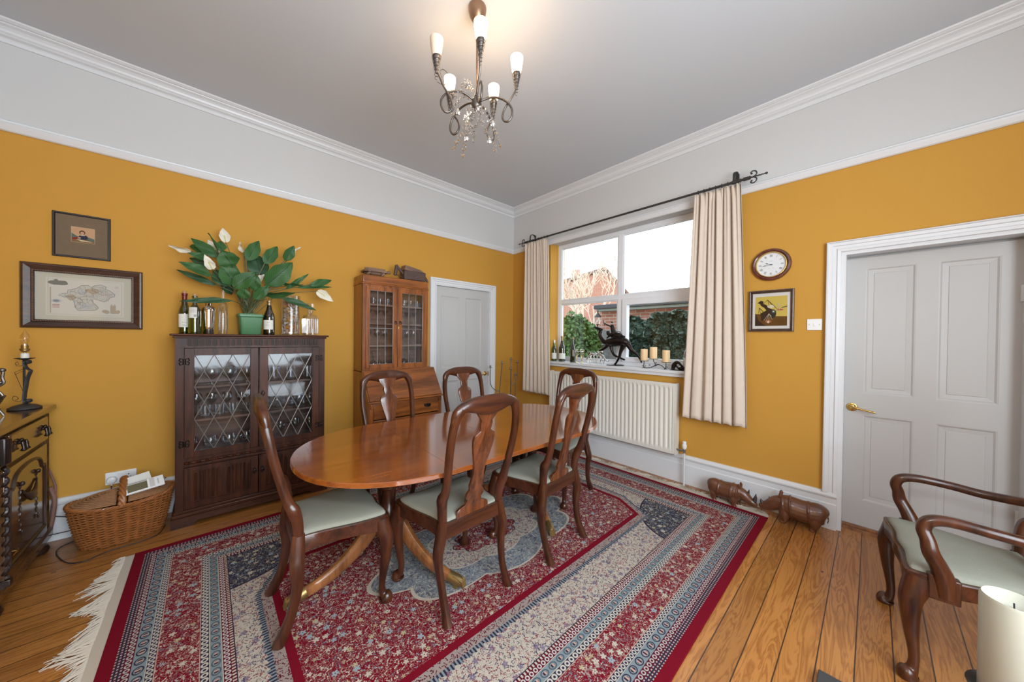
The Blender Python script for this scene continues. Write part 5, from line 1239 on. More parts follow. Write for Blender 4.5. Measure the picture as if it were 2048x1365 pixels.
for s in (-1, 1):
    lid = None; g = G()
    for k in range(13):
        f_ = 1-k/13; z = .283+.045*(1-f_**2)
        pts = []
        for i in range(25):
            t_ = -PI/2+PI*i/24; x, y, _ = oval((a-.006), (b-.006), t_, 0); pts.append((s*(.030+(x-.030)*f_ if x > .03 else .030), y*f_, z+.0015*((i+k) % 2)))
        g.tube(pts, .0062, 5, flat=(.7, 1.0))
    # woven disc under the rings
    prev = None; rings = []
    for k in range(7):
        f_ = 1-k/6.5; z = .280+.045*(1-f_**2); rings.append([g.v((s*(.026+max(0, (oval(a, b, -PI/2+PI*i/24, 0)[0]-.026))*f_), oval(a-.006, b-.006, -PI/2+PI*i/24, 0)[1]*f_, z)) for i in range(25)])
    for A, B in zip(rings, rings[1:]):
        for i in range(24): g.f([A[i], A[i+1], B[i+1], B[i]])
    obj('lid', g, WKL, hb)
g = G()
for s in range(3):
    pts = [(.010*math.cos(s*2.1+k*.9), -(b+.004)*math.cos(PI*k/28), .268+.125*math.sin(PI*k/28)+.008*math.sin(s*2.1+k*.9)) for k in range(29)]; g.tube(pts, .0105, 7)
g.box(-.02, .02, -b+.01, b-.01, .278, .288, .003)
obj('handle', g, WK, hb)
t = thing('display_unit', 'white plastic device with grey screen and buttons resting on the hamper', 'device', (-3.758, -.335, .348), (R(38), R(-6), R(8)))
g = G(); g.box(-.092, .092, -.042, .042, 0, .014, .005); obj('case', g, PLASW, t)
g = G(); g.box(-.080, .012, -.032, .026, .0135, .0155, .0005); obj('screen', g, plain('lcd_grey_green', (0.14, 0.125, 0.065), .3), t)
g = G(); g.box(-.080, .012, .029, .037, .0135, .0150, .0005); obj('dark_strip', g, PLASG, t)
g = G(); g.box(.022, .046, -.034, .036, .0135, .0150, .0005); obj('button_panel', g, plain('pale_grey_plastic', (.58, .56, .55), .4), t)
g = G()
for k in range(5): g.box(.060, .066, -.022+.009*k, -.016+.009*k, .0136, .0148)
obj('printed_marks', g, PLASG, t)
t = tag(obj('paper_card', G().box(-.055, .055, -.03, .045, 0, .0015), colr('white_card', (.75, .75, .72)), loc=(-3.79, -.27, .375), rot=(R(42), R(-8), R(14))), 'plain white card tucked behind the device on the hamper', 'card')
g = G(); g.tube([(.034*math.cos(2*PI*i/24), .022*math.sin(2*PI*i/24), .002*math.sin(4*PI*i/24)) for i in range(24)], .0022, 6, closed=True); tag(obj('bracelet', g, BLACK, loc=(-3.70, -.215, .338)), 'small dark ring lying on the right lid of the hamper', 'ring')
g = G(); g.tube(spline([(-3.95, -.03, .30), (-3.95, -.035, .24), (-3.955, -.04, .10), (-3.97, -.05, .006), (-4.05, -.10, .005), (-4.15, -.20, .005), (-4.08, -.42, .005), (-4.00, -.49, .005), (-3.90, -.44, .005), (-3.76, -.425, .005), (-3.69, -.38, .005), (-3.665, -.25, .005)], 8), .0028, 6); tag(obj('power_cable', g, BLACK), 'black cable looping over the boards in front of the hamper', 'cable')
g = G(); g.tube(spline([(-4.20, -.06, .18), (-4.12, -.055, .15), (-4.02, -.06, .155), (-3.97, -.07, .17)], 6), .003, 6); g.tube(spline([(-4.20, -.07, .06), (-4.12, -.06, .055), (-4.05, -.08, .06), (-4.03, -.10, .075)], 6), .003, 6); tag(obj('lamp_cable', g, BLACK), 'black cable pair strung from sideboard to hamper along the skirting', 'cable')
g = G(); g.tube(spline([(-4.215, -.075, .52), (-4.195, -.07, .44), (-4.183, -.07, .36), (-4.195, -.07, .26), (-4.205, -.07, .14), (-4.21, -.07, .08)], 6), [.006]*31, 6); g.tube(spline([(-4.205, -.075, .38), (-4.187, -.075, .30), (-4.192, -.075, .20), (-4.205, -.075, .10)], 6), .012, 7); tag(obj('cord_bundle', g, plain('brown_cord', (0.24, 0.12, 0.09), .7)), 'bundled brown cord hanging behind the right end of the sideboard', 'cord')
# ------------------------------------------------------------------ sideboard at the left edge
sb = thing('sideboard', 'polished dark wooden sideboard with carved swag door at the left edge', 'sideboard', (-4.20, -.12, 0))
# local: front plane x = 0, length runs to -y
SL = 1.42
g = G(); g.box(-.46, 0.0, -SL+.02, -.02, .10, .895); obj('carcass', g, SIDEBD, sb)
g = G(); g.box(-.48, .012, -SL, .0, .885, .900, .004); g.box(-.49, .030, -SL-.01, .012, .900, .932, .007, 3); obj('top', g, SIDEB, sb)
g = G(); g.box(-.01, .022, -SL+.0, -.02, .085, .125, .004); g.prism([(.0, .125), (.022, .125), (.004, .150), (0, .150)], lambda u, v, t_: (u, t_, v), -SL+.02, -.02); obj('base_moulding', g, SIDEB, sb)
for (x, y) in ((-.03, -.08), (-.03, -.735), (-.03, -SL+.08), (-.42, -.08), (-.42, -SL+.08)):
    g = G(); g.lathe([(.018, 0), (.045, .008), (.052, .030), (.044, .052), (.026, .062), (.030, .072), (.028, .088)], (x, y, 0), 24); obj('foot', g, SIDEBD, sb)
for b_ in range(2):
    o_ = -.70*b_; K = lambda y: y+o_
    g = G(); g.box(-.002, .020, K(-.095), K(-.640), .728, .875, .008, 3); dw = obj('drawer', g, SIDEB, sb)
    for yc in (-.185, -.535):
        g = G(); c = (.021, K(yc), .815)
        g.M = Matrix.Translation(c)
        for dy in (-.022, .022): g.lathe([(0, 0), (.009, 0), (.010, .004), (.005, .008), (.005, .016)], M=Matrix.Rotation(PI/2, 4, 'Y'), c=(0, dy, 0), seg=12) if False else g.ell((.004, dy, 0), (.007, .009, .009), 10, 6)
        g.ell((.006, 0, .008), (.009, .010, .012), 10, 6)
        g.tube([(.012, -.022, 0), (.018, -.012, .006), (.018, .012, .006), (.012, .022, 0)], .004, 6)
        for dy in (-.024, .024): g.tube([(.014, dy, .002), (.016, dy, -.012), (.018, dy, -.030), (.018, dy, -.042), (.018, dy, -.047)], [.0045, .0075, .0055, .0125, .006], 10)
        obj('drop_handle', g, plain('dark_handle', (0.05, 0.04, 0.035), .3, .9), dw)
    g = G(); g.box(-.004, .016, K(-.105), K(-.70), .148, .705, .002)
    door_ = obj('door', g, SIDEB, sb)
    g = G()     # raised arched moulding
    pts = [(.016, K(-.150), .205), (.016, K(-.150), .56), (.016, K(-.19), .585), (.016, K(-.215), .625), (.016, K(-.27), .655), (.016, K(-.40), .668), (.016, K(-.53), .655), (.016, K(-.585), .625), (.016, K(-.61), .585), (.016, K(-.65), .56), (.016, K(-.65), .205)]
    g.tube(spline(pts, 4), .009, 6, closed=True); obj('arched_moulding', g, SIDEBD, door_)
    g = G()
    for (yc, z0, z1) in ((-.285, .33, .575), (-.515, .33, .575)):
        tw = [(.016+.0025*math.cos(k*1.3), K(yc)+.0025*math.sin(k*1.3), z0+(z1-z0)*k/40) for k in range(41)]; g.tube(tw, .0042, 6); g.ell((.024, K(yc), z1+.008), (.010, .011, .013), 10, 8); g.ell((.022, K(yc), z0-.012), (.005, .006, .016), 8, 6)
    for q in range(5):
        pts = [(.021+.010*math.sin(PI*k/14), K(-.295-.21*k/14), .545-.004*q-(.085-.013*q+.055*0)*math.sin(PI*k/14)*(1+.35*0)) for k in range(15)]; g.tube(pts, [.003+.006*math.sin(PI*k/14) for k in range(15)], 6)
    obj('carved_swag', g, SIDEBD, door_)
    g = G(); g.cyl((.017, K(-.60), .26), (.030, K(-.60), .26), .003); g.tube([(.030+.0*k, K(-.60)+.012*math.cos(k*.63), .26+.008*math.sin(k*.63)) for k in range(10)], .0022, 5, closed=True); g.cyl((.030, K(-.612), .26), (.030, K(-.66), .258), .002); obj('key', g, BRASS, door_)
    g = G(); g.box(-.002, .024, K(-.665), K(-.715), .735, .872, .006)
    for k in range(4): g.tube([(.025, K(-.673-.011*k), .745), (.028, K(-.673-.011*k), .862)], .0035, 5)
    obj('corbel', g, SIDEBD, sb)
    g = G(); tw = []
    g.tube([(.016+.005*math.cos(k*.9), K(-.690)+.005*math.sin(k*.9), .16+.565*k/80) for k in range(81)], .010, 8); g.box(.0, .034, K(-.672), K(-.708), .125, .16, .004); obj('twist_column', g, SIDEBD, sb)
g = G()
for k in range(4): g.tube([(.003, -.030-.015*k, .14), (.003, -.030-.015*k, .88)], .0055, 6)
obj('reeded_stile', g, SIDEB, sb)
# lamp
ZS = .9325
lp = thing('table_lamp', 'black wrought-iron candle-style lamp with clear flame bulb on the sideboard', 'lamp', (-4.262, -.232, ZS), R(-42))
g = G(); g.lathe([(0, 0), (.060, 0), (.064, .004), (.062, .010), (.045, .022), (.020, .030), (.008, .034), (0, .034)], seg=36); obj('base', g, IRON, lp)
g = G(); g.box(-.0085, .0005, -.004, .004, .03, .298, .002); obj('stem', g, IRON, lp)
g = G()
P_ = [(.010, .046), (.004, .032), (-.004, .05), (-.001, .09), (.008, .14), (.018, .19), (.032, .222), (.034, .236), (.020, .244), (.004, .26), (-.002, .285), (.004, .297), (.016, .290)]
g.tube([(u, 0, v) for u, v in spline(P_, 4)], .0042, 6, flat=(.7, 2.2), up=(0, 1, 0)) if False else g.tube([(u, 0, v) for u, v in spline(P_, 4)], .0105, 8, flat=(1.0, .35), up=(0, 1, 0))
for (u, v) in ((.020, .050), (.016, .287)): g.tube([(u+.010*math.cos(k*.7), 0, v+.010*math.sin(k*.7)) for k in range(10)], .013, 8, flat=(1.0, .25), up=(0, 1, 0))
obj('scrolled_strap', g, IRON, lp)
g = G(); wr = spline([(-.003, .21), (-.02, .235), (-.045, .225), (-.052, .21), (-.03, .06+.03), (-.006, .05)], 6)
g.tube([(u, 0, v) for u, v in [(-.008, .275), (-.02, .262), (-.05, .262), (-.058, .277), (-.045, .288), (-.035, .272), (-.05, .27)]], .0013, 5)
g.tube([(u, 0, v) for u, v in [(-.008, .245), (-.03, .236), (-.062, .222), (-.008, .10)]], .0013, 5); g.tube([(u, 0, v) for u, v in [(-.008, .232), (-.03, .224), (-.055, .210)]], .0012, 5)
g.tube([(u, 0, v) for u, v in spline([(-.008, .062), (-.03, .046), (-.055, .046), (-.075, .058), (-.068, .076), (-.048, .073), (-.040, .060), (-.058, .052)], 5)], .0013, 5)
obj('wire_scrolls', g, IRON, lp)
g = G(); g.lathe([(.006, .296), (.012, .300), (.036, .308), (.040, .311), (.036, .3115), (.0, .304)], seg=28); obj('drip_plate', g, IRON, lp)
g = G(); g.lathe([(.0165, .306), (.0165, .338), (.013, .341), (0, .341)], seg=20); obj('candle_tube', g, plain('white_tube', (.75, .74, .70), .5), lp)
g = G(); g.lathe([(.005, .341), (.005, .347), (.014, .352), (.018, .357), (.018, .362), (.020, .364), (.019, .368), (.014, .370), (.0145, .388), (.0, .388)], seg=20); obj('bulb_holder', g, OLDBRASS, lp)
g = G(); g.lathe([(.013, .388), (.013, .396), (.015, .405), (.0195, .420), (.0205, .432), (.017, .450), (.009, .468), (.003, .482), (.001, .487)], seg=22, cap=False); bb = obj('bulb', g, BULBG, lp)
g = G(); g.lathe([(.0135, .386), (.0135, .396), (0, .398)], seg=16); g.tube([(-.006, 0, .398), (-.008, 0, .415), (0, 0, .425), (.008, 0, .415), (.006, 0, .398)], .0009, 4); obj('bulb_cap', g, SILVER, bb)
# metal twig basket ornament
tw_ = thing('metal_ornament', 'cast metal figure with woven bowl on the sideboard at the left edge', 'ornament', (-4.325, -.47, ZS))
g = G()
for k in range(7): z = .055+.009*k; r_ = .030+.004*k; g.tube([(r_*math.cos(2*PI*i/18), r_*math.sin(2*PI*i/18), z+.002*((i+k) % 2)) for i in range(18)], .0048, 5, closed=True)
g.lathe([(0, .052), (.03, .055)], seg=18, cap=False); obj('woven_bowl', g, PEWTER, tw_)
g = G()
for a in (0.3, 2.4, 4.5): g.tube([(.05*math.cos(a), .05*math.sin(a), .003), (.036*math.cos(a), .036*math.sin(a), .035), (.028*math.cos(a), .028*math.sin(a), .06)], [.006, .005, .005], 7)
obj('feet', g, PEWTER, tw_)
g = G(); g.tube([(.05*math.cos(k*PI/14), .0, .10+.055*math.sin(k*PI/14)) for k in range(15)], .005, 7); obj('hoop', g, PEWTER, tw_)
g = G(); g.tube(spline([(0.0, 0, .15), (.028, 0, .165), (.050, 0, .185), (.046, 0, .215), (.048, 0, .25), (.040, 0, .262), (.022, 0, .262)], 4), [.007]*25, 8); g.ell((.046, 0, .257), (.014, .012, .012), 10, 8); g.ell((.040, 0, .188), (.011, .010, .010), 10, 8); obj('bone_handle', g, PEWTER, tw_)

# ------------------------------------------------------------------ radiator
rd = thing('radiator', 'cream ribbed panel radiator under the window', 'radiator', (0, -1.65, 0))
g = G(); H = .80; n = 33
sec = [(-.105, -H), (-.105, -H+.03)]
pts = []
for i in range(n*6+1):
    y = -H+.03+(2*H-.06)*i/(n*6); ph = (i % 6)/6
    d = .105 - .013*(1 if ph < .1 or ph > .9 else .6 if (ph < .25 or ph > .75) else 0); pts.append((y, -d))
Z_ = [.285, .30, .33, .345, .915, .93, .955, .973]
rows = []
for z in Z_:
    f_ = 1 if .345 <= z <= .915 else 0
    rows.append([g.v((-.105 + (-.105-x)*-1*f_ if False else (-.105 if not f_ else x), y, z)) for y, x in pts])
for A, B in zip(rows, rows[1:]):
    for i in range(len(pts)-1): g.f([A[i], A[i+1], B[i+1], B[i]], True)
g.box(-.1045, -.088, -H, -H+.032, .285, .973, .003); g.box(-.1045, -.088, H-.032, H, .285, .973, .003); g.box(-.1035, -.085, -H+.03, H-.03, .955, .973); g.box(-.1035, -.085, -H+.03, H-.03, .285, .30); g.box(-.088, -.084, -H+.03, H-.03, .30, .96)
obj('front_panel', g, RADM, rd, sharp=60)
g = G(); g.box(-.055, -.03, -H+.01, H-.01, .30, .96, .004); obj('rear_panel', g, RADM, rd)
g = G(); g.box(-.108, -.02, -H-.004, -H+.002, .28, .975, .002); g.box(-.108, -.02, H-.002, H+.004, .28, .975, .002); obj('side_cover', g, RADM, rd)
for yy_ in (-.5, .5): g = G(); g.box(-.03, -.002, yy_-.015, yy_+.015, .35, .9); obj('wall_bracket', g, RADM, rd)
vy = -.875
g = G(); g.tube([(-.075, vy, .0), (-.075, vy, .325)], .0085, 12); obj('feed_pipe', g, GLOSSW, rd)
g = G(); g.tube([(-.075, vy, .315), (-.075, vy, .355)], .013, 12); g.tube([(-.075, vy, .335), (-.075, -H-.002, .335)], .009, 10); g.tube([(-.075, vy+.022, .335), (-.075, vy+.034, .335)], .013, 6); obj('valve_body', g, plain('dull_chrome', (.35, .34, .33), .3, .9), rd)
g = G(); g.lathe([(.013, .352), (.018, .362), (.021, .372), (.021, .392), (.016, .398), (.016, .424), (.014, .427), (0, .427)], (-.075, vy, 0), 20); obj('valve_head', g, PLASW, rd)

# ------------------------------------------------------------------ curtains and pole
def curtain(label, ya0, ya1, yb0, yb1, ztop, zbot, seed, npl, hem):
    def nz_(a, b): return noise.noise(Vector((a, b, seed*7.3)))
    def fn(u, v):      # u across, v from bottom to top
        y0 = yb0+(ya0-yb0)*v**1.1; y1 = yb1+(ya1-yb1)*v**1.1
        uu = u + .045*nz_(u*4, v*.7)          # uneven pleats
        ph = 2*PI*npl*uu; A = .026*(1-.45*v)*(1+.55*nz_(u*6+3, v*1.2))
        big = A*(math.sin(ph)+.25*math.sin(2*ph+1))
        fine = .010*v**2*math.sin(ph*2.03+3*nz_(u*9, 1)) + .006*nz_(u*22, v*2.5)
        head = max(0, (v-.95)/.05); pin = .012*head*math.sin(u*npl*2*PI*1.5)
        z = zbot+(ztop-zbot)*v + hem*(u-.5)*(1-v) + .010*math.sin(ph)*(1-v)**4
        return (-.112-big*(1-head*.5)-fine-pin, y0+(y1-y0)*u+.007*math.cos(ph)*(1-v*.6), z)
    g = G(); g.grid(fn, npl*22, 60); o = obj('curtain', g, CURT, sharp=180)
    so = o.modifiers.new('cloth', 'SOLIDIFY'); so.thickness = .0025
    tag(o, label, 'curtain'); return o
curtain('cream gathered curtain hanging at the left side of the window', -.375, -.790, -.365, -.860, 2.735, .645, 3, 7, .0)
curtain('cream gathered curtain hanging right of the window beside the clock', -2.600, -2.960, -2.530, -3.035, 2.735, .665, 8, 6, -.0)
rod = thing('curtain_pole', 'black wrought-iron curtain pole with shepherd-crook scroll ends above the window', 'curtain pole', (-.105, 0, 2.762))
g = G(); g.tube([(0, -.36, 0), (0, -3.02, .0)], .0105, 12); obj('pole', g, IRON, rod)
for s, ye in ((1, -.36), (-1, -3.00)):
    g = G(); g.tube([(0, ye-s*.03, 0), (0, ye+s*.02, 0)], .015, 10); g.tube([(.0015*math.cos(k*1.2), ye+s*(.02+.105*k/30), .0015*math.sin(k*1.2)) for k in range(31)], [.007-.003*k/30 for k in range(31)], 8); g.ell((0, ye+s*.128, 0), (.009, .010, .009), 10, 8)
    for q in (-1, 1):
        P_ = [(ye+s*.045, q*.004), (ye+s*.062, q*.018), (ye+s*.058, q*.040), (ye+s*.038, q*.050), (ye+s*.022, q*.040), (ye+s*.028, q*.028)]
        g.tube([(0, a_, b_) for a_, b_ in spline(P_, 4)], .005, 8)
        g.ell((0, ye+s*.028, q*.030), (.007, .008, .008), 8, 6)
    obj('finial', g, IRON, rod)
for yb in (-.455, -2.905):
    g = G(); P_ = [(.10, .075), (.08, .095), (.045, .100), (.012, .085), (0, .05), (0, .012)]
    g.tube([(a_, yb, b_) for a_, b_ in spline(P_, 4)], .013, 8, flat=(1.0, .28), up=(0, 1, 0)); g.tube([(.101, yb, .10), (.101, yb, -.02)], .014, 8, flat=(1.0, .25), up=(0, 1, 0)); g.tube([(0, yb-.018, 0), (0, yb+.018, 0)], .016, 10); obj('bracket', g, IRON, rod)
for i, yy_ in enumerate(lin(-.40, -.775, 8)+lin(-2.62, -2.95, 8)):
    g = G(); g.tube([(.0155*math.cos(k*PI/7), yy_+.002*math.sin(k), .0155*math.sin(k*PI/7)) for k in range(14)], .0022, 6, closed=True); g.tube([(0, yy_, -.0155), (.002, yy_, -.028)], .0016, 5); obj('curtain_ring', g, IRON, rod)

# ------------------------------------------------------------------ clock, picture, switch on the right wall
ck = thing('wall_clock', 'round wooden-rimmed wall clock with brass bezel and roman numerals', 'clock', (0, -3.152, 2.030))
MY = Matrix(((0, 0, -1, 0), (-1, 0, 0, 0), (0, 1, 0, 0), (0, 0, 0, 1)))    # local x->-y world, y->z, z->-x
g = G(); g.M = MY; g.lathe([(.0, 0), (.128, 0), (.133, .006), (.133, .014), (.127, .024), (.116, .027), (.108, .022), (.106, .016)], seg=56, cap=False); obj('case', g, wood('clock_rim', (0.05, .012, .008), (.16, .035, .02), .22, 'Z', 1, .6), ck)
g = G(); g.M = MY; g.lathe([(.107, .016), (.105, .024), (.101, .025), (.098, .020), (.096, .012), (.096, .008)], seg=56, cap=False); obj('bezel', g, BRASS, ck)
g = G(); g.M = MY; g.lathe([(.098, .008), (0, .0085)], seg=56, cap=False); dl = obj('dial', g, plain('dial_white', (.74, .76, .78), .5), ck)
g = G()
for h_, nu in enumerate(('XII', 'I', 'II', 'III', 'IIII', 'V', 'VI', 'VII', 'VIII', 'IX', 'X', 'XI')):
    a = -h_*PI/6; M = MY @ Matrix.Translation((.072*math.sin(-a), .072*math.cos(a), .0095)) @ Matrix.Rotation(a, 4, 'Z') @ Matrix.Diagonal((.72, 1.25, 1, 1)); g.text(nu, .021, M)
for k in range(60):
    a = k*PI/30; g.M = MY; p0 = (.088*math.sin(a), .088*math.cos(a), .0092); p1 = (.0915*math.sin(a), .0915*math.cos(a), .0092); g.tube([p0, p1], .0004 if k % 5 else .0008, 3)
g.M = Matrix.Identity(4)
obj('numerals', g, BLACK, dl)
g = G(); g.M = MY
for u_, v_, w_ in ((-.010, .030, .006), (0, .030, .006), (.009, .030, .004), (-.016, -.030, .010), (.008, -.030, .010)): g.box(u_, u_+w_, v_, v_+.0016, .0090, .0094)
obj('dial_print', g, plain('grey_ink', (.30, .30, .32), .6), dl)
for nm_, ang, L_, w_ in (('minute_hand', -R(262), .066, .0030), ('hour_hand', -R(292), .045, .0040)):
    g = G(); g.M = MY @ Matrix.Rotation(ang, 4, 'Z'); zz = .0115 if nm_[0] == 'm' else .0105
    g.prism([(-.0012, -.012), (.0012, -.012), (.0012, L_*.45), (w_, L_*.62), (.001, L_*.80), (0, L_), (-.001, L_*.80), (-w_, L_*.62), (-.0012, L_*.45)], lambda u, v, t_: (u, v, t_), zz, zz+.0006); g.lathe([(.004, 0), (.004, zz+.001), (0, zz+.001)], seg=10); obj(nm_, g, BLACK, ck)
g = G(); g.M = MY; g.lathe([(.098, .0165), (.05, .0185), (0, .019)], seg=40, cap=False); obj('glazing', g, glass('clock_glass', (.98, .98, .98), .15, .02, .01), ck)
# abstract picture
fr_ = lambda u, z, d: (-d, -u, z)
t = thing('framed_painting', 'yellow and brown abstract painting in dark frame under the clock', 'picture', (0, -3.156, 1.648))
g = G(); frame(g, .300, .346, [(0, .001), (0, .016), (.003, .020), (.010, .022), (.014, .020), (.020, .012), (.024, .012), (.026, .004)], fr_); obj('frame', g, DFR, t)
g = G(); 
for a in ((-.1475, .1475, .171, .1725), (-.1475, .1475, -.1725, -.171)): poly(g, [(a[0], a[2]), (a[1], a[2]), (a[1], a[3]), (a[0], a[3])], fr_, .0212)
for a in ((-.148, -.1465), (.1465, .148)): poly(g, [(a[0], -.172), (a[1], -.172), (a[1], .172), (a[0], .172)], fr_, .0212)
obj('gilt_edge', g, plain('gilt', (.45, .30, .14), .4, .6), t)
g = G(); poly(g, [(-.126, -.149), (.126, -.149), (.126, .149), (-.126, .149)], fr_, .0045); obj('mount', g, colr('pale_mount', (.62, .60, .57)), t)
AC = [colr('a_yellow', (.56, .42, .09)), colr('a_brown', (.12, .055, .012)), colr('a_dark', (.035, .018, .012)), colr('a_cream', (.62, .55, .40)), colr('a_black', (.02, .025, .022)), colr('a_teal', (.05, .10, .09)), colr('a_rose', (.35, .10, .06)), colr('a_line', (.06, .04, .015))]
g = G()
def q(mi, pts, d): g.mi = mi; poly(g, pts, fr_, d)
u0, u1, v0, v1 = -.106, .106, -.124, .120
q(0, [(u0, v0), (u1, v0), (u1, v1), (u0, v1)], .0052)
q(1, [(u0, v0), (u1, v0), (u1, -.048), (.04, -.045), (-.02, -.052), (-.07, -.025), (u0, -.022)], .0055)
q(2, [(u0, v0), (-.03, v0), (-.055, -.105), (-.085, -.075), (-.10, -.02), (u0, -.028)], .0058)
q(2, [(-.092, .070), (-.068, .088), (-.050, .082), (-.052, .062), (-.030, .050), (-.005, .020), (.028, .004), (.028, -.020), (.010, -.044), (-.030, -.060), (-.062, -.085), (-.07, -.02), (-.030, .005), (-.045, .028), (-.066, .044), (-.073, .060)], .0060)
q(4, [(-.002, -.05), (.005, -.012), (.018, .012), (.034, .002), (.036, -.03), (.030, -.052), (.012, -.062)], .0063)
q(5, blob(.018, -.006, .013, .014), .0066); q(3, blob(.018, -.006, .006, .006, 10), .0069); q(3, blob(.000, .036, .024, .0135), .0066); q(6, blob(.060, .008, .022, .007), .0064); q(6, blob(-.016, -.088, .022, .012), .0066); q(3, blob(-.016, -.092, .008, .010, 9), .0069); q(4, [(.07, .020), (.105, .030), (.105, .036), (.07, .026)], .0066)
def line(mi, pts, d, w): g.mi = mi; g.tube([fr_(a_, b_, d) for a_, b_ in pts], w, 4)
for (mi, apex, feet) in ((7, (-.022, .092), ((-.052, .060), (-.01, .035), (.005, .050), (.040, .015), (.03, .03))), (7, (-.078, .030), ((-.082, -.02), (-.068, -.02), (-.052, -.010), (-.042, -.012))), (3, (.050, .062), ((.030, .0), (.045, -.008), (.058, -.008), (.074, .010))), (3, (-.012, -.022), ((-.046, -.078), (-.030, -.085), (-.012, -.09), (.012, -.075), (.006, -.05)))):
    for f_ in feet: line(mi, [apex, f_], .0072, .0011)
for k in range(5): line(2, [(.02+.006*k, -.075-.011*k), (.10, -.070-.011*k)], .0062, .0005)
obj('painted_scene', g, AC, t)
g = G(); poly(g, [(-.124, -.147), (.124, -.147), (.124, .147), (-.124, .147)], fr_, .0105); obj('glazing', g, glass('picture_glass'), t)
t = thing('light_switch', 'white single light switch between the painting and the door frame', 'switch', (0, -3.425, 1.528))
g = G(); g.box(-.009, 0, -.043, .043, -.043, .043, .003); obj('plate', g, PLASW, t)
g = G(); g.box(-.0125, -.008, -.006, .006, -.011, .011, .0015); obj('rocker', g, PLASW, t)
SCM = None
for yy_ in (-.030, .030): g = G(); g.tube([(-.0085, yy_, 0), (-.0097, yy_, 0)], .0032, 10); obj('screw', g, plain('screw_dark', (.25, .25, .26), .4, .5), t)

# ------------------------------------------------------------------ rhinos (facing +x locally)
def rhino(label, loc, rot, L, ear):
    t = thing('carved_rhino', label, 'carving', loc, rot); s = L/.38
    g = G()
    def T(rows, seg=16, fl=(1, 1), up=None): g.tube([(a*s, b*s, c*s) for a, b, c, r in spline(rows, 4)], [max(.002, r*s) for a, b, c, r in spline(rows, 4)], seg, flat=fl, up=up)
    T([(-.192, 0, .118, .014), (-.180, 0, .122, .050), (-.150, 0, .120, .068), (-.105, 0, .113, .072), (-.05, 0, .110, .073), (.0, 0, .116, .074), (.04, 0, .124, .068), (.065, 0, .128, .054)], 18, (1.05, .95), (0, 0, 1))
    T([(.05, 0, .130, .056), (.085, 0, .120, .050), (.115, 0, .098, .043), (.145, 0, .078, .034), (.168, 0, .066, .028), (.184, 0, .060, .020), (.190, 0, .056, .006)], 16, (1.0, .85), (0, 0, 1))
    for x, y, lift in ((.035, .030, .008), (.020, -.030, 0), (-.125, .030, 0), (-.140, -.030, .008)):
        T([(x, y*.8, .100, .040), (x+.004, y*1.1, .062, .032), (x+.002, y*1.15, .036, .024), (x+.006, y*1.05, .018, .019), (x+.010, y*1.05, .004, .022), (x+.010, y*1.05, .0015, .021)], 12)
    # skin folds
    for x, r_ in ((-.095, .0735), (.005, .0755), (.048, .066)):
        g.tube([(x*s+.012*s*math.cos(k*PI/10)*(.5), r_*s*.93*math.sin(k*PI/10), (.113 if x < 0 else .120)*s+r_*s*math.cos(k*PI/10)) for k in range(20)], .0055*s, 6, closed=True)
    g.ell((.10*s, .030*s, .118*s), (.016*s, .007*s, .013*s), 10, 8); g.ell((.10*s, -.030*s, .118*s), (.016*s, .007*s, .013*s), 10, 8)
    T([(-.186, 0, .130, .006), (-.194, .0, .10, .004), (-.190, .0, .070, .004)], 6)
    for v in g.bm.verts: v.co.z = max(0, v.co.z)
    body = obj('body', g, RHINO, t); remesh(body, .0035, 3)
    for x, z, h_, r_ in (((.168, .086, .075, .017), (.118, .132, .048, .012)) if ear == 1 and L < .38 else ((.168, .086, .032, .014), (.118, .130, .022, .010))):
        g = G(); g.tube([(x*s, 0, z*s), ((x+.010)*s, 0, (z+h_*.5)*s), ((x+.014)*s, 0, (z+h_)*s)], [r_*s*1.1, r_*s*.75, .0015], 10); h_o = obj('horn', g, plain('dark_horn', (.045, .03, .03), .35, coat=.2), t)
    for y in (-.026, .026):
        g = G(); g.tube([(.066*s, y*s, .172*s), (.062*s, y*1.15*s, .198*s), (.060*s, y*1.2*s, .212*s)], [.008*s, .012*s, .005*s], 8, flat=(1, .6)); obj('ear', g, RHINO, t)
    g = G()
    for y in (-.0285, .0285): g.ell((.128*s, y*s*.98, .100*s), (.004*s, .003*s, .004*s), 8, 6)
    obj('eye', g, BLACK, t)
rhino('carved brown wooden rhino standing left of its pair, horns towards the right rhino', (-.145, -2.935, 0), R(-90-3), .36, 1)
rhino('carved brown wooden rhino nearest the white door frame, facing left', (-.135, -3.328, 0), R(90+4), .40, 1)

# ------------------------------------------------------------------ things on the window sill
ZW = 1.0925
bottle('short green wine bottle with white label, farthest left on the window sill', (.045, -.790, ZW), .036, .29, GREENG, cap=None, lab=(.03, .11, 2.2), foil=SILF, labrot=R(-50))
bottle('dark sparkling wine bottle with foil neck and cream label on the window sill', (.060, -.915, ZW), .044, .345, DGREENG, cap=None, lab=(.035, .11, 2.6), foil=GOLDF, labrot=R(-50), neck=.0155)
bottle('plain corked green bottle without label, third from left on the window sill', (.045, -1.102, ZW), .037, .31, DGREENG)
bottle('green wine bottle with white label and red foil, half behind the right curtain', (.03, -2.505, ZW), .038, .31, DGREENG, lab=(.04, .13, 2.4), foil=RED_F, labrot=R(-60))
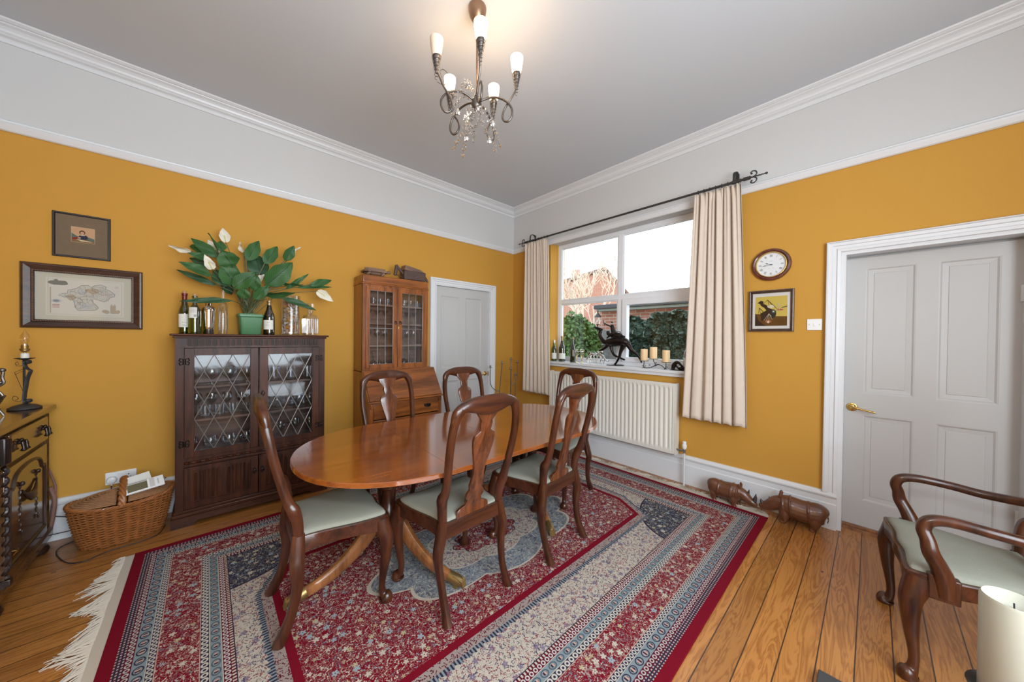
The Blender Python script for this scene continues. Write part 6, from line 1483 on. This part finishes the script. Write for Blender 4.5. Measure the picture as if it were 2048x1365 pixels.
# camel
CAMEL = {'body': [(-1.574, 1.354, 0.026), (-1.613, 1.368, 0.042), (-1.68, 1.365, 0.055), (-1.764, 1.376, 0.055), (-1.828, 1.367, 0.044), (-1.859, 1.351, 0.026)], 'hump': [(-1.689, 1.416, 0.035), (-1.726, 1.438, 0.04), (-1.772, 1.43, 0.033)], 'neck': [(-1.613, 1.368, 0.035), (-1.563, 1.363, 0.03), (-1.518, 1.402, 0.024), (-1.492, 1.455, 0.021), (-1.501, 1.495, 0.021)], 'head': [(-1.516, 1.503, 0.021), (-1.475, 1.523, 0.018), (-1.42, 1.54, 0.011)], 'f1': [(-1.618, 1.338, 0.023), (-1.579, 1.293, 0.018), (-1.505, 1.256, 0.011)], 'f2': [(-1.628, 1.329, 0.025), (-1.648, 1.256, 0.016), (-1.68, 1.21, 0.015), (-1.748, 1.184, 0.011), (-1.813, 1.161, 0.011)], 'h1': [(-1.815, 1.342, 0.037), (-1.777, 1.257, 0.021), (-1.756, 1.189, 0.016), (-1.719, 1.127, 0.012), (-1.698, 1.102, 0.015)], 'h2': [(-1.846, 1.351, 0.037), (-1.891, 1.278, 0.023), (-1.952, 1.231, 0.015), (-1.994, 1.177, 0.011), (-2.008, 1.141, 0.011)], 'rider': [(-1.688, 1.459, 0.026), (-1.668, 1.502, 0.025), (-1.658, 1.545, 0.021), (-1.656, 1.569, 0.012)], 'rhead': [(-1.654, 1.588, 0.015), (-1.657, 1.605, 0.012)], 'arm': [(-1.656, 1.545, 0.011), (-1.609, 1.563, 0.008), (-1.57, 1.586, 0.007)], 'stick': [(-1.554, 1.626, 0.004), (-1.562, 1.591, 0.004), (-1.578, 1.554, 0.004)], 'saddle': [(-1.601, 1.494, 0.026), (-1.611, 1.459, 0.032), (-1.66, 1.442, 0.026)], 'roll': [(-1.777, 1.434, 0.019), (-1.809, 1.417, 0.023)], 'hook': [(-1.711, 1.463, 0.004), (-1.72, 1.483, 0.004), (-1.748, 1.489, 0.004), (-1.767, 1.474, 0.004)], 'lg': [(-1.678, 1.468, 0.018), (-1.641, 1.433, 0.013), (-1.612, 1.407, 0.008)]}
CY, CZ = -1.703, ZW
cm_ = thing('camel_sculpture', 'dark bronze running camel with rider on a round base on the sill', 'sculpture', (.060, CY, CZ))
def chain(key, x0=0, x1=0, g=None, k=1.0, seg=12):
    P_ = CAMEL[key]; n_ = len(P_); rows = [(x0+(x1-x0)*i/(n_-1), p[0]-CY, p[1]-CZ, p[2]*k) for i, p in enumerate(P_)]
    rows = spline(rows, 4) if n_ > 2 else rows
    g.tube([r[:3] for r in rows], [r[3] for r in rows], seg, flat=(1, 1))
g = G(); chain('body', g=g, k=1.0); chain('hump', g=g, k=1.0); chain('neck', g=g, k=1.05); chain('head', g=g, k=1.15)
chain('f1', -.02, -.03, g, 1.0); chain('f2', .02, .02, g, .95); chain('h1', -.015, 0, g, .95); chain('h2', .02, .03, g, .95)
g.ell((-.012, -1.518-CY, 1.520-CZ), (.004, .006, .012), 8, 6); g.ell((.012, -1.518-CY, 1.520-CZ), (.004, .006, .012), 8, 6)
g.tube([(0, -1.858-CY, 1.36-CZ), (0, -1.885-CY, 1.34-CZ), (.01, -1.90-CY, 1.30-CZ)], [.008, .006, .005], 6)
bd = obj('camel_body', g, BRONZE, cm_); remesh(bd, .0035, 1)
g = G(); chain('rider', g=g, k=1.05); chain('rhead', g=g); chain('arm', -.01, -.03, g); chain('lg', -.03, -.045, g); chain('lg', .03, .045, g); rb = obj('rider', g, BRONZE, cm_); remesh(rb, .0035, 2)
g = G(); chain('stick', -.03, -.03, g, seg=6); obj('stick', g, BRONZE, cm_)
g = G(); chain('saddle', g=g, k=.7); chain('roll', g=g, k=.9); chain('hook', g=g, seg=6); sdl = obj('saddle', g, BRONZE, cm_)
g = G(); g.lathe([(0, 0), (.098, 0), (.100, .003), (.096, .008), (0, .009)], seg=40); g.tube([(0, .005, .009), (0, .005, .02)], .012, 8); obj('base', g, BRONZE, cm_)
# three candles on iron stand
st = thing('candle_stand', 'black wrought-iron scroll stand holding three pillar candles on the sill', 'candle stand', (.03, -2.175, ZW))
CND = [(-2.063, 1.171), (-2.164, 1.196), (-2.296, 1.168)]
for (cy, cz) in CND:
    g = G(); c = (0, cy+2.175, cz-ZW); g.lathe([(0, -.004), (.047, -.003), (.050, .0), (.046, -.0005), (0, -.001)], c, 28); obj('plate', g, IRON, st)
g = G()
g.tube(spline([(0, .112, .076), (0, .112, .040), (0, .116, .012), (0, .100, .003), (0, .06, .004), (0, .01, .022), (0, -.03, .045), (0, -.07, .040), (0, -.10, .018), (0, -.118, .003)], 5), .0042, 7)
g.tube(spline([(0, -.121, .073), (0, -.121, .03), (0, -.116, .006)], 4), .004, 7); g.tube(spline([(0, .011, .100), (0, .005, .075), (0, -.01, .05), (0, -.005, .035)], 4), .004, 7)
g.tube(spline([(0, .03, .008), (-.01, .0, .028), (-.012, -.02, .03), (0, -.045, .052)], 4), .003, 6)
for (cy, cz, s) in ((.125, .018, 1), (.098, .018, -1), (-.128, .022, -1), (-.02, .058, 1), (.05, .03, 1)):
    g.tube([(0, cy+s*.010*(1-k/16)*math.cos(k*.7), cz+.010*(1-k/16)*math.sin(k*.7)+.002*k*.2) for k in range(12)], .0016, 5)
g.tube([(-.03, .112, .001), (0, .112, .014), (.03, .112, .001)], .0035, 6); g.tube([(-.03, -.116, .001), (0, -.116, .012), (.03, -.116, .001)], .0035, 6)
for v in g.bm.verts: v.co.z = max(.0002, v.co.z)
obj('scrolled_frame', g, IRON, st)
for i, ((cy, cz), hh, rr) in enumerate(zip(CND, (.122, .122, .122), (.036, .037, .037))):
    t = thing('pillar_candle', 'cream pillar candle, %s of the three on the iron stand' % ('leftmost and slightly low', 'middle and tallest-standing', 'rightmost')[i], 'candle', (.03, cy, cz+.0005))
    g = G(); pr = [(0, 0), (rr*.97, 0), (rr, .004), (rr*.99, hh-.006), (rr*.96, hh), (rr*.80, hh-.004), (rr*.3, hh-.014), (0, hh-.016)]; g.lathe(pr, seg=28)
    obj('wax', g, WAX, t); g = G(); g.tube([(0, 0, hh-.017), (.002, 0, hh-.004)], .0012, 6); obj('wick', g, BLACK, t)
# small dark figure
t = thing('bronze_figurine', 'small dark bronze crouching animal figurine between the candles and right curtain', 'figurine', (.045, -2.405, ZW))
g = G(); g.tube(spline([(0, .045, .012, .016), (0, .040, .035, .020), (0, .030, .060, .020), (0, .008, .078, .018), (0, -.015, .072, .013), (0, -.035, .052, .009), (0, -.055, .040, .007)], 4) and [q_[:3] for q_ in spline([(0, .045, .012, .016), (0, .040, .035, .020), (0, .030, .060, .020), (0, .008, .078, .018), (0, -.015, .072, .013), (0, -.035, .052, .009), (0, -.055, .040, .007)], 4)], [q_[3] for q_ in spline([(0, .045, .012, .016), (0, .040, .035, .020), (0, .030, .060, .020), (0, .008, .078, .018), (0, -.015, .072, .013), (0, -.035, .052, .009), (0, -.055, .040, .007)], 4)], 12)
g.ell((0, -.035, .020), (.022, .026, .018), 12, 8); g.ell((0, .045, .010), (.024, .018, .010), 12, 8); g.tube([(.012, .02, .045), (.016, .0, .02), (.015, -.015, .006)], [.009, .008, .007], 8)
for v in g.bm.verts: v.co.z = max(0, v.co.z)
bd = obj('body', g, BRONZE, t); remesh(bd, .003, 2)
g = G(); g.box(-.028, .028, -.062, .066, 0, .004, .001); obj('base', g, BRONZE, t)
# silver ornaments
def cupholder(label, y, x, s=1.0, flip=1):
    t = thing('silver_ornament', label, 'ornament', (x, y, ZW), 0 if flip > 0 else PI, 'silver cup-topped ornaments on the sill')
    g = G(); rows = spline([(0, .050, .085, .004), (0, .034, .104, .007), (0, .016, .092, .010), (0, -.006, .082, .011), (0, -.026, .070, .009), (0, -.046, .040, .006), (0, -.066, .034, .004), (0, -.080, .046, .003)], 4)
    g.tube([tuple(c*s for c in r[:3]) for r in rows], [r[3]*s for r in rows], 10)
    for P_ in (((.006, .014, .085), (.012, .016, .05), (.012, .008, .022), (.014, .014, .002)), ((-.006, .006, .08), (-.014, -.004, .045), (-.012, .000, .02), (-.014, -.010, .002)), ((0, .030, .098), (.004, .048, .072), (.002, .056, .060)), ((0, -.024, .07), (.004, -.028, .04), (0, -.020, .002))): g.tube([tuple(c*s for c in p_) for p_ in P_], [.006*s, .0042*s, .0035*s, .005*s][:len(P_)], 8)
    for v in g.bm.verts: v.co.z = max(0, v.co.z)
    b_ = obj('figure', g, SILVER, t); remesh(b_, .0025, 1)
    g = G(); g.lathe([(0, .092*s), (.006, .094*s), (.014, .108*s), (.019, .122*s), (.018, .124*s), (.004, .098*s)], (0, -.004, 0), 18, cap=False); obj('cup', g, SILVER, t)
cupholder('silver leaping-figure ornament with cup, nearest the camel base', -1.545, .02, 1.3)
cupholder('silver leaping-figure ornament with cup, middle of the silver group', -1.455, .085, 1.25)
cupholder('silver leaping-figure ornament with cup, nearest the flower stems', -1.385, .02, 1.2, -1)
GILT = plain('pale_gilt', (.60, .52, .30), .25, .9)
for i, (y, x) in enumerate(((-1.175, .03), (-1.225, .07), (-1.270, .02))):
    t = thing('gilt_flower_ornament', 'pale gilt metal flower-stem ornament on the sill, %s' % ('beside the corked bottle', 'in the middle of the gilt trio', 'beside the silver figures')[i], 'ornament', (x, y, ZW), i*1.1)
    g = G(); g.lathe([(0, 0), (.020, 0), (.019, .004), (.006, .010), (.004, .03), (.009, .042), (.004, .055), (.004, .10), (.007, .115), (.003, .12)], seg=16); obj('stem', g, GILT, t)
    for k in range(4):
        a = k*PI/2; g = G(); top = .145 if k % 2 else .165; g.tube([(0, 0, .03+.01*k), (.018*math.cos(a), .018*math.sin(a), .07), (.020*math.cos(a), .020*math.sin(a), top)], .0016, 6)
        for m_ in range(5):
            b_ = m_*2*PI/5; g.ell((.020*math.cos(a)+.008*math.cos(b_), .020*math.sin(a)+.008*math.sin(b_), top), (.006, .005, .003), 8, 5, Matrix.Rotation(b_, 4, 'Z'))
        obj('blossom', g, SILVER if k % 2 else GILT, t)

# ------------------------------------------------------------------ floor candelabra in the corner
cf = thing('floor_candelabra', 'slim iron floor candelabra with curved arms standing in the corner', 'candelabra', (-.33, -.33, 0), R(-42))
FE = plain('dark_steel', (.20, .17, .14), .35, .8)
def cup(g, p): g.lathe([(.0, -.006), (.024, -.004), (.028, .0), (.024, .0), (.012, .001), (.012, .030), (.010, .030), (.010, .004)], p, 16, cap=False)
g = G(); g.tube([(.0, 0, .004), (.0, 0, 1.10)], .0085, 10); cup(g, (0, 0, 1.10)); obj('pole', g, FE, cf)
g = G(); g.tube([(-.165, .0, .004), (-.160, .0, .60), (-.125, .0, 1.045)], .006, 8); cup(g, (-.125, 0, 1.045)); obj('second_pole', g, FE, cf)
for pts in ([(-.157, 0, .66), (-.20, -.01, .665), (-.265, -.02, .72), (-.285, -.02, .80), (-.285, -.02, .985)], [(0, 0, .55), (.04, -.01, .57), (.062, -.01, .63), (.062, -.01, .885)], [(0, 0, .74), (.04, .01, .765), (.075, .02, .81), (.088, .02, .87), (.088, .02, 1.055)], [(0, -.012, .75), (-.004, -.022, .80), (-.004, -.022, .965)]):
    g = G(); g.tube(spline(pts, 5), .0055, 8); cup(g, pts[-1]); obj('candle_arm', g, FE, cf)
g = G(); g.tube([(-.085+.085*math.cos(k*PI/12), .03*math.sin(k*PI/12), .50) for k in range(24)], .006, 6, closed=True); obj('hoop', g, FE, cf)
g = G()
for a in (0.6, 2.7, 4.8): g.tube([(0, 0, .14), (.10*math.cos(a), .10*math.sin(a), .06), (.17*math.cos(a), .13*math.sin(a), .006)], .007, 8)
obj('foot', g, FE, cf)

# ------------------------------------------------------------------ chandelier
A0 = Vector((-2.291, -2.150, 0)); RT = Vector((.8084, -.5886, 0)); NN = Vector((.5886, .8084, 0))
chd = thing('chandelier', 'pewter five-arm chandelier with frosted shades and crystal beads hanging from the ceiling', 'chandelier', (A0.x, A0.y, ZC))
def L3(u, n_, z): p_ = RT*u+NN*n_; return (p_.x, p_.y, z-ZC)
ROSE = plain('rose_patina', (.28, .17, .11), .35, .8, bump=.3, bscale=40, var=.35, vscale=15)
g = G(); g.lathe([(0, -.098), (.012, -.096), (.030, -.080), (.044, -.055), (.051, -.028), (.052, -.008), (.048, 0)], seg=32); obj('ceiling_rose', g, ROSE, chd)
g = G(); g.tube([L3(0, 0, ZC-.09), L3(.001, 0, 2.80)], .0055, 10); g.tube([L3(.004+.0075*math.cos(k*.35), .0075*math.sin(k*.35), ZC-.12-.42*k/90) for k in range(91)], .0012, 4); obj('rod', g, ROSE, chd)
g = G(); c_ = L3(0, 0, 2.762); g.ell(c_, (.030, .030, .040), 20, 14); g.lathe([(.014, .040), (.010, .055), (.006, .065)], c_, 16); obj('hub', g, PEWTER, chd)
SHON = plain('lit_frosted_shade', (.9, .8, .65), .4, emis=(1.0, .66, .36, 9.0)); SHOFF = plain('unlit_frosted_shade', (.78, .66, .52), .35, spec=.4)
ARMS = [(-.218, -.105, False), (.018, -.235, True), (.228, -.045, True), (-.166, .160, True), (.110, .195, True)]
for i, (u, n_, on) in enumerate(ARMS):
    r_ = math.hypot(u, n_); du, dn = u/r_, n_/r_; side = 1 if i % 2 else -1
    def Q(r, z, w=0): return L3(du*r - dn*w*side, dn*r + du*w*side, z)
    g = G()
    P_ = [Q(.02, 2.775), Q(.075, 2.792), Q(.130, 2.785, .005), Q(.180, 2.755, .010), Q(.207, 2.715, .012), Q(.208, 2.675, .010), Q(.190, 2.650, .006), Q(.168, 2.652, 0), Q(.153, 2.675, -.006), Q(.156, 2.712, -.008), Q(.178, 2.750, -.004), Q(.203, 2.785), Q(.222, 2.820), Q(r_, 2.85)]
    sp_ = spline(P_, 6); g.tube(sp_, [.0062]*(len(sp_)-16)+[.0055]*16, 10)
    arm = obj('arm', g, PEWTER, chd)
    g = G(); c_ = Q(r_, 0); c_ = (c_[0], c_[1], 0)
    g.lathe([(.005, 2.835-ZC), (.008, 2.85-ZC), (.013, 2.875-ZC), (.0145, 2.88-ZC), (.0165, 2.90-ZC), (.0185, 2.903-ZC), (.0215, 2.925-ZC), (.019, 2.927-ZC), (0, 2.915-ZC)], c_, 20); obj('candle_cone', g, PEWTER, arm)
    g = G(); N_ = 150
    g.tube([(c_[0]+(.006+.020*(k/N_)**1.2)*math.cos(k*.30), c_[1]+(.006+.020*(k/N_)**1.2)*math.sin(k*.30), 2.80+.130*(k/N_)-ZC) for k in range(N_)], .0013, 5)
    o_c = Q(r_-.03, 2.80); pts = [Q(r_-.006, 2.79), Q(r_-.045, 2.795, .01), Q(r_-.075, 2.83, .014), Q(r_-.070, 2.868, .012), Q(r_-.040, 2.875, .006), Q(r_-.020, 2.85, .0), Q(r_-.03, 2.82, -.004)]
    if i > 2 or i == 0: g.tube(spline(pts, 5), .0018, 5)
    obj('wire_coil', g, PEWTER, arm)
    g = G(); g.lathe([(.0215, 2.925-ZC), (.0265, 2.938-ZC), (.031, 2.965-ZC), (.0355, 3.000-ZC), (.0365, 3.018-ZC), (.0345, 3.019-ZC), (.030, 2.985-ZC), (.022, 2.94-ZC), (0, 2.93-ZC)] if not on else [(.020, 2.925-ZC), (.0265, 2.938-ZC), (.031, 2.965-ZC), (.0355, 3.000-ZC), (.0355, 3.016-ZC), (.025, 3.022-ZC), (0, 3.024-ZC)], c_, 28, cap=False)
    so = obj('lamp_shade', g, SHON if on else SHOFF, arm)
    if not on: so['label'] = 'unlit frosted shade'
    else:
        ld = bpy.data.lights.new('chandelier_bulb', 'POINT'); ld.energy = .9; ld.color = (1.0, .70, .42); ld.shadow_soft_size = .03
        lo = bpy.data.objects.new('chandelier_bulb', ld); COL.objects.link(lo); lo.parent = chd; lo.location = (c_[0], c_[1], 3.06-ZC)
CRY = glass('crystal', (.90, .88, .86), .9, .03, .34)
rnd = random.Random(17)
for s in range(9):
    a = rnd.uniform(0, 2*PI); x, y = .03*math.cos(a), .03*math.sin(a); z = 2.80 if s < 4 else 2.74
    g = G(); gw = G(); pts = [(x, y, z-ZC)]; up_ = s < 3
    for k in range(9):
        a += rnd.uniform(-.5, .5); x += .014*math.cos(a); y += .014*math.sin(a); z += (.012 if (up_ and k < 4) else -.026)*rnd.uniform(.5, 1.3)
        p_ = (x, y, z-ZC); pts.append(p_); m_ = rnd.uniform(.0055, .0085)
        for q_ in range(3): g.ell((x+rnd.uniform(-.013, .013), y+rnd.uniform(-.013, .013), z-ZC+rnd.uniform(-.006, .006)), (m_, m_, m_*1.2), 6, 4)
    gw.tube(pts, .0006, 4)
    for f in g.bm.faces: f.smooth = False
    st_ = obj('crystal_string', g, CRY, chd, sharp=5); obj('wire', gw, PEWTER, st_)
for (u, n_, z, zt) in ((.008, -.02, 2.72, 2.74), (-.105, .02, 2.715, 2.80), (.098, .02, 2.665, 2.78), (-.055, .03, 2.575, 2.72), (.078, .05, 2.58, 2.75)):
    g = G(); c_ = L3(u, n_, z); g.lathe([(0, -.017), (.009, -.014), (.0145, -.004), (.0145, .004), (.008, .013), (.002, .022), (0, .023)], c_, 8); 
    for f in g.bm.faces: f.smooth = False
    dp = obj('crystal_drop', g, CRY, chd, sharp=5); gw = G(); gw.tube([L3(u, n_, z+.02), L3(u, n_, zt)], .0006, 4); obj('wire', gw, PEWTER, dp)

# ------------------------------------------------------------------ near foreground
fs = thing('candlestick', 'tall dark metal candlestick at the lower right corner of the view', 'candlestick', (-2.092, -3.957, 0))
g = G(); g.lathe([(0, 0), (.11, 0), (.112, .008), (.07, .022), (.025, .035), (.014, .06), (.012, .30), (.022, .32), (.012, .34), (.011, .550), (.020, .562), (.028, .574), (0, .576)], seg=36); obj('column', g, IRON, fs)
g = G(); g.lathe([(0, .574), (.045, .576), (.062, .588), (.064, .594), (.059, .592), (.044, .582), (0, .5805)], seg=40); obj('dish', g, IRON, fs)
t = thing('large_candle', 'large ivory pillar candle on the tall candlestick, lower right corner', 'candle', (-2.092, -3.957, .583))
g = G(); g.lathe([(0, 0), (.044, 0), (.047, .006), (.0475, .228), (.044, .234), (.038, .230), (.012, .216), (0, .214)], seg=44); obj('wax', g, WAXW, t)
g = G(); g.tube([(0, 0, .213), (.002, 0, .226)], .0014, 6); obj('wick', g, BLACK, t)
o = obj('hearth_slab', G().box(-.55, .55, -.28, .28, 0, .022, .004), plain('dark_slate', (.05, .05, .05), .6, bump=.2), loc=(-2.095, -3.876, .0005), rot=0); tag(o, 'dark slate slab corner on the boards at the bottom edge', 'slab')
